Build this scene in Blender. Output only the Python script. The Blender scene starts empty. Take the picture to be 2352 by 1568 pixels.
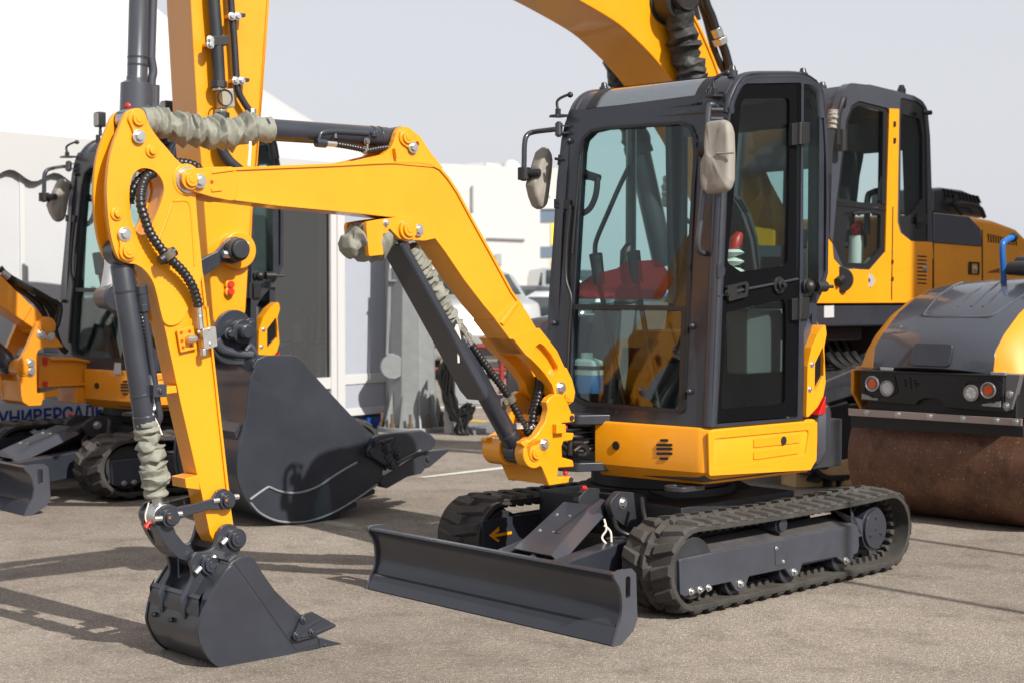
import bpy, bmesh, math, random
from mathutils import Vector as V, Matrix, noise
from mathutils.geometry import tessellate_polygon
random.seed(7)
scene = bpy.context.scene
COL = scene.collection
R = math.radians
# ------------------------------------------------------------------ camera model
FP, Y0, CH, SC = 3600.0, 665.0, 1.521, .91875
PITCH = math.atan((784 - Y0) / FP)
CAM = V((0, 0, CH))
REG = dict(a=(0,200,760/1568),b=(200,1000,760/1686),c=(700,250,760/1568),d=(1280,150,920/1518),e=(900,1000,760/1686),
  f=(1500,950,800/1930),g=(1960,150,600/1568),h=(1960,650,600/1344),i=(0,0,700/2195),j=(0,600,700/1568),k=(500,750,660/1725),
  l=(640,380,760/1655),m=(1240,0,720/2258),n=(1360,600,800/2352),o=(860,880,700/2352),p=(1060,380,340/1333),q=(0,960,340/1568),
  r=(1060,700,360/1411),s=(2030,780,300/1023),t=(620,500,380/1295),u=(0,640,360/1344),v=(1380,300,480/1882),w=(2260,560,300/1568),D=(0,0,1/SC))
def ray(reg, x, y):
    a, b, k = REG[reg]
    u = ((a + x*k)*SC - 1176)/FP; v = -((b + y*k)*SC - 784)/FP
    c, s = math.cos(PITCH), math.sin(PITCH)
    return V((u, c + v*s, -s + v*c))
class Pl:                                   # a plane with 2-D axes e1,e2 and normal n
    def __init__(s, o, e1, e2, n): s.o, s.e1, s.e2, s.n = o, e1, e2, n
    def at(s, a, b, t=0): return s.o + s.e1*a + s.e2*b + s.n*t
    def hit(s, reg, x, y, t=0):
        d = ray(reg, x, y); k = (s.o + s.n*t - CAM).dot(s.n)/d.dot(s.n)
        q = CAM + d*k - s.o
        return (q.dot(s.e1), q.dot(s.e2))
    def p3(s, reg, x, y, t=0):
        d = ray(reg, x, y); return CAM + d*((s.o + s.n*t - CAM).dot(s.n)/d.dot(s.n))
    def pts(s, reg, L, t=0): return [s.hit(reg, x, y, t) for x, y in L]
    def mix(s, L, t=0): return [s.hit(r, x, y, t) for r, x, y in L]
class Fr:                                   # a machine's frame: x forward, y to its left, z up
    def __init__(s, o, f):
        f = V((f[0], f[1], 0)).normalized(); s.f = f; s.l = V((-f.y, f.x, 0)); s.u = V((0,0,1)); s.o = V((o[0], o[1], 0))
    def w(s, x, y, z): return s.o + s.f*x + s.l*y + s.u*z
    def loc(s, p): d = p - s.o; return (d.dot(s.f), d.dot(s.l), d.z)
    def side(s, y): return Pl(s.w(0, y, 0), s.f, s.u, s.l)
    def front(s, x): return Pl(s.w(x, 0, 0), s.l, s.u, s.f)
    def flat(s, z): return Pl(s.w(0, 0, z), s.f, s.l, s.u)
    def mat(s): return Matrix(((s.f.x, s.l.x, 0, s.o.x), (s.f.y, s.l.y, 0, s.o.y), (0, 0, 1, s.o.z), (0, 0, 0, 1)))
WORLD = Fr((0, 0), (1, 0))
# ------------------------------------------------------------------ materials
MATS = {}
def mat(name, col, rough=.5, metal=0, coat=0, bump=0, bscale=300, vary=0, vscale=6, dust=0, spec=.5, vcol=None):
    if name in MATS: return MATS[name]
    m = bpy.data.materials.new(name); m.use_nodes = True; nt = m.node_tree; N = nt.nodes; L = nt.links
    b = N['Principled BSDF']; b.inputs['Base Color'].default_value = (*col, 1); b.inputs['Roughness'].default_value = rough
    b.inputs['Metallic'].default_value = metal; b.inputs['Coat Weight'].default_value = coat; b.inputs['Coat Roughness'].default_value = .06
    b.inputs['Specular IOR Level'].default_value = spec
    tc = N.new('ShaderNodeTexCoord')
    if vary or dust:
        nz = N.new('ShaderNodeTexNoise'); nz.inputs['Scale'].default_value = vscale; nz.inputs['Detail'].default_value = 8; nz.inputs['Roughness'].default_value = .65
        L.new(tc.outputs['Object'], nz.inputs['Vector'])
        rp = N.new('ShaderNodeValToRGB'); rp.color_ramp.elements[0].position = .35; rp.color_ramp.elements[1].position = .72
        L.new(nz.outputs['Fac'], rp.inputs['Fac'])
        mx = N.new('ShaderNodeMix'); mx.data_type = 'RGBA'
        c2 = vcol or tuple(min(1, c*(1+vary)+.004*vary) for c in col)
        mx.inputs[6].default_value = (*col, 1); mx.inputs[7].default_value = (*c2, 1)
        L.new(rp.outputs['Color'], mx.inputs[0]); out = mx.outputs[2]
        if dust:                               # dust settles on faces that look up
            g = N.new('ShaderNodeNewGeometry'); sx = N.new('ShaderNodeSeparateXYZ'); L.new(g.outputs['Normal'], sx.inputs[0])
            mr = N.new('ShaderNodeMapRange'); mr.inputs[1].default_value = .5; mr.inputs[2].default_value = 1; mr.inputs[4].default_value = dust
            L.new(sx.outputs['Z'], mr.inputs[0])
            n2 = N.new('ShaderNodeTexNoise'); n2.inputs['Scale'].default_value = 14; n2.inputs['Detail'].default_value = 9
            L.new(tc.outputs['Object'], n2.inputs['Vector'])
            ml = N.new('ShaderNodeMath'); ml.operation = 'MULTIPLY'; L.new(mr.outputs[0], ml.inputs[0]); L.new(n2.outputs['Fac'], ml.inputs[1])
            m2 = N.new('ShaderNodeMix'); m2.data_type = 'RGBA'; m2.inputs[7].default_value = (.2, .165, .125, 1)
            L.new(ml.outputs[0], m2.inputs[0]); L.new(out, m2.inputs[6]); out = m2.outputs[2]
        L.new(out, b.inputs['Base Color'])
        mr2 = N.new('ShaderNodeMapRange'); mr2.inputs[3].default_value = max(.05, rough-.07); mr2.inputs[4].default_value = rough+.12
        L.new(nz.outputs['Fac'], mr2.inputs[0]); L.new(mr2.outputs[0], b.inputs['Roughness'])
    if bump:
        nb = N.new('ShaderNodeTexNoise'); nb.inputs['Scale'].default_value = bscale; nb.inputs['Detail'].default_value = 4
        L.new(tc.outputs['Object'], nb.inputs['Vector'])
        bp = N.new('ShaderNodeBump'); bp.inputs['Strength'].default_value = bump; bp.inputs['Distance'].default_value = .01
        L.new(nb.outputs['Fac'], bp.inputs['Height']); L.new(bp.outputs['Normal'], b.inputs['Normal'])
    MATS[name] = m; return m
def glassmat(name, tint, rough=.01, ior=1.5, haze=0):
    m = bpy.data.materials.new(name); m.use_nodes = True; N = m.node_tree.nodes; L = m.node_tree.links
    N.remove(N['Principled BSDF']); o = N['Material Output']
    tr = N.new('ShaderNodeBsdfTransparent'); tr.inputs[0].default_value = (*[t**.5 for t in tint], 1)
    gl = N.new('ShaderNodeBsdfGlossy'); gl.inputs['Roughness'].default_value = rough
    lw = N.new('ShaderNodeLayerWeight'); lw.inputs['Blend'].default_value = .5
    pw = N.new('ShaderNodeMath'); pw.operation = 'POWER'; pw.inputs[1].default_value = 4.0; L.new(lw.outputs['Facing'], pw.inputs[0])
    fr = N.new('ShaderNodeMath'); fr.operation = 'MULTIPLY_ADD'; fr.inputs[1].default_value = .8; fr.inputs[2].default_value = (ior-1)*.06; fr.use_clamp = True; L.new(pw.outputs[0], fr.inputs[0])
    mx = N.new('ShaderNodeMixShader'); L.new(fr.outputs[0], mx.inputs[0]); L.new(tr.outputs[0], mx.inputs[1]); L.new(gl.outputs[0], mx.inputs[2])
    out = mx.outputs[0]
    if haze:
        df = N.new('ShaderNodeBsdfDiffuse'); df.inputs[0].default_value = (.35, .36, .36, 1)
        m2 = N.new('ShaderNodeMixShader'); m2.inputs[0].default_value = haze; L.new(out, m2.inputs[1]); L.new(df.outputs[0], m2.inputs[2]); out = m2.outputs[0]
    L.new(out, o.inputs[0]); return m
YEL = mat('yellow_paint', (.73, .283, .003), .34, coat=.4, bump=.04, bscale=140, vary=.12, vscale=2.2, dust=.10)
ORG = mat('orange_paint', (.60, .215, .004), .42, coat=.25, bump=.03, bscale=160, vary=.08, vscale=3)
GRY = mat('grey_paint', (.021, .024, .033), .33, coat=.35, bump=.03, bscale=140, vary=.35, vscale=3.5, dust=.07)
GRYF = mat('grey_steel_dusty', (.034, .038, .050), .4, coat=.2, bump=.04, bscale=160, vary=.35, vscale=5, dust=.5)
GRYL = mat('light_grey_paint', (.046, .050, .064), .3, coat=.6, vary=.12, vscale=3)
DRK = mat('dark_steel', (.016, .017, .021), .5, vary=.6, vscale=7, dust=.2)
BLK = mat('black_plastic', (.012, .012, .013), .45, bump=.1, bscale=700)
HOSE = mat('hose_rubber', (.013, .013, .014), .38)
RUB = mat('track_rubber', (.022, .020, .018), .74, bump=.4, bscale=200, vary=1.3, vscale=8, dust=.32)
STEEL = mat('zinc_steel', (.55, .55, .54), .33, metal=.9, vary=.15, vscale=30)
CLOTH = mat('grey_green_cloth', (.20, .20, .165), .55, bump=.25, bscale=900, vary=.12, vscale=9)
CLOTHD = mat('mirror_cover_cloth', (.25, .23, .20), .55, bump=.25, bscale=900, vary=.1, vscale=9)
CORD = mat('cotton_cord', (.75, .68, .6), .9)
RED = mat('red_plastic', (.5, .02, .012), .4)
REDP = mat('red_paint_dot', (.55, .03, .02), .5)
WHT = mat('white_panel', (.47, .48, .50), .45, vary=.04, vscale=2)
WFR = mat('white_frame', (.54, .54, .54), .4)
TENT = mat('tent_fabric', (.45, .45, .452), .6, bump=.1, bscale=5, vary=.03, vscale=1.2)
GALV = mat('galvanised_steel', (.24, .255, .26), .5, metal=.3, vary=.16, vscale=12, bump=.05, bscale=60)
RUST = mat('rusty_drum_steel', (.095, .043, .025), .48, metal=.25, vary=.9, vscale=5, bump=.25, bscale=120, vcol=(.20, .095, .055))
def speckle(m, scale, lo, hi, col, amt):           # pale grit stuck to a surface
    nt = m.node_tree; N = nt.nodes; L = nt.links; b = N['Principled BSDF']; src = b.inputs['Base Color'].links[0].from_socket
    tc = N.new('ShaderNodeTexCoord'); nz = N.new('ShaderNodeTexNoise'); nz.inputs['Scale'].default_value = scale; nz.inputs['Detail'].default_value = 3; L.new(tc.outputs['Object'], nz.inputs['Vector'])
    r_ = N.new('ShaderNodeMapRange'); r_.inputs[1].default_value = lo; r_.inputs[2].default_value = hi; r_.inputs[4].default_value = amt; L.new(nz.outputs['Fac'], r_.inputs[0])
    x = N.new('ShaderNodeMix'); x.data_type = 'RGBA'; x.inputs[7].default_value = (*col, 1); L.new(r_.outputs[0], x.inputs[0]); L.new(src, x.inputs[6]); L.new(x.outputs[2], b.inputs['Base Color'])
speckle(RUST, 60, .62, .72, (.36, .28, .22), .7); speckle(RUST, 11, .5, .75, (.012, .008, .006), .6)
BLUE = mat('blue_paint', (.01, .06, .32), .45)
CARW = mat('white_car_paint', (.72, .73, .74), .25, coat=.6)
CARS = mat('silver_car_paint', (.42, .43, .43), .3, metal=.4, coat=.6)
CARB = mat('blue_car_paint', (.03, .08, .25), .3, coat=.6)
CGL = mat('car_glass', (.02, .03, .035), .06, spec=.8)
WOOD = mat('pine_wood', (.5, .34, .17), .75, vary=.3, vscale=12)
GLASS = glassmat('teal_glass', (.70, .86, .84))
GLASSR = glassmat('teal_roof_glass', (.66, .82, .82), ior=8.5)
DGLASS = glassmat('door_glass', (.66, .79, .77), ior=2.0)
KGLASS = glassmat('booth_glass', (.62, .63, .65), ior=1.8, haze=.09)  # haze mixes in grey diffuse that stands in for reflected light on the glass
CLEAR = glassmat('clear_plastic', (.8, .87, .92), .08)
def redfilm():
    m = glassmat('red_film', (.55, .05, .04), .15, 1.45, .4)
    for n in m.node_tree.nodes:
        if n.type == 'BSDF_DIFFUSE': n.inputs[0].default_value = (.42, .022, .015, 1)
    return m
# ------------------------------------------------------------------ mesh builder
WM = {}
class MB:
    def __init__(s): s.v = []; s.f = []
    def add(s, vs, fs):
        n = len(s.v); s.v += [V(p) for p in vs]; s.f += [tuple(i+n for i in q) for q in fs]; return s
    def prism(s, pl, outer, t0, t1, holes=(), fn=None):
        loops = [outer] + list(holes)
        flat = [p for l in loops for p in l]
        tris = tessellate_polygon([[V((x, y, 0)) for x, y in l] for l in loops])
        n = len(flat); vs = [pl.at(x, y, t0) for x, y in flat] + [pl.at(x, y, t1) for x, y in flat]
        fs = []
        if len(loops) > 1: s.holed = True
        if len(loops) == 1: fs += [tuple(range(n)), tuple(range(2*n-1, n-1, -1))]
        else:
            for t in tris: fs += [tuple(t), tuple(i+n for i in reversed(t))]
        k = 0
        for l in loops:
            m = len(l)
            for i in range(m):
                a, b = k+i, k+(i+1) % m; fs.append((a, b, b+n, a+n))
            k += m
        return s.add(vs, fs)
    def box(s, fr, x0, x1, y0, y1, z0, z1):
        return s.prism(fr.flat(0), [(x0, y0), (x1, y0), (x1, y1), (x0, y1)], z0, z1)
    def hexa(s, b, t): return s.add(list(b)+list(t), [(3,2,1,0),(4,5,6,7),(0,1,5,4),(1,2,6,5),(2,3,7,6),(3,0,4,7)])
    def tube(s, P, r, n=14, caps=True, jit=None, flat=1):
        P = [V(p) for p in P]; m = len(P)
        rr = r if isinstance(r, (list, tuple)) else [r]*m
        T = [(P[min(i+1, m-1)] - P[max(i-1, 0)]).normalized() for i in range(m)]
        u = T[0].orthogonal().normalized(); vs = []
        for i in range(m):
            u = (u - T[i]*u.dot(T[i])).normalized(); w = T[i].cross(u)
            for k in range(n):
                a = 2*math.pi*k/n; q = rr[i]*(jit(i, k, a) if jit else 1)
                vs.append(P[i] + u*math.cos(a)*q + w*math.sin(a)*q*flat)
        fs = [(i*n+k, i*n+(k+1) % n, (i+1)*n+(k+1) % n, (i+1)*n+k) for i in range(m-1) for k in range(n)]
        if caps: fs += [tuple(range(n-1, -1, -1)), tuple((m-1)*n+k for k in range(n))]
        return s.add(vs, fs)
    def cyl(s, p0, p1, r0, r1=None, n=28): return s.tube([p0, p1], [r0, r0 if r1 is None else r1], n)
    def sphere(s, c, r, n=14, sq=(1,1,1)):
        vs = []; fs = []
        for i in range(n+1):
            th = math.pi*i/n
            for k in range(2*n):
                a = math.pi*k/n
                vs.append(V(c)+V((r*math.sin(th)*math.cos(a)*sq[0], r*math.sin(th)*math.sin(a)*sq[1], r*math.cos(th)*sq[2])))
        for i in range(n):
            for k in range(2*n): fs.append((i*2*n+k, i*2*n+(k+1) % (2*n), (i+1)*2*n+(k+1) % (2*n), (i+1)*2*n+k))
        return s.add(vs, fs)
    def bolt(s, p, nrm, r=.012, h=.01):            # washer + hexagon head
        nrm = V(nrm).normalized(); p = V(p)
        s.cyl(p - nrm*.002, p + nrm*h*.3, r*1.35, n=18); s.cyl(p + nrm*h*.3, p + nrm*(h*1.15), r*.86, n=6)
        return s
    def loft(s, rings, caps=True):
        n = len(rings[0]); vs = [p for r_ in rings for p in r_]
        fs = [(i*n+k, i*n+(k+1) % n, (i+1)*n+(k+1) % n, (i+1)*n+k) for i in range(len(rings)-1) for k in range(n)]
        if caps: fs += [tuple(range(n-1, -1, -1)), tuple((len(rings)-1)*n+k for k in range(n))]
        return s.add(vs, fs)
    def grid(s, rows):
        m = len(rows[0]); vs = [p for r_ in rows for p in r_]
        return s.add(vs, [(i*m+k, i*m+k+1, (i+1)*m+k+1, (i+1)*m+k) for i in range(len(rows)-1) for k in range(m-1)])
    def build(s, name, m, parent=None, bevel=.004, sharp=38, label=None, cat=None, group=None, kind=None, solid=0):
        me = bpy.data.meshes.new(name)
        c = sum(((min(p[i] for p in s.v) + max(p[i] for p in s.v))*.5*V([1 if j == i else 0 for j in range(3)]) for i in range(3)), V())
        if parent is None: c.z = min(p.z for p in s.v)
        if parent is None: M = Matrix.Translation(c)
        else: M = WM[parent.name] @ Matrix.Translation(WM[parent.name].inverted() @ c)
        Mi = M.inverted()
        me.from_pydata([Mi @ p for p in s.v], [], s.f)
        bm = bmesh.new(); bm.from_mesh(me); bmesh.ops.recalc_face_normals(bm, faces=bm.faces)
        if getattr(s, 'holed', False): bmesh.ops.dissolve_limit(bm, angle_limit=R(.4), use_dissolve_boundaries=False, verts=bm.verts, edges=bm.edges)
        bm.to_mesh(me); bm.free()
        me.polygons.foreach_set('use_smooth', [True]*len(me.polygons)); me.set_sharp_from_angle(angle=R(sharp))
        me.materials.append(m)
        o = bpy.data.objects.new(name, me); COL.objects.link(o); WM[o.name] = M
        if parent is None: o.matrix_world = M
        else: o.parent = parent; o.matrix_local = WM[parent.name].inverted() @ M
        if getattr(s, 'soft', False):
            ss = o.modifiers.new('soften', 'SUBSURF'); ss.levels = 2; ss.render_levels = 2
            sl_ = me.polygons; me.edges.foreach_set('use_edge_sharp', [False]*len(me.edges)) if hasattr(me.edges[0], 'use_edge_sharp') else None
            ca = me.attributes.new('crease_edge', 'FLOAT', 'EDGE'); rg = random.Random(5); ca.data.foreach_set('value', [rg.choice((.25, .55, .8, .95)) for _ in me.edges])
        if solid:
            sm = o.modifiers.new('solid', 'SOLIDIFY'); sm.thickness = solid
        if bevel:
            bv = o.modifiers.new('bevel', 'BEVEL'); bv.width = bevel; bv.segments = 2; bv.limit_method = 'ANGLE'; bv.angle_limit = R(42); bv.harden_normals = True
        tag(o, label, cat, group, kind); return o
def tag(o, label=None, cat=None, group=None, kind=None):
    for k, v in (('label', label), ('category', cat), ('group', group), ('kind', kind)):
        if v: o[k] = v
def thing(name, fr, label, cat, group=None):
    o = bpy.data.objects.new(name, None); COL.objects.link(o); o.empty_display_size = .3
    o.matrix_world = fr.mat(); WM[o.name] = fr.mat(); tag(o, label, cat, group); return o
def rnd(poly, r, seg=5):                           # round the corners of a polygon
    out = []; n = len(poly)
    for i in range(n):
        p0, p, p1 = V(poly[i-1]), V(poly[i]), V(poly[(i+1) % n])
        rad = r[i] if isinstance(r, (list, tuple)) else r
        a, b = (p0-p), (p1-p); la, lb = a.length, b.length
        if la < 1e-6 or lb < 1e-6: out.append(tuple(p)); continue
        a /= la; b /= lb; ang = a.angle(b)
        d = min(rad/math.tan(ang/2) if ang > .05 else 0, la*.48, lb*.48)
        if rad <= 0 or ang > 3.0: out.append(tuple(p)); continue
        s_, e_ = p+a*d, p+b*d
        for k in range(seg+1):
            t = k/seg; q = s_*(1-t)**2 + p*2*t*(1-t) + e_*t*t; out.append(tuple(q))
    return out
def spl(P, n=8, closed=False):                     # Catmull-Rom through points
    P = [V(p) for p in P]; m = len(P); out = []
    for i in range(m if closed else m-1):
        p0 = P[(i-1) % m] if closed or i > 0 else P[0]*2-P[1]
        p1, p2 = P[i], P[(i+1) % m]
        p3 = P[(i+2) % m] if closed or i+2 < m else P[-1]*2-P[-2]
        for k in range(n):
            t = k/n
            out.append(.5*((2*p1)+(p2-p0)*t+(2*p0-5*p1+4*p2-p3)*t*t+(3*p1-p0-3*p2+p3)*t**3))
    if not closed: out.append(P[-1])
    return out
def spl2(P, n=5, closed=False): return [(p[0], p[1]) for p in spl([(x, y, 0) for x, y in P], n, closed)]
def circ(c, r, n=24, a0=0): return [(c[0]+r*math.cos(a0+2*math.pi*k/n), c[1]+r*math.sin(a0+2*math.pi*k/n)) for k in range(n)]
def resamp(P, step):
    P = [V(p) for p in P]; out = [P[0].copy()]; acc = 0
    for a, b in zip(P, P[1:]):
        d = (b-a).length; t = step-acc
        while t <= d: out.append(a+(b-a)*(t/d)); t += step
        acc = d-(t-step)
    return out
def spiral_hose(mb, P, r=.014, pitch=.016):        # hose in a ridged protective wrap
    Q = resamp(spl(P, 14), pitch/4)
    return mb.tube(Q, [r*(1+.11*math.sin(2*math.pi*i/4+.4)) for i in range(len(Q))], 12)
def boot(mb, P, r, seed=0, amp=.24, folds=26, tied=False):   # crumpled cloth sleeve: coarse creased facets, softened by a subdivision
    Q = resamp(spl(P, 12), r*.27); m = len(Q); rg = random.Random(seed*17+3); n = 11
    T0 = (Q[-1]-Q[0]).normalized(); u = T0.orthogonal().normalized(); w_ = T0.cross(u); vs = []
    pin_ = [(i % 2 == 0) != (rg.random() < .22) for i in range(m)]
    for i in range(m):
        t = i/(m-1); env = min(1, 5*t, 5*(1-t)); tp = min(1, .12+(t/.16)**.6) if tied else 1
        base = 1+env*amp*((-.42 if pin_[i] else .50)+rg.uniform(-.25, .25)); off = rg.uniform(0, 6.28); wob = env*amp*rg.uniform(.2, .8)
        sag = V((0, 0, -1))*env*r*amp*rg.uniform(0, .9)
        for k in range(n):
            a = 2*math.pi*(k+.5*(i % 2))/n
            q = r*tp*(base+wob*math.cos(a-off)+env*amp*rg.uniform(-.42, .42))
            ax = T0*env*r*(rg.uniform(-.13, .13)+.10*math.sin(a*2+off))
            vs.append(Q[i]+u*math.cos(a)*q+w_*math.sin(a)*q+ax+sag)
    fs = []
    for i in range(m-1):
        for k in range(n):
            a, b, c, d = i*n+k, i*n+(k+1) % n, (i+1)*n+(k+1) % n, (i+1)*n+k
            fs += [(a, b, d), (b, c, d)] if i % 2 == 0 else [(a, b, c), (a, c, d)]
    fs += [tuple(range(n-1, -1, -1)), tuple((m-1)*n+k for k in range(n))]
    mb.soft = True
    return mb.add(vs, fs)
def pin(mb, p, n, r, h=.02):                       # pin boss with a cap disc and a grease hole
    p = V(p); n = V(n).normalized()
    mb.cyl(p, p+n*h, r*1.45); mb.cyl(p+n*h, p+n*(h+.012), r); mb.cyl(p+n*(h+.012), p+n*(h+.015), r*.55)
# ------------------------------------------------------------------ crawler track
def stadium(xf, xr, zc, r, sag=0):
    Ls = xf-xr; La = math.pi*r; per = 2*Ls+2*La
    def pos(s):
        s %= per
        if s < Ls:                                   # top, rear -> front
            t = s/Ls; return xr+s, zc+r-sag*4*t*(1-t), (1, 0), (0, 1)
        s -= Ls
        if s < La:
            a = math.pi/2-s/r; return xf+r*math.cos(a), zc+r*math.sin(a), (math.sin(a), -math.cos(a)), (math.cos(a), math.sin(a))
        s -= La
        if s < Ls: return xf-s, zc-r, (-1, 0), (0, -1)
        s -= Ls; a = -math.pi/2-s/r
        return xr+r*math.cos(a), zc+r*math.sin(a), (math.sin(a), -math.cos(a)), (math.cos(a), math.sin(a))
    return pos, per
def belt(fr, y0, y1, xf, xr, zc, r, th, parent, m, steel=False, sag=.012, nlug=42, lh=.027):
    pos, per = stadium(xf, xr, zc, r, sag)
    mb = MB(); n = 140; yo, yi = y1, y0              # y1 = outer side
    def at(s, h, y):
        x, z, t, nn = pos(s); return fr.w(x+nn[0]*h, y, z+nn[1]*h)
    rings = []
    for i in range(n):
        s = per*i/n
        rings.append([at(s, 0, yi+.008), at(s, -.005, yi), at(s, -th, yi), at(s, -th, yo), at(s, -.005, yo), at(s, 0, yo-.008)])
    mb.loft(rings+[rings[0]], caps=False)
    W = yo-yi; pit = per/nlug
    def lug(s0, ya, yb, sk, b0, b1, hh):
        lo = [at(s0-b0/2, -.002, ya), at(s0+b0/2, -.002, ya), at(s0+sk+b0/2, -.002, yb), at(s0+sk-b0/2, -.002, yb)]
        e = .012*(1 if yb > ya else -1)
        up = [at(s0-b1/2, hh*.5, ya+e), at(s0+b1/2, hh*.5, ya+e), at(s0+sk+b1/2, hh, yb-e), at(s0+sk-b1/2, hh, yb-e)]
        mb.hexa(lo, up)
    for i in range(nlug):
        s = i*pit
        if steel:
            lug(s, yi, yo, 0, pit*.9, pit*.86, .012); lug(s-pit*.2, yi, yo, 0, .03, .018, .05); lug(s+pit*.25, yi, yo, 0, .03, .018, .05)
        else:
            ym = (yi+yo)/2
            lug(s, yo+.004, ym+.035, .03, pit*.62, pit*.38, lh); lug(s+.03, ym+.04, ym-.012, .0, pit*.74, pit*.5, lh)
            lug(s+pit*.5, yi-.004, ym-.035, .03, pit*.62, pit*.38, lh); lug(s+pit*.5+.03, ym-.04, ym+.012, .0, pit*.74, pit*.5, lh)
    if not steel:
        ng = int(per/.06)
        for i in range(ng):
            s = per*i/ng
            for yy in (yi+W*.36, yi+W*.64):
                lo = [at(s-.018, -th+.002, yy-.022), at(s+.018, -th+.002, yy-.022), at(s+.018, -th+.002, yy+.022), at(s-.018, -th+.002, yy+.022)]
                up = [at(s-.012, -th-.028, yy-.016), at(s+.012, -th-.028, yy-.016), at(s+.012, -th-.028, yy+.016), at(s-.012, -th-.028, yy+.016)]
                mb.hexa(lo, up)
    return mb.build('crawler_track', m, parent, bevel=.003, sharp=30)
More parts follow.
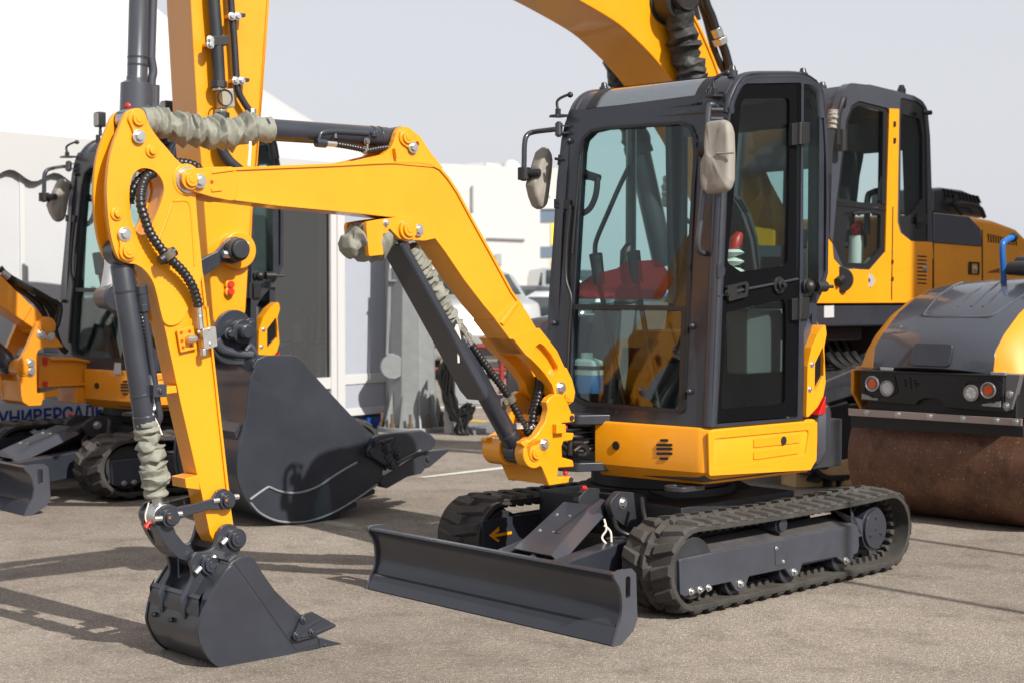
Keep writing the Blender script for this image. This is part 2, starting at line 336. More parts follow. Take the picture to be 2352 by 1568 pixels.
# ================================================================== MINI EXCAVATOR (front)
T = Fr((.793, 8.36), (-.7071, -.7071)); Hf = Fr((.793, 8.36), (-.745, -.667))
root = thing('mini_excavator', T, 'yellow mini excavator in front, dark cab, small bucket on the ground at left', 'excavator')
P = root
def undercarriage():
    for sgn, y0, y1 in ((1, .55, .85), (-1, -.42, -.72)):
        belt(T, y0, y1, .75, -.925, .228, .2, .028, P, RUB)
        yo = y1-sgn*.012; yb = y1-sgn*.055
        pl = T.side(yo)
        prof = [T.side(.838).hit('f', x, y) for x, y in ((480,1080),(1545,868),(1560,880),(1565,1000),(1556,1040),(1530,1052),(1525,1088),(1508,1108),(1486,1112),(1468,1100),(1425,1066),(1222,1105),(1205,1165),(1188,1188),(1168,1194),(1150,1182),(1118,1138),(900,1182),(878,1250),(858,1274),(838,1278),(818,1262),(790,1215),(650,1245),(638,1268),(512,1305),(485,1290))]
        pr = rnd(prof, .012, 3)
        mb = MB(); mb.prism(T.side(y1-sgn*.012), pr, 0, -sgn*.022)
        # sloping top deck and inner web of the frame
        x0, x1 = -.60, .88
        a = [T.w(x1, yo-sgn*.02, .288), T.w(x0, yo-sgn*.02, .292), T.w(x0, yo-sgn*.15, .335), T.w(x1, yo-sgn*.15, .325)]
        b = [T.w(x1, yo-sgn*.02, .13), T.w(x0, yo-sgn*.02, .13), T.w(x0, yo-sgn*.17, .13), T.w(x1, yo-sgn*.17, .13)]
        mb.hexa(b, a)
        b = [T.w(x1-.1, yo-sgn*.15, .14), T.w(x0-.1, yo-sgn*.15, .14), T.w(x0-.1, y0+sgn*.012, .14), T.w(x1-.1, y0+sgn*.012, .14)]
        a = [T.w(x1-.1, yo-sgn*.15, .325), T.w(x0-.1, yo-sgn*.15, .335), T.w(x0-.1, y0+sgn*.012, .30), T.w(x1-.1, y0+sgn*.012, .29)]
        mb.hexa(b, a)
        # bracket that holds the drive motor
        mb.prism(T.side(y1-sgn*.05), [(-.58, .40), (-.42, .40), (-.62, .33), (-.72, .30), (-.72, .21), (-.60, .21), (-.60, .33)], 0, -sgn*.03)
        fo = mb.build('track_frame', GRYF, P, bevel=.006)
        # rollers, hub, idler
        for cx in (.415, -.028, -.495):
            mb = MB(); mb.cyl(T.w(cx, yo-sgn*.03, .125), T.w(cx, yo-sgn*.24, .125), .075); mb.build('track_roller', GRY, fo, bevel=.008)
            mb = MB(); mb.bolt(T.w(cx, yo+sgn*.001, .113), T.l*sgn, .015, .016)
            mb.build('bolt', STEEL, fo, bevel=.002)
        for xx in (.785, .72, .655):
            mb = MB(); mb.bolt(T.side(yo).p3('f', 548, 1273)+T.f*(xx-.785)+T.u*0 if sgn > 0 else T.w(xx, yo, .13), T.l*sgn, .013, .014); mb.build('bolt', STEEL, fo, bevel=.002)
        mb = MB(); mb.cyl(T.w(.75, y0+sgn*.02, .228), T.w(.75, y1-sgn*.03, .228), .145, n=40); mb.cyl(T.w(.75, y0+sgn*.1, .228), T.w(.75, y1-sgn*.11, .228), .168, n=40); mb.build('idler_wheel', DRK, fo)
        mb = MB(); mb.cyl(T.w(.04, y0+sgn*.1, .355), T.w(.04, yo-sgn*.03, .355), .042); mb.cyl(T.w(.04, yo-sgn*.03, .355), T.w(.04, yo-sgn*.012, .355), .034); mb.build('carrier_roller', GRY, fo)
        mb = MB(); hx, hz = -.84, .238
        mb.cyl(T.w(hx, y0+sgn*.03, hz), T.w(hx, y1-sgn*.06, hz), .118, n=40); mb.cyl(T.w(hx, y1-sgn*.06, hz), T.w(hx, y1-sgn*.045, hz), .104, n=40)
        for k in range(3):
            aa = R(90+120*k); mb.bolt(T.w(hx+.06*math.cos(aa), y1-sgn*.045, hz+.06*math.sin(aa)), T.l*sgn, .011, .006)
        mb.bolt(T.w(hx, y1-sgn*.045, hz), T.l*sgn, .008, .005)
        mb.build('drive_motor', GRY, fo, bevel=.006)
        mb = MB()                                     # sprocket teeth ring
        pl2 = T.side(y0+sgn*.15); star = []
        for k in range(40): star.append((hx+(.165 if k % 4 < 2 else .135)*math.cos(2*math.pi*k/40), .228+(.165 if k % 4 < 2 else .135)*math.sin(2*math.pi*k/40)))
        mb.prism(pl2, star, -.015, .015); mb.build('drive_sprocket', DRK, fo)
        if sgn > 0:
            mb = MB(); pc = T.side(yo).pts('f', [(1052,1000),(1108,992),(1112,1105),(1058,1115)]); mb.prism(T.side(yo), pc, .0005, .003); mb.build('cover_plate', GRYF, fo, bevel=.001)
            for q in ((1064,1012),(1106,1093)):
                mb = MB(); mb.bolt(T.side(yo+.003).p3('f', *q), T.l, .008, .006); mb.build('bolt', STEEL, fo, bevel=.001)
        else:                                          # yellow arrow on the inner face of the far frame
            mb = MB(); pl = T.side(y0+.018); mb.box(T, .1, .93, y0-.005, y0+.016, .15, .34)
            mb.build('inner_plate', GRY, fo)
            A = lambda L: pl.pts('e', L)
            mb = MB(); mb.prism(pl, A([(715,748),(770,700),(772,722),(742,742),(840,724),(841,740),(745,757),(775,776),(764,784)]), .0, .002)
            mb.build('arrow_marking', YEL, fo, bevel=0)
    mb = MB()                                         # centre frame
    mb.box(T, -.45, .5, -.42, .55, .28, .46)
    mb.hexa([T.w(.5, .5, .2), T.w(.15, .5, .2), T.w(.15, .62, .2), T.w(.5, .62, .2)], [T.w(.35, .2, .5), T.w(.0, .2, .5), T.w(.05, .62, .33), T.w(.45, .62, .33)])
    mb.hexa([T.w(-.5, .5, .2), T.w(-.1, .5, .2), T.w(-.1, .62, .2), T.w(-.5, .62, .2)], [T.w(-.4, .2, .5), T.w(-.05, .2, .5), T.w(-.15, .62, .33), T.w(-.5, .62, .33)])
    mb.hexa([T.w(.55, -.05, .28), T.w(.45, -.05, .28), T.w(.45, .3, .28), T.w(.55, .3, .28)], [T.w(.58, .0, .5), T.w(.45, .0, .5), T.w(.45, .26, .5), T.w(.58, .26, .5)])
    mb.build('centre_frame', DRK, P, bevel=.008)
    mb = MB(); mb.cyl(T.w(0, 0, .455), T.w(0, 0, .50), .40, n=48); mb.cyl(T.w(0, 0, .50), T.w(0, 0, .575), .37, n=48); mb.build('slew_ring', DRK, P)
    # lugs of the blade cylinder with its red caps
    mb = MB()
    for yy in (.06, .27):
        mb.prism(T.side(yy), rnd([(.45, .33), (.45, .5), (.66, .53), (.74, .48), (.7, .40), (.6, .34)], .04), -.02, .02)
    o = mb.build('blade_cylinder_lug', DRK, P)
    mb = MB(); mb.bolt(T.w(.64, .292, .47), T.l, .022, .012); mb.build('bolt', STEEL, o, bevel=.002)
    for q in (T.w(.70, .10, .535), T.w(.46, .5, .40)):
        mb = MB(); mb.cyl(q, q+T.f*.03, .012, n=10); mb.build('red_cap', RED, o)
undercarriage()
def blade():
    # blade: its two ground ends come from the photo, it stands square on the ground
    pl0 = T.flat(0)
    a = pl0.hit('D', 849.7, 1351.6); b = pl0.hit('D', 1408.9, 1482)
    d = (V((*b, 0))-V((*a, 0))); n = d.normalized(); fx = V((n.y, -n.x, 0))       # fx = forward in T's plane
    BF = Fr((0, 0), (1, 0)); BF.o = T.w(a[0], a[1], 0); BF.l = (T.f*n.x+T.l*n.y).normalized(); BF.f = BF.l.cross(V((0, 0, 1))).normalized(); Wd = d.length
    prof = [(-.0, .0), (.012, .0), (-.018, .085), (-.035, .10), (-.052, .16), (-.056, .215), (-.05, .27), (-.035, .315), (-.012, .352), (.008, .365), (.0, .378), (-.03, .378), (-.055, .35), (-.075, .30), (-.082, .22), (-.075, .15), (-.055, .09), (-.03, .07)]
    prof = [(x, z*.83) for x, z in prof]
    mb = MB(); mb.prism(BF.side(0), prof, .0, Wd-.0); bl = mb.build('dozer_blade', GRY, P, bevel=.004)
    mb = MB(); mb.prism(BF.side(0), [(.016, .004), (-.0135, .073), (-.030, .082), (-.026, .063), (.003, -.0)], .004, Wd-.004); mb.build('cutting_edge', GRY, bl, bevel=.002)
    endp = [(.018, .0), (.002, .05), (-.012, .088), (-.032, .13), (-.04, .2), (-.036, .26), (-.02, .31), (.012, .36), (.014, .376), (-.02, .39), (-.10, .388), (-.125, .36), (-.135, .12), (-.11, .06), (-.03, .0)]
    endp = [(x, z*.83) for x, z in endp]
    for y in (-.014, Wd+.0):
        mb = MB(); mb.prism(BF.side(y), endp, 0, .014, holes=[rnd([(-.09, .292), (-.06, .292), (-.06, .195), (-.09, .195)], .014)]); mb.build('end_plate', GRYL, bl, bevel=.003)
    for y0 in (.76, Wd-.60):                       # push arms
        mb = MB(); p0 = BF.w(-.06, y0+.1, .17); p1 = T.w(.42, -.10 if y0 < .8 else .40, .27)
        for dz0, dz1 in ((-.08, .06),):
            dl = BF.l*.05
            mb.hexa([p0-dl+V((0,0,dz0)), p0+dl+V((0,0,dz0)), p1+dl+V((0,0,dz0)), p1-dl+V((0,0,dz0))], [p0-dl+V((0,0,dz1+.04)), p0+dl+V((0,0,dz1+.04)), p1+dl+V((0,0,dz1+.03)), p1-dl+V((0,0,dz1+.03))])
        mb.build('blade_arm', GRY, P, bevel=.008)
    # guard plate over the blade cylinder
    lo_l, lo_r = T.front(1.25).p3('e', 852, 818), T.front(1.25).p3('e', 1062, 858); up_l, up_r = T.front(.75).p3('e', 1130, 560), T.front(.75).p3('e', 1290, 577)
    nn = (up_l-lo_l).cross(lo_r-lo_l).normalized(); nn = nn if nn.z > 0 else -nn
    sl, su = T.front(1.25).p3('e', 1105, 866)-T.l*.0-nn*.035, T.front(.75).p3('e', 1342, 604)-nn*.035
    mb = MB(); mb.hexa([lo_l-nn*.008, lo_r-nn*.008, up_r-nn*.008, up_l-nn*.008], [lo_l, lo_r, up_r, up_l])
    mb.hexa([lo_r-nn*.008, sl-nn*.006, su-nn*.006, up_r-nn*.008], [lo_r, sl, su, up_r])
    g = mb.build('blade_cylinder_guard', GRYL, P, bevel=.003)
    for q in ((1092,633),(1163,643),(998,721),(1072,733)):
        d_ = ray('e', *q); k = (lo_l-CAM).dot(nn)/d_.dot(nn); mb = MB(); mb.bolt(CAM+d_*k, nn, .009, .007); mb.build('bolt', STEEL, g, bevel=.001)
    mb = MB(); mb.cyl(T.w(1.36, .28, .22), T.w(1.05, .24, .33), .026); mb.cyl(T.w(1.05, .24, .32), T.w(.66, .17, .44), .05); mb.build('blade_cylinder', GRY, P)
    mb = MB(); mb.tube(spl([T.w(.72, .30, .40), T.w(.8, .42, .36), T.w(.66, .5, .31), T.w(.5, .46, .34)]), .012, 10)
    mb.build('hydraulic_hose', HOSE, P, bevel=0)
    mb = MB(); mb.tube(spl([T.w(.60, .38, .50), T.w(.66, .46, .40), T.w(.62, .52, .30), T.w(.52, .48, .36)]), .011, 10)
    mb.build('hydraulic_hose', HOSE, P, bevel=0)
    q = T.w(.9, .40, .40); mb = MB(); mb.tube(spl([q+V((0,0,.03)), q+V((.01,.0,-.02)), q+V((-.01,0,-.06)), q+V((.02,0,-.1))]), .005, 6); mb.tube(spl([q, q+V((.03,0,-.03)), q+V((.035,0,-.08))]), .005, 6); mb.build('cord', CORD, P, bevel=0)
blade()
# ------------------------------------------------------------------ house
ZB, ZM, ZT = .585, .665, .862
def plan(inset, rear=.885, rr=.07):
    r_ = rear-inset
    pts = [(.60-inset, .12)] + [(.513-inset, .78-inset)] + [(-.33, .78-inset)]
    fr_ = rnd([(.60-inset*.9, .10), (.513-inset*.9, .78-inset), (-.33, .78-inset), (-.3, 0)], [0, rr, 0, 0], 6)
    return fr_[:-1]
def house():
    # yellow skirt: front and left side, lofted so that the lower edge is chamfered
    def ring(inset, z):
        o = plan(inset); inner = [(-.28, .3), (.3, .1)]
        return [Hf.w(x, y, z) for x, y in o] + [Hf.w(x, y, z) for x, y in inner]
    mb = MB(); mb.loft([ring(.06, ZB), ring(.007, ZB+.062), ring(.007, ZT-.012), ring(.015, ZT)]); hb = mb.build('house_skirt', YEL, P, bevel=.004)
    # pressed side panel: a proud skin with an opening, ribs inside
    sp = Hf.side(.773); S = lambda L: sp.pts('f', L, .007)
    skin = S([(655,310),(1316,248),(1306,480),(1270,540),(660,575)])
    hole = rnd(S([(690,352),(1262,298),(1238,452),(685,536)]), .02)
    mb = MB(); mb.prism(sp, rnd(skin, .012), -.004, .007, holes=[hole])
    mb.prism(sp, rnd(S([(930,350),(1213,322),(1210,375),(930,405)]), .01), -.002, .006); mb.prism(sp, rnd(S([(930,428),(1208,392),(1200,440),(930,478)]), .01), -.002, .006)
    sk = mb.build('side_panel', YEL, hb, bevel=.006)
    mb = MB(); mb.cyl(Hf.side(.777).p3('f', 1105, 362), Hf.side(.777).p3('f', 1105, 362)+Hf.l*.006, .022); mb.build('plug', BLK, hb, bevel=.002)
    ft = Pl(Hf.w(.513-.0065, .78, 0), V(), V((0,0,1)), V()); a = Hf.w(.60-.0063, .10, 0)-Hf.w(.513-.0065, .78, 0)
    ft.e1 = a.normalized(); ft.n = -ft.e1.cross(V((0,0,1))); 
    if ft.n.dot(Hf.f) < 0: ft.n = -ft.n
    q = ft.p3('f', 98, 392); mb = MB(); mb.cyl(q-ft.n*.002, q+ft.n*.006, .022); mb.build('plug', BLK, hb, bevel=.002)
    mb = MB()
    for x0, x1, y in ((365,412,360),(342,437,388),(342,437,412),(342,437,440),(362,412,470)):
        A = ft.hit('f', x0, y); B = ft.hit('f', x1, y)
        mb.prism(ft, rnd([(A[0], A[1]-.006), (B[0], B[1]-.006), (B[0], B[1]+.006), (A[0], A[1]+.006)], .005, 3), -.003, .004)
    mb.build('vent_slots', BLK, hb, bevel=0)
    # grey counterweight wrapping the tail
    def cw(inset, z, r0=.925):
        r_ = r0-inset; pts = []
        for k in range(25):
            a_ = R(114+k*(246-114)/24); pts.append(Hf.w(r_*math.cos(a_), r_*math.sin(a_)*.95, z))
        lead = [Hf.w(-.335, .785-inset, z)]
        return lead+pts+[Hf.w(-.335, -.7, z), Hf.w(-.2, 0, z)]
    mb = MB(); mb.loft([cw(.12, .575), cw(.04, .63), cw(.0, .70), cw(.0, .88), cw(.015, .915), cw(.05, .925)]); mb.build('counterweight', GRYL, P, bevel=.008)
    mb = MB()                                         # deck plate + dark gap under the cab
    mb.prism(Hf.flat(0), [(.55, .05), (.49, .74), (-.6, .74), (-.8, 0), (-.55, -.72), (.5, -.72), (.5, -.1)], .60, .845); mb.build('house_deck', DRK, P)
    mb = MB(); mb.prism(Hf.flat(0), [(.52, -.75), (.52, -.24), (-.45, -.24), (-.45, -.75)], .6, .95)
    mb.loft([[Hf.w(x, y, z) for x, y in rnd([(.5-i_, -.74+i_), (.5-i_, -.28), (-.6, -.28), (-.6, -.66+i_)], .1)] for z, i_ in ((.95, 0), (1.18, 0), (1.30, .03), (1.36, .09), (1.385, .18))])
    mb.build('side_hood', GRYL, P, bevel=.006)
    def hd(z, r0, y1=.76):
        pts = [Hf.w(-.24, y1, z)]
        for k in range(21):
            a_ = R(118+k*(242-118)/20); pts.append(Hf.w(r0*math.cos(a_), r0*math.sin(a_)*.98, z))
        return pts+[Hf.w(-.3, -.7, z), Hf.w(-.24, 0, z)]
    mb = MB(); mb.loft([hd(.87, .86), hd(1.16, .872), hd(1.30, .862), hd(1.40, .80, .70)]); eh = mb.build('engine_hood', GRYL, P, bevel=.006)
    # yellow trim with its mesh vent and the tail light on the rear quarter
    tp = Hf.side(.79); TT = lambda L: tp.pts('d', L)
    mb = MB(); tr = TT([(1285,1085),(1290,1130),(1280,1185),(1286,1330),(1276,1385),(1252,1430),(1206,1478),(1212,1260),(1228,1185),(1252,1130)])
    mb.prism(tp, rnd(tr, .015), -.06, .012, holes=[rnd(TT([(1275,1180),(1278,1300),(1240,1368),(1242,1250)]), .006)]); to = mb.build('rear_trim', YEL, P, bevel=.006)
    mb = MB(); mb.prism(tp, TT([(1277,1172),(1280,1305),(1236,1375),(1240,1245)]), -.04, -.012)
    Q = [tp.hit('d', 1240+i*4.2, 1365-i*4) for i in range(9)]
    for i in range(9):
        a, b = Q[i], (Q[i][0]-.0, Q[i][1]+.19-.012*abs(i-4)); mb.prism(tp, [(a[0]-.002, a[1]), (a[0]+.002, a[1]), (b[0]+.002, b[1]), (b[0]-.002, b[1])], -.012, -.004)
    mb.build('mesh_vent', BLK, to, bevel=0)
    for q in ((1237,1255),(1228,1357)):
        mb = MB(); mb.bolt(tp.p3('d', *q, .012), Hf.l, .012, .008); mb.build('bolt', STEEL, to, bevel=.001)
    mb = MB(); mb.prism(tp, TT([(1286,1385),(1284,1455),(1255,1462)]), -.05, .014); mb.build('tail_light', mat('tail_light_red', (.5, .01, .01), .15, coat=.5), P, bevel=.003)
    # tie-down eye under the nose
    q = Hf.w(.52, .62, .565)
    mb = MB(); mb.prism(Pl(q, Hf.f, Hf.l, V((0,0,1))), rnd([(-.12, -.07), (.06, -.07), (.09, 0), (.06, .07), (-.12, .07)], .05), -.012, .012, holes=[rnd([(-.01, -.04), (.05, -.04), (.065, 0), (.05, .04), (-.01, .04)], .03)]); mb.build('tie_down_eye', GRY, P, bevel=.004)
    # lugs that carry the swing post
    for z0, z1 in ((.61, .655), (.845, .895)):
        mb = MB(); mb.prism(Hf.flat(z0), rnd([(.3, -.2), (.3, .22), (.5, .2), (.70, .09), (.75, 0.0), (.70, -.09), (.5, -.2)], .05), 0, z1-z0); mb.build('swing_lug', GRY, P, bevel=.006)
    mb = MB(); mb.box(Hf, .3, .52, -.22, -.18, .655, .845); mb.box(Hf, .3, .56, .12, .17, .655, .845); mb.build('swing_lug_web', GRY, P, bevel=.006)
    mb = MB()
    for k in range(4): mb.tube(spl([Hf.w(.45, .1-.03*k, .68+.04*k), Hf.w(.55, .08-.03*k, .72+.03*k), Hf.w(.66, .02+.01*k, .70+.04*k), Hf.w(.74, .0, .75+.02*k)]), .014, 10)
    mb.build('swing_hoses', HOSE, P, bevel=0)
house()
# ------------------------------------------------------------------ cab
YC, YF = .78, -.25
def cab():
    A, B, C_ = Hf.w(.488, YC, .858), Hf.w(.372, YC, 2.389), Hf.w(.60, YF, .92)
    B = Hf.w(.36, YC, 2.389)
    e1 = (A-C_); e2 = (B-A).normalized(); e1 = (e1-e2*e1.dot(e2)).normalized(); n = e1.cross(e2)
    if n.dot(Hf.f) < 0: n = -n
    cf = Pl(A, e1, e2, n)                             # plane of the front frame
    Fp = lambda L: cf.pts('d', L)
    outer = rnd(Fp([(148,1440),(145,1170),(150,1000),(165,800),(185,500),(203,330),(218,262),(240,205),(300,205),(880,130),(886,240),(868,450),(850,850),(834,1250),(822,1516),(240,1476)]), .02, 3)
    win = rnd(Fp([(286,380),(296,330),(330,296),(380,284),(690,262),(738,280),(757,330),(755,420),(736,760),(706,1446),(300,1414),(256,1392),(240,1340),(250,1000)]), .03, 4)
    mb = MB(); mb.prism(cf, outer, -.05, 0, holes=[win])
    # side frame near: ring with the door and quarter-light openings
    sn = Hf.side(YC); S = lambda L: sn.pts('d', L)
    so = rnd(S([(822,1516),(834,1250),(850,850),(868,450),(882,300),(905,160),(940,90),(980,60),(1210,53),(1258,84),(1284,130),(1302,300),(1308,600),(1304,880),(1288,940),(1255,1010),(1222,1070),(1204,1120),(1207,1482)]), .012, 3)
    door = rnd(S([(834,1500),(850,1100),(868,700),(893,300),(908,190),(934,122),(968,98),(1194,94),(1190,700),(1178,1474)]), .012, 3)
    quar = rnd(S([(1204,98),(1255,106),(1282,150),(1296,400),(1298,600),(1294,870),(1276,925),(1240,990),(1200,1050)]), .012, 3)
    mb.prism(sn, so, -.05, 0, holes=[door, quar])
    # far side frame (same profile, its own opening)
    dx = .1; sf = Hf.side(YF)
    so2 = [(x+dx*max(0, min(1, (x+.2)/.6)), z) for x, z in so]
    cx = sum(p[0] for p in so2)/len(so2)
    hole2 = rnd([(.44, 1.35), (.40, 2.2), (.30, 2.46), (-.30, 2.47), (-.33, 1.5), (-.2, 1.3)], .05)
    mb.prism(sf, so2, 0, .045, holes=[hole2])
    # roof band: front curve and roof, with an opening for the roof window
    prof = spl2([(.365, 2.37), (.350, 2.434), (.292, 2.521), (.215, 2.566), (0, 2.592), (-.21, 2.606), (-.315, 2.576), (-.37, 2.525), (-.395, 2.40)], 4)
    def pt(i, y, off=0):
        x, z = prof[i]; a = prof[max(i-1, 0)]; b = prof[min(i+1, len(prof)-1)]
        t = V((b[0]-a[0], b[1]-a[1], 0)).normalized(); nx, nz = -t.y, t.x
        if nz < 0 and x > -.2: nx, nz = -nx, -nz
        if x <= -.2 and nx > 0: nx, nz = -nx, -nz
        k = (YC-y)/(YC-YF); return Hf.w(x+dx*k*max(0, min(1, (x+.2)/.5))+nx*off, y, z+nz*off)
    m_ = len(prof); i0, i1 = 3, 13
    def band(ia, ib, ya, yb, off, th=.025):
        top = [[pt(i, ya+(yb-ya)*k/6, off) for i in range(ia, ib+1)] for k in range(7)]
        bot = [[pt(i, ya+(yb-ya)*k/6, off-th) for i in range(ia, ib+1)] for k in range(7)]
        mm = MB(); mm.grid(top); mm.grid(bot)
        def strip(a, b):
            mm.add(a+b, [(i, i+1, len(a)+i+1, len(a)+i) for i in range(len(a)-1)])
        strip(top[0], bot[0]); strip(top[-1], bot[-1]); strip([r_[0] for r_ in top], [r_[0] for r_ in bot]); strip([r_[-1] for r_ in top], [r_[-1] for r_ in bot]); return mm
    for ar in ((0, m_-1, .62, YC+.0), (0, m_-1, YF, -.13), (0, i0, -.13, .62), (i1, m_-1, -.13, .62)):
        q = band(*ar, 0); mb.add(q.v, q.f)
    mb.tube([pt(1, YF+(YC-YF)*k/8, -.016) for k in range(9)], .022, 10)
    # rounded corner tubes
    edge = spl([sn.p3('d', *q) for q in ((818,1512),(832,1250),(848,850),(866,450),(880,300))], 6)
    mb.tube([p-Hf.l*.03-Hf.f*.028 for p in edge], .036, 14)
    mb.tube([pt(i, YC-.028, -.02) for i in range(m_)], .03, 12); mb.tube([pt(i, YF+.028, -.02) for i in range(m_)], .03, 12)
    # sill beams, rear frame, floor edge
    mb.box(Hf, -.39, -.35, YF, -.16, .87, 2.45); mb.box(Hf, -.39, -.35, .70, YC-.01, 1.55, 2.45); mb.box(Hf, -.39, -.35, YF+.05, YC-.05, .87, 1.45); mb.box(Hf, -.39, -.35, -.16, .7, 2.36, 2.5)
    cabo = mb.build('cab_frame', GRY, P, bevel=.005)
    mb = MB(); mb.box(Hf, -.38, .46, YF+.05, YC-.055, .868, .90); mb.build('floor_mat', mat('floor_mat', (.13, .125, .115), .85, vary=.3, vscale=20), cabo, bevel=.003)
    # black rubber seal around the windscreen, mid bar
    mb = MB(); ins = []
    c0 = (sum(p[0] for p in win)/len(win), sum(p[1] for p in win)/len(win))
    w2 = [(c0[0]+(p[0]-c0[0])*1.03, c0[1]+(p[1]-c0[1])*1.016) for p in win]; w3 = [(c0[0]+(p[0]-c0[0])*.985, c0[1]+(p[1]-c0[1])*.992) for p in win]
    mb.prism(cf, w2, -.0, .010, holes=[w3])
    mb.prism(cf, Fp([(248,1008),(722,1016),(722,1034),(248,1030)]), -.004, .012); mb.prism(cf, Fp([(704,1032),(722,1032),(708,1450),(692,1446)]), -.004, .012)
    mb.build('window_seal', BLK, cabo, bevel=.003)
    up = [p for p in win]
    def clip(poly, lo, hi):
        a, b = cf.hit('d', 250, 1020), cf.hit('d', 720, 1026)
        yy = lambda x: a[1]+(b[1]-a[1])*(x-a[0])/(b[0]-a[0])
        f = (lambda p: p[1]-yy(p[0])) if lo else (lambda p: yy(p[0])-p[1])
        out = []
        for i in range(len(poly)):
            p, q = poly[i-1], poly[i]; fp, fq = f(p), f(q)
            if (fp >= 0) != (fq >= 0): t = fp/(fp-fq); out.append((p[0]+(q[0]-p[0])*t, p[1]+(q[1]-p[1])*t))
            if fq >= 0: out.append(q)
        return out
    for nm, lo in (('windscreen', 1), ('lower_windscreen', 0)):
        mb = MB(); g = clip(win, lo, 0); mb.prism(cf, g, -.022, -.016); mb.build(nm, GLASS if lo else DGLASS, cabo, bevel=0)
    q = band(i0, i1, -.125, .615, .004, .006); q.build('roof_window', GLASSR, cabo, bevel=0)
    mb = MB(); ra = []                                # dark printed border of the roof window
    for (ia, ib, ya, yb) in ((i0, i0+2, -.125, .615), (i1-1, i1, -.125, .615), (i0, i1, -.125, -.065), (i0, i1, .555, .615)):
        q = band(ia, ib, ya, yb, .0075, .003); mb.add(q.v, q.f)
    mb.build('roof_window_border', BLK, cabo, bevel=0)
    mb = MB(); mb.prism(sf, [(c[0], c[1]) for c in hole2], .015, .021); mb.build('side_window', GLASS, cabo, bevel=0)
    mb = MB(); mb.box(Hf, -.375, -.369, -.16, .7, 1.45, 2.36); mb.build('rear_window', GLASS, cabo, bevel=0)
    mb = MB(); mb.prism(sn, quar, -.02, -.014); mb.build('quarter_window', GLASS, cabo, bevel=0)
    # rounded bolts and knobs on the frame
    for q in ((748,1098),(736,1366),(178,1085),(240,335)):
        p = cf.p3('d', *q); mb = MB(); mb.cyl(p-n*.003, p+n*.012, .013, n=14); mb.sphere(p+n*.012, .015, 7); mb.build('stud', GRY, cabo, bevel=.002)
    # black clamp, wiper cable and window guide on the far pillar
    mb = MB(); mb.prism(cf, Fp([(178,575),(245,578),(245,618),(178,614)]), -.004, .012); mb.bolt(cf.p3('d', 186, 586, .012), n, .008, .005); mb.bolt(cf.p3('d', 186, 606, .012), n, .008, .005)
    mb.tube(spl([cf.p3('d', x, y, .016) for x, y in ((240,600),(225,760),(222,900),(244,985),(236,1100),(226,1330))]), .009, 8)
    mb.tube([cf.p3('d', x, y, .014) for x, y in ((282,390),(262,620),(248,800))], .007, 8)
    mb.tube([cf.p3('d', x, y, .02) for x, y in ((178,408),(205,412))], .008, 8); mb.prism(cf, Fp([(196,392),(206,392),(202,436),(192,436)]), 0, .012)
    mb.build('pillar_fittings', BLK, cabo, bevel=.002)
    # inner grab handle seen through the windscreen
    mb = MB(); h = [cf.p3('d', x, y, -.05) for x, y in ((290,470),(300,482),(345,488),(352,500),(345,560),(322,612),(290,634),(274,632))]
    mb.tube(spl(h, 5), .016, 10); mb.tube(spl([cf.p3('d', x, y, -.05) for x, y in ((295,455),(300,470),(358,490))], 4), .022, 10); mb.tube([cf.p3('d', x, y, -.045) for x, y in ((278,455),(276,640))], .012, 8)
    mb.build('grab_handle', BLK, cabo, bevel=.002)
    # roof studs, lamp brackets with cable stubs
    for x, y, z in ((.25, .70, 2.57), (-.25, .74, 2.60), (.27, -.16, 2.57), (-.3, -.16, 2.59)):
        p = Hf.w(x, y, z-.02); mb = MB(); mb.cyl(p, p+V((0,0,.035)), .026, n=18); mb.cyl(p+V((0,0,.035)), p+V((0,0,.06)), .02, .013, n=12); mb.build('roof_stud', GRY, cabo, bevel=.003)
    for px, py, cx_ in ((858,150,1),(215,232,0)):
        p = cf.p3('d', px, py, -.02 if cx_ else .0); mb = MB()
        mb.box(Fr((0,0),(Hf.f.x, Hf.f.y)), 0,0,0,0,0,0) if 0 else None
        mb.hexa([p+Hf.l*(-.035)+V((0,0,-.008)), p+Hf.l*.035+V((0,0,-.008)), p+Hf.l*.035+n*.09+V((0,0,-.02)), p-Hf.l*.035+n*.09+V((0,0,-.02))], [p-Hf.l*.035+V((0,0,.006)), p+Hf.l*.035+V((0,0,.006)), p+Hf.l*.03+n*.085+V((0,0,-.005)), p-Hf.l*.03+n*.085+V((0,0,-.005))])
        q = p+n*.05; mb.cyl(q, q+V((0,0,.03)), .016, n=6); mb.tube(spl([q+V((0,0,.02)), q+V((0,0,.07))-Hf.l*.005, q+V((0,0,.10))+Hf.l*.03-n*.03, q+V((0,0,.105))+Hf.l*.055-n*.05]), .008, 8); mb.sphere(q+V((0,0,.105))+Hf.l*.05-n*.045, .016, 6)
        mb.build('lamp_bracket', BLK, cabo, bevel=.003)
    # ---- door
    mb = MB(); dr = Hf.side(YC); DP = lambda L: dr.pts('d', L)
    dout = rnd(DP([(838,1496),(854,1100),(872,700),(897,300),(912,194),(938,127),(970,103),(1180,100),(1178,700),(1168,1468)]), .01, 3)
    h1 = rnd(DP([(948,178),(962,160),(1150,156),(1147,560),(1140,846),(950,876),(892,836),(918,560)]), .03, 4)
    h2 = rnd(DP([(888,1040),(1130,985),(1134,1080),(1130,1418),(866,1440)]), .03, 4)
    mb.prism(dr, dout, -.028, -.006, holes=[h1, h2]); do = mb.build('door', mat('black_glass_print', (.005, .005, .006), .12, spec=.10), P, bevel=.0)
    mb = MB(); mb.prism(dr, h1, -.02, -.014); mb.prism(dr, h2, -.02, -.014); mb.build('door_glass', DGLASS, do, bevel=0)
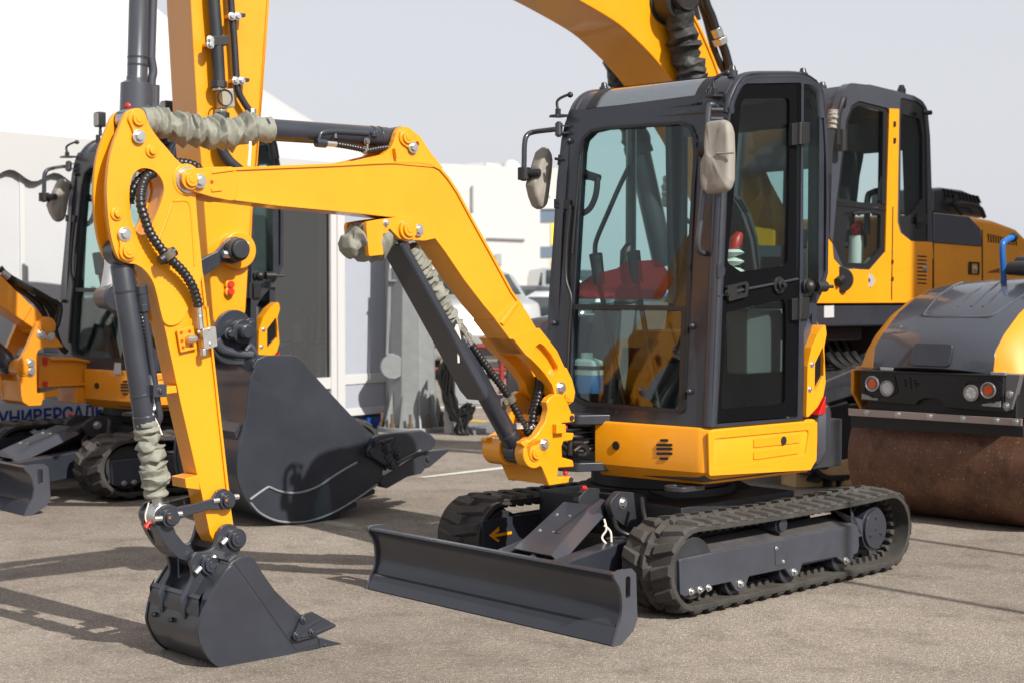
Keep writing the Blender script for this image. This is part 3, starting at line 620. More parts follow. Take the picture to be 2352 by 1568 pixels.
    mb = MB(); mb.tube([dr.p3('d', *q, .0) for q in ((850,975),(970,945),(1090,922),(1178,904))], .007, 8); mb.build('latch_rod', GRY, do, bevel=0)
    mb = MB(); mb.prism(dr, rnd(DP([(876,934),(962,914),(970,930),(962,976),(882,998),(890,966)]), .012), -.006, .014, holes=[rnd(DP([(918,936),(955,926),(954,962),(918,974)]), .008)]); mb.prism(dr, DP([(915,930),(958,922),(958,968),(915,978)]), -.006, -.003); mb.bolt(dr.p3('d', 888, 962, .014), Hf.l, .012, .008); mb.build('door_handle', BLK, do, bevel=.003)
    p = dr.p3('d', 1096, 930, -.006); mb = MB(); mb.cyl(p, p+Hf.l*.014, .042); mb.cyl(p+Hf.l*.014, p+Hf.l*.03, .024); mb.cyl(p+Hf.l*.03, p+Hf.l*.05, .012)
    for q in ((-.022, .02), (.02, -.026)): mb.bolt(p+Hf.f*q[0]+V((0,0,q[1]))+Hf.l*.014, Hf.l, .006, .005)
    mb.build('latch_knob', BLK, do, bevel=.002)
    for ys in ((258,354),(980,1074)):
        mb = MB(); y0, y1 = ys
        mb.prism(dr, DP([(1146,y0+6),(1184,y0),(1184,y1-4),(1146,y1)]), -.006, .016); mb.prism(dr, DP([(1190,y0+2),(1217,y0),(1217,y1-8),(1190,y1-4)]), -.0, .018)
        mb.tube([dr.p3('d', 1188, y0, .016), dr.p3('d', 1186, y1-4, .016)], .016, 12); mb.build('hinge', BLK, do, bevel=.003)
    p = dr.p3('d', 1212, 935, .0); mb = MB(); mb.cyl(p, p+Hf.l*.02, .04); mb.sphere(p+Hf.l*.02, .034, 8); mb.cyl(p+Hf.l*.05-Hf.f*.02, p+Hf.l*.06-Hf.f*.085, .028, n=20); mb.tube([p+Hf.l*.03-Hf.f*.08, p+Hf.l*.05-Hf.f*.16], .01, 8)
    mb.build('door_stop', BLK, cabo, bevel=.003)
    mb = MB(); mb.prism(dr, rnd(DP([(848,840),(862,838),(878,862),(874,890),(846,905)]), .012), -.004, .006); mb.build('striker_plate', GRY, cabo, bevel=.002)
    # ---- grab rail outside the near pillar
    mb = MB(); mb.tube(spl([cf.p3('d', *q) for q in ((846,196,.0),(826,184,.07),(812,200,.085),(806,300,.09),(796,480,.09),(778,660,.085),(768,750,.08),(775,790,.05),(800,800,.0))], 6), .013, 12)
    for y in (200, 238):
        mb.hexa([cf.p3('d', 822, y+6, .07), cf.p3('d', 822, y-2, .07), cf.p3('d', 872, y-2, .0), cf.p3('d', 872, y+8, .0)], [cf.p3('d', 822, y+6, .085), cf.p3('d', 822, y-2, .085), cf.p3('d', 872, y-2, .02), cf.p3('d', 872, y+8, .02)])
    mb.build('grab_rail', GRYL, P, bevel=.002)
    # ---- mirrors with cloth covers
    def cover(pl, L, th, seed, t0):
        o = rnd(L, .03, 5); cxx = sum(p[0] for p in o)/len(o); cyy = sum(p[1] for p in o)/len(o)
        rings = []
        for k, (sc, t) in enumerate(((.0, .05), (.35, .05), (.7, .07), (.95, .2), (1, .38), (1, .62), (.97, .82), (.9, .95), (.75, 1), (.5, 1), (.25, 1), (0, 1))):
            ring = []
            for i, p in enumerate(o):
                x, y = cxx+(p[0]-cxx)*max(sc, .02), cyy+(p[1]-cyy)*max(sc, .02)
                ring.append(pl.at(x, y, t0+th*(t-.5)+(.012*noise.noise(V((x*14, y*9, seed)))+0.006*(1-2*abs(noise.noise(V((x*26+y*13, y*12, seed+4))))))*(1 if k > 3 else .4)))
            rings.append(ring)
        mm = MB(); mm.loft(rings); return mm
    mp = Pl(cf.o, cf.e1, cf.e2, cf.n)
    L = mp.pts('d', [(816,268),(830,258),(888,250),(912,264),(920,300),(921,400),(919,500),(908,540),(880,550),(822,557),(802,540),(795,500),(797,430),(812,405),(818,385),(816,350)], .10)
    mm = MB(); p0 = cf.p3('d', 806, 372, .09); mm.cyl(p0-cf.e1*.035, p0+cf.e1*.06, .036, n=20); mm.cyl(p0+V((0,0,-.06)), p0+V((0,0,.04)), .017, n=12)
    for dz in (-.012, .012): mm.bolt(p0-cf.e1*.035+V((0,0,dz))+n*.004, -cf.e1, .006, .003)
    mi = mm.build('mirror_clamp', BLK, P, bevel=.003)
    cover(mp, L, .075, 2, .115).build('mirror_cover', CLOTHD, mi, bevel=0, sharp=70)
    q = mp.pts('d', [(842,386),(916,384)], .16); mm = MB(); mm.tube([mp.at(*q[0], .158), mp.at(*q[1], .158)], .004, 6); mm.build('cover_seam', CLOTHD, mi, bevel=0)
    # far mirror, reaching forward on a bent tube
    fm = Hf.side(YF-.18)
    mm = MB(); arm = [cf.p3('d', 196, 286, .02), cf.p3('d', 170, 288, .04)]+[fm.p3('d', *q) for q in ((90,298),(62,312),(52,345),(50,420),(48,500))]
    mm.tube(spl(arm, 5), .014, 12)
    mm.cyl(cf.p3('d', 193, 262, .03), cf.p3('d', 193, 312, .03), .02, n=16); mm.cyl(cf.p3('d', 193, 256, .03), cf.p3('d', 193, 318, .03), .012, n=8)
    for y in (272, 300): mm.hexa([cf.p3('d', 186, y-3, .02), cf.p3('d', 236, y-3, .0), cf.p3('d', 236, y+4, .0), cf.p3('d', 186, y+4, .02)], [cf.p3('d', 186, y-3, .045), cf.p3('d', 236, y-3, .02), cf.p3('d', 236, y+4, .02), cf.p3('d', 186, y+4, .045)])
    ma = mm.build('mirror_arm', GRY, P, bevel=.002)
    mm = MB(); c0_ = fm.p3('d', 50, 468); mm.cyl(c0_-V((0,0,.035)), c0_+V((0,0,.03)), .034, n=18); mm.cyl(c0_, c0_+Hf.l*.08-Hf.f*.04, .022, n=14); mm.build('mirror_clamp', BLK, ma, bevel=.003)
    mpl = Pl(fm.o, fm.e1, fm.e2, fm.n)
    L = mpl.pts('d', [(120,358),(133,380),(138,410),(134,460),(124,560),(114,606),(98,620),(84,610),(68,570),(57,520),(60,500),(74,478),(80,440),(100,375)])
    cover(mpl, L, .09, 5, .02).build('mirror_cover', CLOTHD, ma, bevel=0, sharp=70)
    # ---- inside
    mb = MB(); mb.loft([[Hf.w(x+dx_, y, z) for x, y in rnd([(-.24, .0+ins_), (-.12, .0+ins_), (-.10, .5-ins_), (-.24, .5-ins_)], .05)] for z, dx_, ins_ in ((1.28, .08, .02), (1.4, .05, 0), (1.62, .0, .0), (1.78, -.02, .03), (1.90, -.035, .08), (1.98, -.045, .14), (2.01, -.05, .18))]); mb.loft([[Hf.w(x, y, z) for x, y in rnd([(-.2, -.0), (.26, .02), (.26, .48), (-.2, .5)], .07)] for z in (1.17, 1.22, 1.29, 1.31)])
    se = mb.build('seat', mat('seat_fabric', (.022, .024, .027), .8, bump=.3, bscale=500), P, bevel=.01)
    mb = MB(); mb.box(Hf, -.2, .22, .05, .45, .9, 1.17); mb.build('seat_base', BLK, se)
    mb = MB(); mb.box(Hf, -.3, .1, .54, .68, 1.1, 1.42); mb.box(Hf, -.3, .15, -.17, -.03, 1.1, 1.45); mb.hexa([Hf.w(.30, -.20, .9), Hf.w(.42, -.20, .9), Hf.w(.42, .02, .9), Hf.w(.3, .02, .9)], [Hf.w(.18, -.18, 1.45), Hf.w(.32, -.18, 1.42), Hf.w(.32, -.0, 1.42), Hf.w(.18, 0, 1.45)])
    co = mb.build('console', mat('console_plastic', (.11, .11, .112), .5), P, bevel=.012)
    for y, x in ((.60, .10), (-.08, .18)):
        mb = MB(); b = Hf.w(x, y, 1.42); ringsz = [.075, .062, .070, .056, .062, .048, .052, .036]
        mb.tube([b+V((0,0,.018*i)) for i in range(8)], ringsz, 16); mb.tube([b+V((0,0,.12)), b+V((0,0,.2))+Hf.f*.01, b+V((0,0,.30))+Hf.f*.0, b+V((0,0,.34))-Hf.f*.02], [.022, .03, .034, .02], 14); mb.build('joystick', BLK, co, bevel=.004)
    mb = MB(); b = Hf.w(.12, .60, 1.60)
    mb.tube(spl([b, b+V((0,0,.06)), b+V((0,0,.12))]), [.05*(.8+.35*math.sin(i)) for i in range(17)], 14, jit=lambda i, k, a: 1+.2*noise.noise(V((i*.5, a*1.3, 3)))); mb.build('joystick_wrap', mat('white_bag', (.75, .75, .72), .4), co, bevel=0)
    mb = MB(); mb.tube([b+V((0,0,.11)), b+V((0,0,.16))-Hf.f*.02, b+V((0,0,.2))-Hf.f*.05], [.022, .035, .02], 10); mb.build('joystick_cap', RED, co)
    # travel levers
    for y, tx, ty in ((.06, 345, 800), (.30, 500, 790)):
        mb = MB(); b = Hf.w(.34, y, .92); t = cf.p3('d', tx, ty, -.12); t2 = t+V((0,0,-.16))-Hf.l*(-.03); mb.tube([b, t2, t], .014, 10); mb.tube([t2, t], [.03, .036], 12); mb.build('travel_lever', BLK, P)
    mb = MB(); rp = cf; pp = [cf.hit('d', x, y, -.10) for x, y in ((262,985),(268,930),(330,885),(430,860),(470,832),(600,824),(664,905),(610,988))]
    mb.prism(cf, rnd(pp, .03), -.112, -.106); mb.build('red_cover_sheet', redfilm(), P, bevel=0)
    mb = MB(); bp = [cf.p3('d', 308, 1290, -.085)]; c_ = bp[0]
    br = Fr((c_.x, c_.y), (n.x, n.y)); zb = cf.p3('d', 308, 1372, -.085).z; zt = cf.p3('d', 308, 1238, -.085).z
    def rr(s_, z): return [br.w(x*s_, y*s_, z) for x, y in rnd([(-.05, -.085), (.05, -.085), (.05, .085), (-.05, .085)], .025)]
    mb.loft([rr(.93, zb), rr(1, zb+.01), rr(1, zb+(zt-zb)*.55)]); wb = mb.build('washer_bottle', mat('washer_fluid', (.06, .3, .72), .25), P, bevel=0)
    mb = MB(); mb.loft([rr(1, zb+(zt-zb)*.55), rr(1, zt-.03), rr(.93, zt), rr(.5, zt+.012)]); mb.cyl(br.w(0, 0, zt), br.w(0, 0, zt+.04), .03); mb.build('bottle_top', mat('white_poly', (.62, .82, .8), .35), wb, bevel=.004)
    mb = MB(); zz = zt-.045; mb.loft([rr(1.03, zz), rr(1.03, zz+.02)]); mb.build('strap', BLK, wb, bevel=0)
    mb = MB(); mb.tube(spl([cf.p3('d', *q) for q in ((488,430,-.66),(440,530,-.66),(392,640,-.66),(348,745,-.66),(342,800,-.66))], 5), .014, 8); mb.build('gas_strut', BLK, P, bevel=0)
    mb = MB(); mb.tube([cf.p3('d', 492, 290, -.72), cf.p3('d', 490, 860, -.72)], .03, 8); mb.build('rear_pillar', GRY, cabo, bevel=0)
cab()
# ------------------------------------------------------------------ boom, arm, bucket
YB = .02
def hw(x, y, z): return Hf.w(x, y, z)
def swing():
    pl = Hf.side(.15)
    o = pl.pts('o', [(1700,420),(1725,380),(1775,350),(1830,352),(1875,400),(1890,450),(1912,500),(1912,515),(1940,515),(1940,582),(1900,590),(1832,596),(1826,672),(1936,676),(1922,738),(1845,750),(1832,790),(1836,880),(1926,905),(1935,962),(1802,970),(1796,1042),(1930,1042),(1924,1090),(1725,1120),(1660,965),(1600,932),(1560,916),(1534,870),(1530,810),(1490,770),(1500,745),(1560,742),(1620,690),(1690,580),(1715,480)])
    o = [p for p in o]
    mb = MB(); mb.prism(pl, o, -.045, 0); mb.prism(Hf.side(-.11), o, -.045, 0)
    # body between the cheeks: lower scoop and the hub for the swing pin
    sc = pl.pts('o', [(1560,930),(1600,945),(1655,972),(1715,1105),(1800,1085),(1800,1050),(1930,1050),(1925,1080),(1725,1112),(1560,1085),(1500,1060),(1440,960),(1450,905),(1500,900)])
    mb.prism(Hf.side(-.13), [pl.hit('o', *q) for q in ((1535,880),(1560,916),(1600,932),(1660,965),(1722,1112),(1925,1084),(1925,1048),(1760,1048),(1750,905),(1700,880),(1600,880))], 0, .27)
    mb.prism(Hf.side(-.12), [pl.hit('o', *q) for q in ((1745,540),(1905,505),(1936,520),(1936,575),(1830,592),(1745,600))], 0, .25)
    mb.prism(Hf.side(-.12), [pl.hit('o', *q) for q in ((1760,610),(1822,600),(1822,680),(1920,680),(1915,735),(1840,745),(1830,790),(1800,790),(1780,700))], 0, .02)
    cy = Hf.loc(pl.p3('o', 1605, 845)); cx, cz = cy[0], cy[2]
    mb.cyl(hw(cx, .08, cz), hw(cx, .15, cz), .075); mb.cyl(hw(cx, -.16, cz), hw(cx, -.03, cz), .075)
    so = mb.build('swing_post', YEL, P, bevel=.007)
    mb = MB(); b = pl.pts('o', [(1750,598),(1828,598),(1832,672),(1750,680)]); mb.prism(pl, b, -.0, .03); mb.build('stop_block', YEL, so, bevel=.004)
    mb = MB(); pin(mb, pl.p3('o', 1605, 845), Hf.l, .028, .006); mb.prism(pl, rnd([pl.hit('o', *q) for q in ((1560,850),(1590,800),(1660,735),(1712,742),(1718,790),(1660,850),(1620,895),(1575,890))], .02), 0, .01); mb.build('pin', YEL, so, bevel=.003)
    mb = MB(); mb.bolt(pl.p3('o', 1680, 772, .01), Hf.l, .022, .016); mb.build('bolt', STEEL, so, bevel=.002)
    for q in ((1912,550),(1905,1068)):
        mb = MB(); p = pl.p3('o', *q, .001); mb.cyl(p, p+Hf.l*.004, .014); mb.build('bolt', DRK, so, bevel=.001)
    for q in ((1858,626),(1860,1008)):
        p = hw(.74, .09, 0); p = pl.p3('o', *q, -.05); mb = MB(); mb.cyl(p, p+Hf.l*.02+Hf.f*.02, .013, n=10); mb.sphere(p+Hf.l*.022+Hf.f*.02, .01, 5); mb.build('red_cap', RED, so, bevel=0)
    mb = MB(); q = pl.mix([('o',1545,600),('o',1640,600),('o',1640,650),('o',1545,655)]); mb.prism(Hf.side(.05), q, 0, .02); mb.bolt(Hf.side(.07).p3('o', 1615, 630), Hf.l, .012, .01); mb.cyl(Hf.side(.07).p3('o', 1572, 630), Hf.side(.073).p3('o', 1572, 630), .008); mb.build('hose_clamp', STEEL, so, bevel=.002)
    for k, (x0, y) in enumerate(((1640,.05),(1665,.02),(1690,-.01),(1625,-.03))):
        L = [Hf.side(y).p3('o', *q) for q in ((x0-60,690),(x0-55,560),(x0-20,420),(x0+5,300),(x0+15,180))]
        mb = MB(); spiral_hose(mb, L, .02, .02); mb.build('hydraulic_hose', HOSE, so, bevel=0)
    mb = MB(); mb.tube(spl([pl.p3('o', *q, -.02) for q in ((1900,860),(1895,800),(1905,745))]), .012, 8); mb.tube(spl([pl.p3('o', *q, -.05) for q in ((1930,830),(1990,790),(2030,820),(2020,860),(1960,860))]), .010, 8); mb.tube(spl([pl.p3('o', *q, -.06) for q in ((1920,760),(1990,760),(2040,800),(2050,850))]), .010, 8); mb.build('hose_bundle', HOSE, so, bevel=0)
    return cx, cz
BCX, BCZ = swing()
def boom():
    pl = Hf.side(.10)
    top = pl.mix([('a',1085,455),('a',1210,452),('a',1568,438),('c',300,328),('c',480,318),('c',640,312),('c',720,313),('c',775,322),('c',830,350),('c',872,398),('c',920,470),('c',1000,620),('c',1100,800),('c',1200,985),('c',1250,1055),('c',1268,1092)])
    low = pl.mix([('c',1180,1228),('c',1140,1165),('c',1050,1058),('c',950,928),('c',850,780),('c',790,700),('c',740,645),('c',700,620),('c',640,607),('c',550,603),('c',420,588),('c',270,573),('c',0,548),('a',1210,622),('a',1090,600)])
    outl = top+low
    ctr = (0, 0)
    mb = MB()
    # plates: recessed webs between top and bottom flanges -> outline ring proud by 7 mm
    def inset(poly, d):
        n = len(poly); out = []; A = sum(poly[i-1][0]*poly[i][1]-poly[i][0]*poly[i-1][1] for i in range(n)); s_ = 1 if A > 0 else -1
        for i in range(n):
            a, b, c = V(poly[i-1]), V(poly[i]), V(poly[(i+1) % n]); e = ((b-a).normalized()+(c-b).normalized()).normalized(); out.append((b.x-e.y*d*s_, b.y+e.x*d*s_))
        return out
    mb.prism(pl, outl, -.16, 0, holes=[])
    mb = MB(); ins = inset(outl, .012)
    mb.prism(pl, outl, -.16, 0, holes=[ins]); mb.prism(pl, inset(outl, .010), -.152, -.008)
    bo = mb.build('boom', YEL, P, bevel=.004)
    # cast nose at the arm end
    mb = MB(); nose = rnd(pl.mix([('a',930,480),('a',950,462),('a',1090,450),('a',1212,448),('a',1225,540),('a',1212,630),('a',1090,606),('a',980,572),('a',935,530)]), .03)
    for y0, y1 in ((.084, .108), (-.068, -.045)): mb.prism(Hf.side(y0), nose, 0, y1-y0)
    mb.prism(Hf.side(-.06), pl.mix([('a',1035,468),('a',1085,460),('a',1200,456),('a',1200,612),('a',1100,592),('a',1035,576)]), 0, .155)
    mb.prism(Hf.side(.108), pl.mix([('a',1085,486),('a',1200,470),('a',1210,456),('a',1090,470)]), -.01, .006); mb.prism(Hf.side(.108), pl.mix([('a',1082,560),('a',1130,564),('a',1140,574),('a',1085,580)]), -.01, .006)
    mb.build('boom_nose', YEL, bo, bevel=.003)
    s2 = Hf.side(.108)
    mb = MB(); pin(mb, s2.p3('a', 980, 515), Hf.l, .028, .01); mb.prism(s2, rnd(s2.pts('a', [(945,500),(965,475),(1050,490),(1058,530),(1040,555),(985,560),(950,545)]), .025), -.003, .012); mb.build('pin', YEL, bo, bevel=.003)
    mb = MB(); mb.bolt(s2.p3('a', 1030, 523, .012), Hf.l, .022, .016); mb.build('bolt', STEEL, bo, bevel=.002)
    mb = MB(); q = s2.p3('a', 1092, 527); mb.cyl(q, q+Hf.l*.003, .007); mb.build('paint_dot', REDP, bo, bevel=0)
    # bracket on top for the arm cylinder
    br = rnd(pl.pts('c', [(300,332),(420,308),(530,282),(572,250),(590,210),(600,170),(620,140),(650,138),(722,185),(748,225),(772,262),(842,352),(770,345),(600,330)]), [0,.02,.05,.05,0,.02,.03,.03,.02,.03,.03,0,0,0])
    mb = MB(); mb.prism(pl, br, -.03, -.002, holes=[circ(pl.hit('c', 709, 228), .012)]); mb.prism(Hf.side(-.035), br, -.022, 0)
    mb.prism(Hf.side(-.05), pl.pts('c', [(590,305),(770,312),(830,345),(600,330)]), 0, .14)
    mb.prism(pl, pl.pts('c', [(580,252),(592,252),(600,300),(588,300)]), -.004, .02); kb = mb.build('cylinder_bracket', YEL, bo, bevel=.005)
    mb = MB(); pin(mb, pl.p3('c', 653, 192), Hf.l, .03, .006); mb.prism(pl, rnd(pl.pts('c', [(615,190),(640,155),(680,165),(690,220),(712,240),(695,265),(675,262),(625,225)]), .02), -.002, .008); mb.build('pin', YEL, bo, bevel=.003)
    mb = MB(); mb.bolt(pl.p3('c', 687, 246, .008), Hf.l, .02, .014); mb.build('bolt', STEEL, bo, bevel=.002)
    # bracket below for the boom cylinder
    lw = rnd(pl.pts('c', [(442,650),(446,628),(500,618),(640,600),(730,625),(800,715),(740,728),(690,724),(652,732),(612,716),(580,684),(562,664),(545,690),(528,692),(524,722),(531,800),(455,808),(448,730)]), [0,.02,0,0,0,0,.03,.02,.03,.03,.0,.004,.01,.012,.012,0,.01,0])
    mb = MB(); mb.prism(pl, lw, -.022, .006); lw2 = lw; mb.prism(Hf.side(-.066), lw2, 0, .022); mb.prism(Hf.side(-.05), pl.pts('c', [(600,606),(740,630),(790,700),(700,640),(620,625)]), 0, .14)
    lb = mb.build('lower_bracket', YEL, bo, bevel=.004)
    mb = MB(); pin(mb, pl.p3('c', 655, 667, .006), Hf.l, .033, .014); mb.prism(pl, rnd(pl.pts('c', [(620,640),(650,625),(690,640),(735,655),(740,685),(700,700),(660,712),(625,695)]), .02), .006, .014); mb.build('pin', YEL, bo, bevel=.003)
    for q, r_ in (((714,672),.021), ((546,635),.012)):
        mb = MB(); mb.bolt(pl.p3('c', *q, .014 if r_ > .02 else .006), Hf.l, r_, .014); mb.build('bolt', STEEL, bo, bevel=.002)
    # foot: crotch casting and two legs
    bl = pl.mix([('r',835,575),('r',700,395),('r',905,205),('r',1000,310),('r',1090,470),('r',1170,570),('r',1060,760),('r',950,722)])
    mb = MB(); mb.prism(pl, bl, -.165, .004)
    leg = pl.mix([('r',1090,470),('r',1170,570),('r',1262,690),('r',1335,850),('o',1835,130),('o',1882,230),('o',1906,330),('o',1892,408),('o',1842,442),('o',1790,418),('o',1735,352),('r',1215,1020),('r',1190,985),('r',1140,910),('r',1080,842),('r',1010,772),('r',950,722),('r',835,575)])
    pk = rnd(pl.pts('r', [(1018,722),(1060,640),(1096,612),(1135,640),(1205,725),(1280,858),(1216,950),(1130,850)]), [.01,.03,.03,.02,.01,.02,.01,.02])
    mb.prism(pl, leg, -.0, .03, holes=[pk]); mb.prism(pl, leg, -.05, 0)
    pf = Hf.side(-.065); mb.prism(pf, leg, -.06, .0)
    mb.hexa([pl.at(*p, -.16) for p in (pl.hit('r',835,575), pl.hit('r',950,722), pl.hit('r',1060,640), pl.hit('r',1000,480))], [pl.at(*p, -.05) for p in (pl.hit('r',835,575), pl.hit('r',950,722), pl.hit('r',1060,640), pl.hit('r',1000,480))])
    mb.build('boom_foot', YEL, bo, bevel=.008)
    mb = MB(); mb.hexa([pl.p3('r', *q, .0) for q in ((745,415),(900,210),(935,235),(780,455))], [pl.p3('r', *q, .012) for q in ((752,418),(902,218),(928,238),(780,445))]); mb.build('weld_strip', YEL, bo, bevel=.003)
    mb = MB(); pin(mb, pl.p3('o', 1865, 372, .03), Hf.l, .024, .01); mb.prism(pl, rnd(pl.pts('o', [(1822,330),(1850,318),(1880,330),(1895,380),(1870,415),(1835,405)]), .02), .03, .038); mb.build('pin', YEL, bo, bevel=.003)
    mb = MB(); mb.bolt(pl.p3('o', 1820, 302, .03), Hf.l, .024, .018); mb.build('bolt', STEEL, bo, bevel=.002)
boom()
def arm():
    pl = Hf.side(.08)
    up = spl2(pl.pts('a', [(700,147),(738,162),(768,235),(812,300),(860,355),(905,408),(955,455),(1005,540),(1008,620),(1020,780),(1035,940),(1030,1060),(985,1150),(935,1240),(885,1266),(845,1250),(826,1190),(808,1110),(786,1040),(745,982),(700,952),(655,945),(612,922),(588,870),(568,790),(555,690),(549,560),(560,430),(580,340),(608,262),(640,185),(665,158)]), 4, True)
    slot = spl2(pl.pts('a', [(740,456),(790,468),(828,508),(843,560),(832,620),(802,700),(766,770),(738,800),(706,788),(682,742),(668,660),(666,570),(680,500),(706,468)]), 4, True)
    mb = MB(); mb.prism(pl, up, -.018, .004, holes=[slot]); mb.prism(Hf.side(-.044), up, .0, .018, holes=[slot])
    ao = mb.build('arm', YEL, P, bevel=.004)
    web = pl.mix([('a',720,300),('a',790,330),('a',880,420),('a',980,520),('a',1000,620),('a',1030,800),('a',1068,1180),('j',1165,370),('j',1215,800),('b',770,0),('b',826,500),('b',855,690),('b',838,770),('b',800,800),('b',752,790),('b',725,740),('b',680,520),('j',1013,896),('j',985,760),('j',925,480),('a',838,1200),('a',815,1110),('a',760,985),('a',690,935),('a',640,910),('a',618,830),('a',596,690),('a',596,540),('a',612,420),('a',650,330)])
    cxy = (sum(p[0] for p in slot)/len(slot), sum(p[1] for p in slot)/len(slot)); sl2 = [(cxy[0]+(p[0]-cxy[0])*1.08, cxy[1]+(p[1]-cxy[1])*1.04) for p in slot]
    mb = MB(); mb.prism(Hf.side(-.034), web, 0, .108, holes=[sl2])
    # closing plate along the long box, slightly proud edges
    mb.prism(pl, pl.mix([('a',1046,1000),('a',1068,1180),('j',1165,370),('j',1215,800),('b',770,0),('b',826,500),('b',838,600),('b',826,600),('b',812,500),('b',757,0),('j',1203,800),('j',1152,370),('a',1055,1180),('a',1035,1000)]), -.004, .003)
    mb.build('arm_box', YEL, ao, bevel=.005)
    # arm boss beside the boom nose
    c0 = Hf.loc(Hf.side(.108).p3('a', 980, 515)); mb = MB(); mb.cyl(hw(c0[0], -.045, c0[2]), hw(c0[0], .088, c0[2]), .066, n=36); mb.build('pivot_boss', YEL, ao, bevel=.004)
    mb = MB(); mb.cyl(hw(c0[0], .088, c0[2]), hw(c0[0], .095, c0[2]), .053, n=36); mb.build('shim', STEEL, ao, bevel=0)
    for (px, py, bx, by, L) in ((705,203,717,293,[(650,200),(672,158),(705,146),(735,165),(748,215),(742,310),(718,322),(692,308),(672,250)]), (655,885,643,797,[(612,880),(605,790),(630,762),(665,780),(672,830),(690,875),(688,915),(655,934),(620,915)])):
        mb = MB(); pin(mb, pl.p3('a', px, py, .004), Hf.l, .026, .012); mb.prism(pl, rnd(pl.pts('a', L), .02), .004, .015); mb.build('pin', YEL, ao, bevel=.003)
        mb = MB(); mb.bolt(pl.p3('a', bx, by, .015), Hf.l, .021, .015); mb.build('bolt', STEEL, ao, bevel=.002)
    for q in ((780,368),(600,692)):
        mb = MB(); p = pl.p3('a', *q, .004); mb.cyl(p, p+Hf.l*.008, .026); mb.cyl(p+Hf.l*.008, p+Hf.l*.02, .014); mb.build('plug_boss', YEL, ao, bevel=.004)
    # raised bead that frames the lower doubler
    mb = MB(); mb.tube(spl([pl.p3('a', *q, .002) for q in ((885,640),(850,740),(810,840))], 4), .006, 8); mb.tube(spl([pl.p3('a', *q, .002) for q in ((890,625),(965,628),(985,700),(1003,960))], 4), .006, 8); mb.build('weld_bead', YEL, ao, bevel=0)
    # cross pins between the plates
    for q in ((520,700),(545,860)): pass
    t1 = Hf.loc(pl.p3('a', 705, 203)); mb = MB(); mb.cyl(hw(t1[0], -.03, t1[2]), hw(t1[0], .065, t1[2]), .045); mb.build('pin_sleeve', BLK, ao)
    t2 = Hf.loc(pl.p3('a', 655, 885))
    # valve plate with red dots and metal block
    mb = MB(); mb.prism(pl, rnd(pl.pts('a', [(905,1290),(990,1265),(1010,1385),(925,1405)]), .006), .0, .012); vp = mb.build('valve_plate', YEL, ao, bevel=.003)
    for q in ((935,1303),(977,1296),(938,1345),(944,1378),(985,1370)):
        mb = MB(); p = pl.p3('a', *q, .012); mb.cyl(p, p+Hf.l*.002, .007, n=10); mb.build('paint_dot', REDP, ao, bevel=0)
    mb = MB(); mb.prism(pl, rnd(pl.pts('a', [(1012,1285),(1080,1268),(1090,1370),(1022,1390)]), .008), .006, .05)
    for q in ((1000,1335),): p = pl.p3('a', *q, .03); mb.cyl(p-Hf.f*-.03, p-Hf.f*.01, .016, n=6)
    for q0, q1, r_ in (((1030,1215),(1036,1285),.014), ((1050,1385),(1052,1420),.015), ((1027,1165),(1031,1215),.013)): mb.cyl(pl.p3('a', *q0, .035), pl.p3('a', *q1, .035), r_, n=8)
    for q in ((1078,1285),(1085,1360),(1028,1300)): mb.bolt(pl.p3('a', *q, .05), Hf.l, .006, .004)
    mb.build('valve_block', STEEL, ao, bevel=.003)
    for (reg, L) in (('j', [(920,820),(978,812),(985,852),(925,860)]), ('j', [(1028,1330),(1105,1312),(1112,1395),(1035,1385)])):
        mb = MB(); q = pl.pts(reg, L); mb.prism(pl, q, -.10, .012); mb.build('hose_bracket', YEL, ao, bevel=.003)
    # hoses
    mb = MB(); spiral_hose(mb, [pl.p3('a', x, y, t) for x, y, t in ((795,478,-.03),(752,505,.0),(728,570,.03),(726,640,.045),(745,710,.05),(775,790,.05),(828,868,.055),(880,925,.06),(945,990,.055),(990,1060,.05),(1012,1120,.042),(1024,1170,.035))], .019, .02); mb.build('hydraulic_hose', HOSE, ao, bevel=0)
    mb = MB(); spiral_hose(mb, [pl.p3('a', x, y, t) for x, y, t in ((770,482,-.06),(715,520,-.05),(680,580,-.05),(668,640,-.06))], .018, .02); mb.build('hydraulic_hose', HOSE, ao, bevel=0)
    mb = MB(); spiral_hose(mb, [Hf.side(.03).p3('a', x, y) for x, y in ((905,425),(960,430),(1010,446),(1045,480))], .018, .02); mb.build('hydraulic_hose', HOSE, ao, bevel=0)
    mb = MB(); p = pl.p3('a', 868, 905, .06); ax = (pl.p3('a', 905, 880, .06)-pl.p3('a', 835, 925, .06)).normalized(); mb.cyl(p-ax*.045, p+ax*.035, .02); mb.tube([p+V((0,0,.0))+Hf.l*.02*math.cos(a)+ax*0+(Hf.f*.6+V((0,0,-.8))).normalized()*0 for a in (0,)]*2, .01) if 0 else None
    q = pl.p3('a', 822, 932, .0); mb.cyl(q, q+Hf.l*.05, .012); mb.bolt(q+Hf.l*.05, Hf.l, .012, .01); mb.build('hose_clamp', BLK, ao, bevel=.003)
    mb = MB(); d_ = (pl.p3('a', 905, 950, .06)-pl.p3('a', 850, 870, .06)).normalized(); mb.cyl(p-d_*.012, p+d_*.012, .03); mb.cyl(p-d_*.02, p-d_*.012, .027); mb.build('clamp_ring', mat('brown_grey', (.12, .10, .08), .5), ao, bevel=.002)
    return t1, t2
TP, TQ = arm()
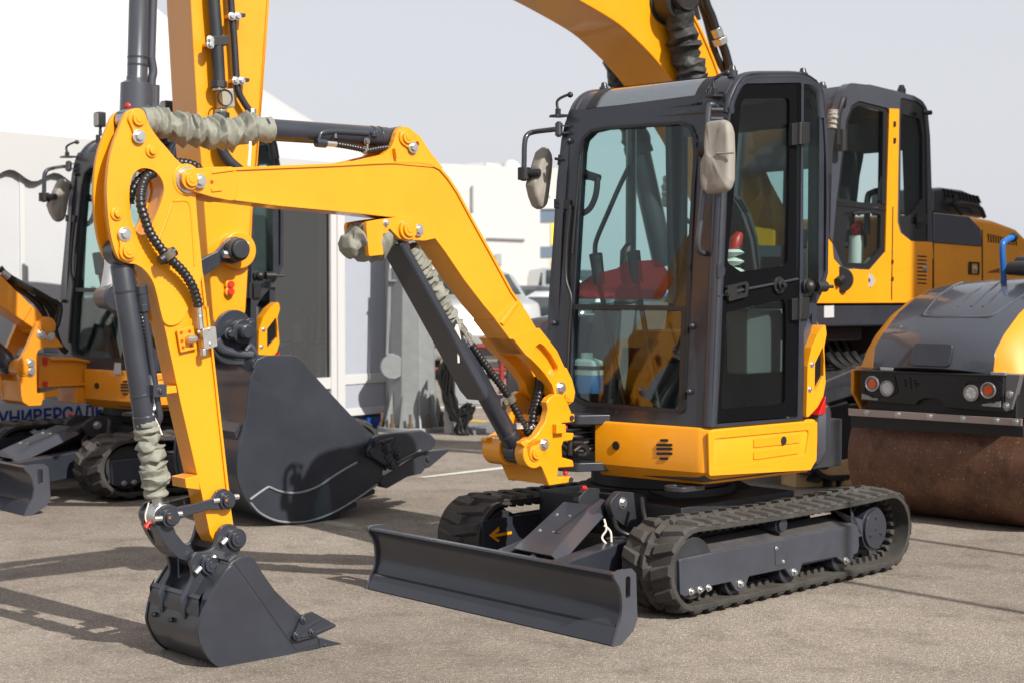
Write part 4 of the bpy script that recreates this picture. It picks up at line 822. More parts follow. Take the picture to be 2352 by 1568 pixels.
def cyl_part(name, p0, p1, rb, rod_end, rod_r, collars=(), eye0=.05, eye1=.045, mcol=None):
    """barrel from p0 along to fraction; rod to p1"""
    d = (p1-p0); L = d.length; d.normalize(); pb = p0+d*(L*rod_end)
    mb = MB(); mb.tube([p0+d*.03, p0+d*.05, p0+d*.055, pb-d*.05, pb-d*.048, pb], [rb*.6, rb*.95, rb, rb, rb*1.07, rb*1.07], 32)
    mb.cyl(p0-Hf.l*.04, p0+Hf.l*.04, eye0)
    for f in collars: mb.cyl(p0+d*(L*f), p0+d*(L*f+.012), rb*1.04, n=32)
    o = mb.build(name, mcol or GRY, P, bevel=.003)
    mb = MB(); mb.cyl(pb, p1, rod_r); mb.cyl(p1-Hf.l*.038, p1+Hf.l*.038, eye1); mb.build('piston_rod', STEEL, o, bevel=.003)
    return o, d, L, pb
def cylinders():
    m0 = Hf.side(YB)
    # arm cylinder along the top of the boom
    bk = Hf.loc(Hf.side(.10).p3('c', 653, 192)); p0 = hw(bk[0], YB, bk[2]); p1 = hw(TP[0], YB, TP[2])
    o, d, L, pb = cyl_part('arm_cylinder', p0, p1, .047, .535, .022, collars=(.07, .1))
    mb = MB(); boot(mb, [p1-d*.05, p1-d*.15, p1-d*.3+V((0,0,-.02)), p1-d*.42+V((0,0,-.022)), p1-d*.52, pb-d*.05], .057, 1, .36, 13); mb.build('rod_cover', CLOTH, o, bevel=0, sharp=80)
    s3 = Hf.side(.10)
    mb = MB(); mb.tube(spl([m0.p3('c', *q, .045) for q in ((455,175),(300,165),(225,168),(205,185),(200,220))], 5), .012, 10); mb.cyl(m0.p3('c', 185, 222, .05), m0.p3('c', 235, 226, .05), .02, n=8); mb.cyl(m0.p3('c', 480, 168, .045), m0.p3('c', 482, 190, .045), .018, n=10); mb.box(Fr((0,0),(1,0)),0,0,0,0,0,0) if 0 else None
    mb.cyl(m0.p3('c', 283, 165, .035), m0.p3('c', 283, 205, .05), .014, n=8); mb.build('oil_pipe', GRY, o, bevel=.002)
    mb = MB(); mb.cyl(m0.p3('c', 235, 226, .05), m0.p3('c', 290, 230, .05), .013, n=8); mb.build('hose_fitting', STEEL, o, bevel=.001)
    mb = MB(); spiral_hose(mb, [m0.p3('c', x, y, .05) for x, y in ((288,230),(350,240),(410,252),(450,262),(510,252),(570,245))], .013, .014); mb.build('hydraulic_hose', HOSE, o, bevel=0)
    mb = MB(); q = m0.p3('c', 447, 215, .055); mb.bolt(q, Hf.l, .012, .01); mb.tube(spl([q, m0.p3('c', 450, 240, .06), m0.p3('c', 440, 272, .06), m0.p3('c', 425, 268, .05)]), .006, 8); mb.build('hose_clamp', mat('brown_grey', (.12,.1,.08), .5), o, bevel=.001)
    mb = MB(); c_ = m0.p3('c', -10, 100, .03)
    mb.tube(spl([m0.p3('i', 1958, 1112, .05), m0.p3('i', 1955, 1190, .06), m0.p3('i', 1945, 1300, .06)]), .004, 6); mb.tube(spl([m0.p3('i', 1965, 1112, .05), m0.p3('i', 1962, 1200, .06), m0.p3('i', 1955, 1305, .06)]), .004, 6); mb.build('cord', CORD, o, bevel=0)
    # bucket cylinder in front of the arm
    q0 = hw(TQ[0], YB, TQ[2]); hn = Hf.loc(Hf.side(.10).p3('b', 497, 650)); q1 = hw(hn[0]+.0, YB, hn[2])
    o, d, L, pb = cyl_part('bucket_cylinder', q0, q1, .046, .66, .022, collars=(.14, .53), eye0=.055, eye1=.05)
    mb = MB(); boot(mb, [pb-d*.03, pb+d*.05, pb+d*.15+Hf.l*.008, pb+d*.26, q1-d*.07], .049, 4, .38, 11); mb.build('rod_cover', CLOTH, o, bevel=0, sharp=80)
    side = (Hf.l*.6-Hf.f*.8).normalized()
    mb = MB(); e0, e1_ = q0+d*.17+side*.062, q0+d*.62+side*.058
    mb.cyl(e0-d*.03, e0+d*.05, .024, n=16); mb.cyl(e0-d*.035, e0+d*.0, .028, n=8); mb.cyl(e0+d*.04, e0+d*.07, .026, n=8); mb.tube([e0, e1_], .015, 10); mb.tube(spl([e1_, e1_+d*.05, e1_+d*.08-side*.02]), .015, 10)
    mb.prism(Pl(e1_+d*-.06+Hf.l*.02, Hf.f, V((0,0,1)), Hf.l), [(-.03,-.025),(.03,-.025),(.03,.025),(-.03,.025)], -.02, .02); mb.bolt(e1_-d*.06+Hf.l*.04, Hf.l, .012, .008); mb.build('oil_pipe', GRY, o, bevel=.003)
    mb = MB(); h0 = [Hf.side(.05).p3('j', x, y) for x, y in ((775,330),(790,420),(810,500),(830,600),(845,690),(852,750))]; spiral_hose(mb, h0, .014, .015); mb.build('hydraulic_hose', HOSE, o, bevel=0)
    mb = MB(); mb.cyl(Hf.side(.05).p3('j', 852, 750), Hf.side(.05).p3('j', 858, 835), .016, n=8); mb.tube(spl([Hf.side(.05).p3('j', *q) for q in ((858,830),(866,900),(862,940),(835,950))]), .012, 8); mb.build('hose_fitting', STEEL, o, bevel=.001)
    mb = MB(); mb.tube(spl([Hf.side(.06).p3('b', *q) for q in ((400,70),(430,130),(455,190))]), .004, 6); mb.tube(spl([hw(hn[0]+.06, YB+.02, hn[2]+.06), hw(hn[0]+.07, YB+.01, hn[2]), hw(hn[0]+.05, YB+.01, hn[2]-.05)]), .003, 6); mb.build('cord', CORD, o, bevel=0)
    mb = MB(); p = hw(hn[0]+.055, YB+.02, hn[2]-.02); mb.cyl(p, p+Hf.f*.02+V((0,0,-.02)), .012, n=10); mb.build('red_cap', RED, o, bevel=0)
    # boom cylinder with guard
    tb = Hf.loc(Hf.side(.10).p3('c', 655, 667)); b0 = hw(BCX, YB, BCZ); b1 = hw(tb[0], YB, tb[2])
    o, d, L, pb = cyl_part('boom_cylinder', b0, b1, .047, .60, .022, collars=(.08,), eye0=.06, eye1=.05, mcol=GRY)
    nn = d.cross(Hf.l).normalized(); nn = nn if nn.dot(Hf.f) > 0 else -nn
    mb = MB(); boot(mb, [pb-d*.16-nn*.035, pb-nn*.02, pb+d*.12-nn*.03, pb+d*.24-nn*.02, b1-d*.1-nn*.01], .047, 6, .38, 12); mb.build('rod_cover', CLOTH, o, bevel=0, sharp=80)
    g1 = b1-d*.035+nn*.062; g0 = b0+d*(L*.30)+nn*.062
    gp = Pl(g0, d, nn, Hf.l); Lg = (g1-g0).length
    mb = MB()
    mb.prism(Pl(g0, Hf.l, d, nn), [(-.08, .03), (-.06, -.02), (.07, -.02), (.075, 0), (.075, Lg), (-.08, Lg)], 0, .008)
    mb.prism(gp, [(-.02, 0), (Lg, 0), (Lg, -.03), (.03, -.04), (0, -.03)], .067, .075); mb.prism(gp, [(.03, 0), (Lg, 0), (Lg, -.03), (.03, -.04)], -.08, -.072)
    mb.build('cylinder_guard', GRY, o, bevel=.006)
    gh = Hf.side(.06)
    mb = MB(); spiral_hose(mb, [gh.p3('r', x, y) for x, y in ((462,632),(540,740),(640,880),(740,1010),(830,1140),(900,1270),(960,1390),(1030,1510),(1060,1580))], .018, .02); mb.build('hydraulic_hose', HOSE, o, bevel=0)
    mb = MB(); mb.cyl(gh.p3('r', 395, 520), gh.p3('r', 460, 630), .016, n=8); mb.cyl(gh.p3('r', 345, 450), gh.p3('r', 395, 510), .022, n=8); mb.build('hose_fitting', STEEL, o, bevel=.002)
    mb = MB(); mb.cyl(gh.p3('r', 820, 1135), gh.p3('r', 850, 1190), .03); q = gh.p3('r', 780, 1195); mb.bolt(q, Hf.l, .018, .02); mb.cyl(q-Hf.l*.04, q, .014); mb.build('hose_clamp', mat('brown_grey', (.12,.1,.08), .5), o, bevel=.002)
    mb = MB()
    for L_ in (((322,440),(318,500),(340,600),(335,700),(338,808)), ((322,440),(350,560),(358,640),(372,728)), ((322,440),(300,500),(310,560),(330,580))): mb.tube(spl([Hf.side(.08).p3('r', *q) for q in L_]), .005, 6)
    mb.build('cord', CORD, o, bevel=0)
    mb = MB(); boot(mb, [hw(tb[0]+.30, YB, tb[2]-.09), hw(tb[0]+.24, YB, tb[2]-.05), hw(tb[0]+.14, YB, tb[2]-.04), hw(tb[0]+.04, YB, tb[2]-.02)], .066, 11, .42, 7, tied=True); mb.build('rod_cover', CLOTH, o, bevel=0, sharp=80)
    return hn
HN = cylinders()
def bucket():
    # links
    lk = Hf.side(.10)
    ln = rnd(lk.pts('b', [(440,620),(455,590),(500,575),(540,592),(640,570),(730,545),(760,500),(800,487),(840,505),(850,550),(835,590),(790,606),(720,605),(620,632),(560,655),(545,685),(500,692),(455,680)]), .012)
    for y in (.085, -.06):
        mb = MB(); mb.prism(Hf.side(y), ln, 0, .016); o = mb.build('bucket_link', GRY, P, bevel=.004)
        if y > 0:
            for q in ((812,553),(497,650)):
                mb = MB(); pin(mb, lk.p3('b', *q), Hf.l, .026, .012); c_ = lk.p3('b', *q, .027); mb.build('pin', GRY, o, bevel=.003)
                mb = MB(); mb.cyl(c_, c_+Hf.l*.001, .006); mb.build('grease_hole', mat('rust_orange', (.3,.1,.03), .6), o, bevel=0)
            for q, dv in (((760,555),(-.02,.0)), ((855,535),(.02,.01)), ((437,655),(-.02,0)), ((540,630),(.02,.01))):
                p = lk.p3('b', *q); mb = MB(); mb.cyl(p-Hf.f*dv[0], p+Hf.f*dv[0], .012, n=8); mb.build('bolt', STEEL, o, bevel=.001)
    mb = MB(); mb.cyl(hw(HN[0], -.075, HN[2]), hw(HN[0], .085, HN[2]), .046); mb.build('hinge_tube', GRY, P)
    bn = rnd(lk.pts('b', [(428,690),(470,700),(525,690),(545,740),(585,790),(640,832),(655,860),(610,895),(560,878),(500,820),(460,760)]), .01)
    mb = MB(); mb.prism(Hf.side(-.045), bn, 0, .03); mb.prism(Hf.side(.05), bn, 0, .035); mb.prism(Hf.side(-.02), bn[4:-6], 0, .08); mb.build('bucket_link', GRY, P, bevel=.005)
    # bucket
    YN, YFR = .234, -.20
    pl = Hf.side(YN); B = lambda L: pl.pts('b', L)
    back = B([(835,905),(780,980),(720,1080),(680,1160),(660,1250),(655,1310),(675,1370),(710,1430),(760,1475),(820,1495),(870,1490)])
    back = spl2(back, 4)
    lip = B([(1190,1408),(1330,1372)]); mouth = B([(1320,1310),(1230,1190),(1160,1130),(1080,1050),(1010,950),(972,882),(930,862),(880,872)])
    prof = back+lip+mouth
    mb = MB(); mb.prism(pl, prof, -.014, 0); bu_far = prof; mb.prism(Hf.side(YFR), prof, 0, .014)
    shell = back+lip
    ns = []
    for i in range(len(shell)):
        a, b = V(shell[max(i-1, 0)]), V(shell[min(i+1, len(shell)-1)]); t = (b-a).normalized(); ns.append((-t.y, t.x))
    cpt = (sum(p[0] for p in prof)/len(prof), sum(p[1] for p in prof)/len(prof))
    k = 1 if (cpt[0]-shell[10][0])*ns[10][0]+(cpt[1]-shell[10][1])*ns[10][1] > 0 else -1
    poly = [(p[0]+k*n_[0]*.006, p[1]+k*n_[1]*.006) for p, n_ in zip(shell, ns)]+[(p[0]+k*n_[0]*.02, p[1]+k*n_[1]*.02) for p, n_ in reversed(list(zip(shell, ns)))]
    mb.prism(Hf.side(YFR+.014), poly, 0, YN-YFR-.028)
    bo = mb.build('bucket', GRY, P, bevel=.004)
    mb = MB(); mb.prism(pl, B([(842,912)])+[p for p in back[2:]]+B([(1186,1406),(1160,1350),(1000,1130)]), 0, .006); mb.prism(pl, B([(850,895),(930,866),(968,886),(1006,955),(1076,1055),(1156,1136),(1226,1196),(1316,1312),(1320,1345),(1200,1385),(1010,1120)]), 0, .002); mb.build('side_plate', GRY, bo, bevel=.002)
    top = hw(*[0,0,0])
    tl = B([(835,905),(880,872)]); mb = MB(); mb.hexa([Hf.side(YFR+.014).at(tl[0][0], tl[0][1]), Hf.side(YN-.014).at(*tl[0]), Hf.side(YN-.014).at(tl[1][0], tl[1][1]), Hf.side(YFR+.014).at(*tl[1])], [Hf.side(YFR+.014).at(tl[0][0], tl[0][1]+.012), Hf.side(YN-.014).at(tl[0][0], tl[0][1]+.012), Hf.side(YN-.014).at(tl[1][0], tl[1][1]+.012), Hf.side(YFR+.014).at(tl[1][0], tl[1][1]+.012)])
    # cross bar along the back
    c0, c1 = pl.hit('b', 700, 1110), pl.hit('b', 670, 1180)
    mb.prism(Hf.side(YFR+.02), [(c0[0]+.02, c0[1]+.004), (c0[0]+.008, c0[1]+.02), (c1[0]+.006, c1[1]+.0), (c1[0]-.0, c1[1]-.02), (c1[0]-.04, c1[1])], 0, YN-YFR-.04); mb.build('cross_bar', GRY, bo, bevel=.003)
    e = Hf.side(.12)
    ear = spl2(e.pts('b', [(852,688),(882,715),(893,770),(893,830),(860,868),(810,872),(770,905),(705,1000),(645,1085),(612,1160),(592,1222),(572,1175),(570,1110),(596,1050),(620,1000),(626,950),(614,895),(642,848),(700,836),(745,812),(765,765),(780,712),(815,688)]), 3, True)
    for y in (.095, -.085):
        mb = MB(); mb.prism(Hf.side(y), ear, 0, .022); eo = mb.build('bucket_ear', GRY, bo, bevel=.004)
    for q in ((855,765),(710,905)):
        mb = MB(); pin(mb, e.p3('b', *q, -.012), Hf.l, .031, .024); a = Hf.loc(e.p3('b', *q)); mb.cyl(hw(a[0], -.085, a[2]), hw(a[0], .1, a[2]), .03); mb.build('pin', GRY, bo, bevel=.003)
    for q in ((735,875),(655,938),(800,778)):
        p = e.p3('b', *q, .01); mb = MB(); mb.cyl(p-V((0,0,.012))+Hf.f*.012, p+V((0,0,.008))-Hf.f*.012, .012, n=8); mb.build('bolt', STEEL, bo, bevel=.001)
    for y in (.02, -.12):
        p = Hf.side(y); mb = MB(); q = Hf.side(YN).hit('b', 660, 1262); mb.cyl(hw(q[0]+.012, y, q[1]), hw(q[0]-.03, y, q[1]), .010, n=12); mb.build('drain_hole', BLK, bo, bevel=0)
    # side cutters
    ct = rnd(B([(1212,1205),(1225,1185),(1275,1168),(1415,1245),(1300,1300),(1190,1332),(1170,1305)]), .008)
    for y, s_ in ((YN+.006, 1), (YFR-.02, -1)):
        mb = MB(); mb.prism(Hf.side(y), ct, 0, .014); cu = mb.build('side_cutter', GRY, bo, bevel=.005)
        if s_ > 0:
            for q in ((1238,1215),(1198,1303),(1285,1285)):
                mb = MB(); p = pl.p3('b', *q, .02); mb.cyl(p, p+Hf.l*.006, .018); mb.bolt(p+Hf.l*.006, Hf.l, .011, .008); mb.build('bolt', GRY, bo, bevel=.002)
            mb = MB(); mb.tube([pl.p3('b', *q, .02) for q in ((1215,1290),(1270,1250),(1335,1212))], .005, 6); mb.tube([pl.p3('b', *q, .02) for q in ((1225,1312),(1310,1288),(1405,1247))], .005, 6); mb.build('rib', GRY, bo, bevel=0)
    # teeth
    tb = B([(1186,1375),(1320,1335),(1345,1340),(1455,1350),(1340,1402),(1325,1380),(1195,1418)])
    pp = [pl.hit('b', *q) for q in ((1190,1375),(1322,1332),(1328,1378),(1198,1416))]; pt = [pl.hit('b', *q) for q in ((1330,1318),(1350,1320),(1462,1350),(1352,1392),(1335,1385))]
    for k in range(4):
        y = YN-.062-k*(YN-YFR-.062)/3
        mb = MB(); mb.prism(Hf.side(y), pp, 0, .06); mb.prism(Hf.side(y+.008), pt, 0, .046); q = pl.hit('b', 1366, 1358); mb.cyl(Hf.side(y).at(*q, .05), Hf.side(y).at(*q, .058), .008); mb.build('tooth', GRY, bo, bevel=.006)
bucket()
# ================================================================== MINI EXCAVATOR (behind, at the left)
def copy_part(o, parent):
    c = o.copy(); COL.objects.link(c); c.parent = parent
    return c
SB = Matrix.Diagonal((1.25, 1.25, 1.06, 1))
T2 = Fr((-2.83, 12.66), (-.7071, -.7071))
root2 = bpy.data.objects.new('mini_excavator', None); COL.objects.link(root2); root2.empty_display_size = .3
root2.matrix_world = T2.mat() @ SB; WM[root2.name] = T2.mat() @ SB
tag(root2, 'second mini excavator behind the vertical grey cylinder at left, in front of the white tent', 'excavator')
SKIP = {'boom', 'arm', 'arm_cylinder', 'bucket_cylinder', 'boom_cylinder', 'bucket_link', 'hinge_tube', 'bucket', 'swing_post', 'swing_lug', 'swing_lug_web', 'swing_hoses', 'washer_bottle', 'red_cover_sheet', 'cord'}
for ch in list(root.children):
    if ch.name.split('.')[0] in SKIP: continue
    c = copy_part(ch, root2)
    if ch.name.split('.')[0] in ('engine_hood', 'counterweight'): c.scale = (.72, .8, 1)
    for g in list(ch.children): copy_part(g, c)
P2 = root2
H2 = Fr((-2.83, 12.66), (-.745, -.667))
def rear_mini():
    pl = H2.side(.19)
    o = rnd(pl.pts('u', [(345,625),(390,595),(450,605),(482,650),(496,700),(530,770),(600,850),(560,850),(420,850),(355,880),(340,930),(345,1285),(550,1240),(556,1275),(540,1300),(430,1320),(395,1345),(390,1390),(270,1395),(215,1360),(200,1300),(190,1150),(160,1060),(140,1030),(150,990),(200,950),(250,860),(310,720)]), .02, 3)
    mb = MB(); mb.prism(pl, o, -.05, 0); mb.prism(H2.side(-.20), o, 0, .05)
    mb.prism(H2.side(-.17), pl.pts('u', [(345,1290),(430,1315),(395,1345),(270,1392),(215,1355),(195,1170),(340,1100)]), 0, .33)
    a = H2.loc(pl.p3('u', 215, 1040)); mb.cyl(H2.w(a[0], -.2, a[2]), H2.w(a[0], .2, a[2]), .06); b = H2.loc(pl.p3('u', 437, 655)); mb.cyl(H2.w(b[0], -.2, b[2]), H2.w(b[0], .2, b[2]), .07)
    so = mb.build('swing_post', ORG, P2, bevel=.008)
    mb = MB(); pin(mb, pl.p3('u', 437, 655), H2.l, .045, .015); pin(mb, pl.p3('u', 213, 1045), H2.l, .035, .012); mb.build('pin', ORG, so, bevel=.004)
    for q in ((390,728),(466,742),(278,1005),(282,1072)):
        mb = MB(); mb.bolt(pl.p3('u', *q, .002), H2.l, .03, .02); mb.build('bolt', STEEL, so, bevel=.002)
    # bracket between house and post
    nose = H2.side(.12); q = nose.pts('u', [(372,920),(500,940),(850,985),(845,1225),(450,1225),(372,1230)])
    mb = MB(); mb.prism(nose, q, -.30, -.02); mb.prism(nose, nose.pts('u', [(470,945),(700,945),(860,980),(855,1002),(700,972),(470,972)]), -.34, .02); mb.prism(nose, nose.pts('u', [(440,1190),(800,1180),(840,1215),(840,1232),(790,1205),(440,1222)]), -.34, .02); mb.prism(nose, nose.pts('u', [(705,1215),(850,1215),(880,1360),(705,1372)]), -.3, .0)
    bo = mb.build('swing_bracket', ORG, P2, bevel=.008)
    for y in (960, 995, 1185):
        p = H2.side(.105).p3('u', 420, y); mb = MB(); mb.cyl(p, p+H2.l*.01, .02, n=10); mb.build('red_cap', RED, bo, bevel=0)
    # boom going up out of the picture at the left
    bp = H2.side(.13); L = bp.pts('u', [(-700,-620),(-300,-90),(0,172),(290,455),(380,530),(430,600),(455,650),(440,700),(390,715),(330,690),(205,605),(0,470),(-320,220),(-820,-420)])
    mb = MB(); mb.prism(bp, L, -.24, 0); o2 = mb.build('boom', ORG, P2, bevel=.01)
    mb = MB(); mb.hexa([bp.p3('u', *q_, 0) for q_ in ((200,600),(285,465),(305,480),(222,612))], [bp.p3('u', *q_, .015) for q_ in ((204,600),(285,470),(300,480),(220,606))]); mb.build('weld_strip', ORG, o2, bevel=.003)
    tp = bp.hit('u', -740, -500); ar = [(tp[0]-.22, tp[1]+.30), (tp[0]+.25, tp[1]+.36), (tp[0]+.30, tp[1]+.05), (tp[0]+.12, tp[1]-1.55), (tp[0]-.03, tp[1]-1.62), (tp[0]-.10, tp[1]-.2)]
    mb = MB(); mb.prism(H2.side(.09), rnd(ar, .06), -.18, 0); ao2 = mb.build('arm', ORG, P2, bevel=.01)
    mb = MB(); pin(mb, H2.side(.14).at(tp[0]+.02, tp[1]+.02), H2.l, .05, .02); mb.cyl(H2.side(-.13).at(tp[0]+.02, tp[1]+.02), H2.side(.14).at(tp[0]+.02, tp[1]+.02), .09); mb.build('pin', ORG, ao2, bevel=.004)
    bk = spl2([(tp[0]+.16, tp[1]-1.45), (tp[0]+.36, tp[1]-1.62), (tp[0]+.42, tp[1]-1.92), (tp[0]+.25, tp[1]-2.12), (tp[0]-.05, tp[1]-2.1), (tp[0]-.40, tp[1]-1.86), (tp[0]-.1, tp[1]-1.7)], 4, True)
    mb = MB(); mb.prism(H2.side(.28), bk, -.02, 0); mb.prism(H2.side(-.28), bk, 0, .02); hb_ = len(bk)*5//7; mb.prism(H2.side(-.26), bk[:hb_]+[(x+(tp[0]-x)*.06, z+(tp[1]-1.85-z)*.06) for x, z in reversed(bk[:hb_])], 0, .52); mb.build('bucket', GRY, P2, bevel=.006)
    # boom cylinder
    c0 = H2.w(a[0], 0, a[2]); c1 = H2.side(0).p3('u', -420, 560)
    d = (c1-c0).normalized(); mb = MB(); mb.cyl(c0, c0+d*.06, .08); mb.cyl(c0+d*.05, c1, .075); mb.build('boom_cylinder', GRY, P2)
    # hoses hanging from the boom to the house
    for k, LL in enumerate((((0,110),(60,180),(200,260),(330,330),(480,420),(560,470),(520,700)), ((0,130),(90,220),(240,290),(400,380),(500,470),(540,560),(500,740)), ((20,170),(120,270),(250,360),(350,450),(420,560)), ((60,190),(180,290),(300,390),(380,480),(440,600),(460,640)), ((330,360),(420,440),(480,540),(500,640)), ((500,600),(530,760),(580,860),(640,910)))):
        mb = MB(); mb.tube(resamp(spl([H2.side(.08-.04*k).p3('u', *q_) for q_ in LL], 6), .04), .024, 8); mb.build('hydraulic_hose', HOSE, P2, bevel=0)
    mb = MB(); mb.cyl(H2.side(.08).p3('u', 10, 150), H2.side(.08).p3('u', 80, 200), .03, n=8); mb.build('hose_fitting', STEEL, P2, bevel=0)
    # warning sticker on the house nose, work lamp on the cab roof
    sp_ = H2.front(.70); mb = MB(); mb.prism(Pl(H2.w(.705,.0,0), H2.l, V((0,0,1)), H2.f), Pl(H2.w(.705,.0,0), H2.l, V((0,0,1)), H2.f).pts('u', [(1075,990),(1130,995),(1130,1100),(1062,1092)]), 0, .004); mb.build('warning_sticker', WHT, P2, bevel=0)
    for q_ in ((500,1600-1400),):
        pass
    hp = H2.front(.45)
    for reg, q0, q1, q2 in (('a',(505,205),(510,250),(515,270)), ('a',(850,150),(855,190),(862,215))):
        c_ = hp.p3(reg, *q0); mb = MB(); mb.prism(Pl(c_, H2.l, V((0,0,1)), H2.f), rnd([(-.045,-.06),(.045,-.06),(.045,.06),(-.045,.06)], .015), -.05, .015); mb.prism(Pl(c_, H2.l, V((0,0,1)), H2.f), [(-.02,-.13),(.02,-.13),(.012,-.06),(-.012,-.06)], -.03, -.01); mb.cyl(c_+V((0,0,-.12)), c_+V((0,0,-.42)), .02, n=8); lo = mb.build('work_lamp', BLK, P2, bevel=.006)
        mb = MB(); mb.prism(Pl(c_, H2.l, V((0,0,1)), H2.f), rnd([(-.037,-.05),(.037,-.05),(.037,.05),(-.037,.05)], .012), .015, .02); mb.build('lens', mat('lamp_lens', (.25,.25,.25), .2, spec=.8), lo, bevel=0)
rear_mini()
for o in root2.children:                              # this one is painted a deeper orange
    if o.name.startswith('house_skirt'):
        for q in [o]+list(o.children):
            if q.data.materials and q.data.materials[0] == YEL: q.data = q.data.copy(); q.data.materials[0] = ORG
# ================================================================== LARGE EXCAVATOR
LF = Fr((2.826, 13.86), (-.799, -.602))
rootL = thing('large_excavator', LF, 'large yellow crawler excavator behind, its boom arching over and big dark bucket on the ground', 'excavator')
PL = rootL
def large():
    lw = LF.w
    # ---- bucket
    YN, YFR = .43, -.50; pl = LF.side(YN); K = lambda L: pl.pts('k', L)
    back = spl2(K([(330,500),(318,560),(305,680),(295,780),(270,870),(248,960),(238,1060),(240,1150),(262,1230),(310,1320),(380,1390),(470,1440),(560,1460)]), 4)
    lip = K([(660,1462),(760,1440),(880,1390),(1000,1310),(1110,1235),(1190,1180)])
    mouth = K([(1230,1130),(1200,930),(1100,850),(980,740),(850,600),(740,480),(665,395),(630,365),(595,356),(430,360),(375,385),(340,440)])
    prof = back+lip+rnd(mouth, .02, 3)
    mb = MB(); mb.prism(pl, prof, -.03, 0); mb.prism(LF.side(YFR), prof, 0, .03)
    def shell(poly, th0, th1, y0, y1, mm):
        n = len(poly); ns = []
        for i in range(n):
            a, b = V(poly[max(i-1,0)]), V(poly[min(i+1,n-1)]); t = (b-a).normalized(); ns.append((t.y, -t.x))
        c = (sum(p[0] for p in prof)/len(prof), sum(p[1] for p in prof)/len(prof))
        s_ = 1 if (c[0]-poly[n//2][0])*ns[n//2][0]+(c[1]-poly[n//2][1])*ns[n//2][1] > 0 else -1
        mm.prism(LF.side(y0), [(p[0]+s_*q[0]*th0, p[1]+s_*q[1]*th0) for p, q in zip(poly, ns)]+[(p[0]+s_*q[0]*th1, p[1]+s_*q[1]*th1) for p, q in reversed(list(zip(poly, ns)))], 0, y1-y0)
    shell(K([(595,356),(430,360),(375,385),(340,440)])+back+lip, .012, .04, YFR+.03, YN-.03, mb)
    bo = mb.build('bucket', DRKB, PL, bevel=.006)
    mb = MB(); mb.prism(pl, K([(322,495)])+back[3:]+lip[:-1]+K([(1180,1175),(1090,1090),(700,780)]), 0, .012); mb.build('side_plate', DRKB, bo, bevel=.004)
    mb = MB(); w_ = [pl.p3('k', *q, .016) for q in ((328,1300),(380,1262),(440,1222),(462,1222),(520,1246),(600,1258),(690,1246),(780,1210),(870,1150),(950,1100),(1025,1058))]; mb.tube(spl(w_, 4), .008, 8)
    w2 = [pl.p3('k', *q, .012) for q in ((330,1320),(390,1385),(480,1432),(570,1448),(680,1446),(800,1415),(920,1360),(1040,1285),(1160,1200))]; mb.tube(spl(w2, 4), .007, 8); mb.build('weld_seam', mat('weld_grey', (.16,.17,.19), .5, vary=.3, vscale=60), bo, bevel=0)
    mb = MB()
    for q0, q1 in (((300,820),(285,860)), ):
        a, b = pl.hit('k', *q0), pl.hit('k', *q1); mb.prism(LF.side(YFR+.03), [(a[0]+.03, a[1]+.02), (b[0]+.045, b[1]), (b[0]+.03, b[1]-.05), (a[0]-.02, a[1]-.02)], 0, .86); mb.build('cross_bar', DRKB, bo, bevel=.004)
    for i in range(5):
        mb = MB(); q = pl.hit('k', 600+i*120, (1470,1464,1440,1375,1290)[i]); mb.prism(LF.side(YFR+.05), [(q[0]-.09, q[1]+.0+.02), (q[0]+.05, q[1]-.012), (q[0]+.05, q[1]+.03), (q[0]-.09, q[1]+.05)], 0, .86); mb.build('wear_strip', DRKB, bo, bevel=.004)
    sc = rnd(K([(1075,970),(1105,890),(1140,872),(1420,842),(1480,868),(1516,905),(1512,940),(1480,975),(1400,1000),(1290,1060),(1262,1100),(1230,1105),(1075,1010)]), .02)
    for y, s_ in ((YN+.012, 1), (YFR-.05, -1)):
        mb = MB(); mb.prism(LF.side(y), sc, 0, .04); so = mb.build('side_cutter', DRKB, bo, bevel=.012)
        if s_ > 0:
            mb = MB()
            for L_ in ([(1150,930),(1260,900),(1190,930)], [(1300,900),(1210,1030)], [(1280,1060),(1440,980)]): mb.tube([pl.p3('k', *q, .055) for q in L_], .012, 8)
            mb.build('rib', DRKB, so, bevel=0)
            for q in ((1138,920),(1110,990),(1216,965),(1290,1005),(1245,1065)):
                mb = MB(); p = pl.p3('k', *q, .05); mb.cyl(p, p+LF.l*.02, .034, n=8); mb.cyl(p+LF.l*.02, p+LF.l*.04, .022, n=6); mb.build('bolt', DRKB, so, bevel=.003)
    ad = K([(1170,1195),(1200,1140),(1300,1080),(1400,1010),(1450,985),(1462,1010),(1465,1100),(1440,1130),(1350,1150),(1215,1228)]); pt = K([(1455,985),(1500,985),(1630,972),(1620,990),(1500,1090),(1475,1098)])
    for k in range(5):
        y = YN-.12-k*(YN-YFR-.13)/4+.03
        mb = MB(); mb.prism(LF.side(y), rnd(ad, .015, 3), 0, .10); mb.prism(LF.side(y+.012), rnd(pt, .008, 3), 0, .076); q = pl.hit('k', 1492, 1035); mb.cyl(LF.side(y).at(*q, .08), LF.side(y).at(*q, .1), .018); mb.build('tooth', DRKB, bo, bevel=.01)
    # ears on top of the bucket
    er = LF.side(.24); eo = spl2(er.pts('k', [(80,330),(95,240),(110,150),(150,90),(215,65),(280,80),(325,130),(345,200),(358,280),(362,340),(430,400),(180,420)]), 3, True)
    for y in (.21, -.27):
        mb = MB(); mb.prism(LF.side(y), eo, 0, .04); mb.build('bucket_ear', GRY, bo, bevel=.006)
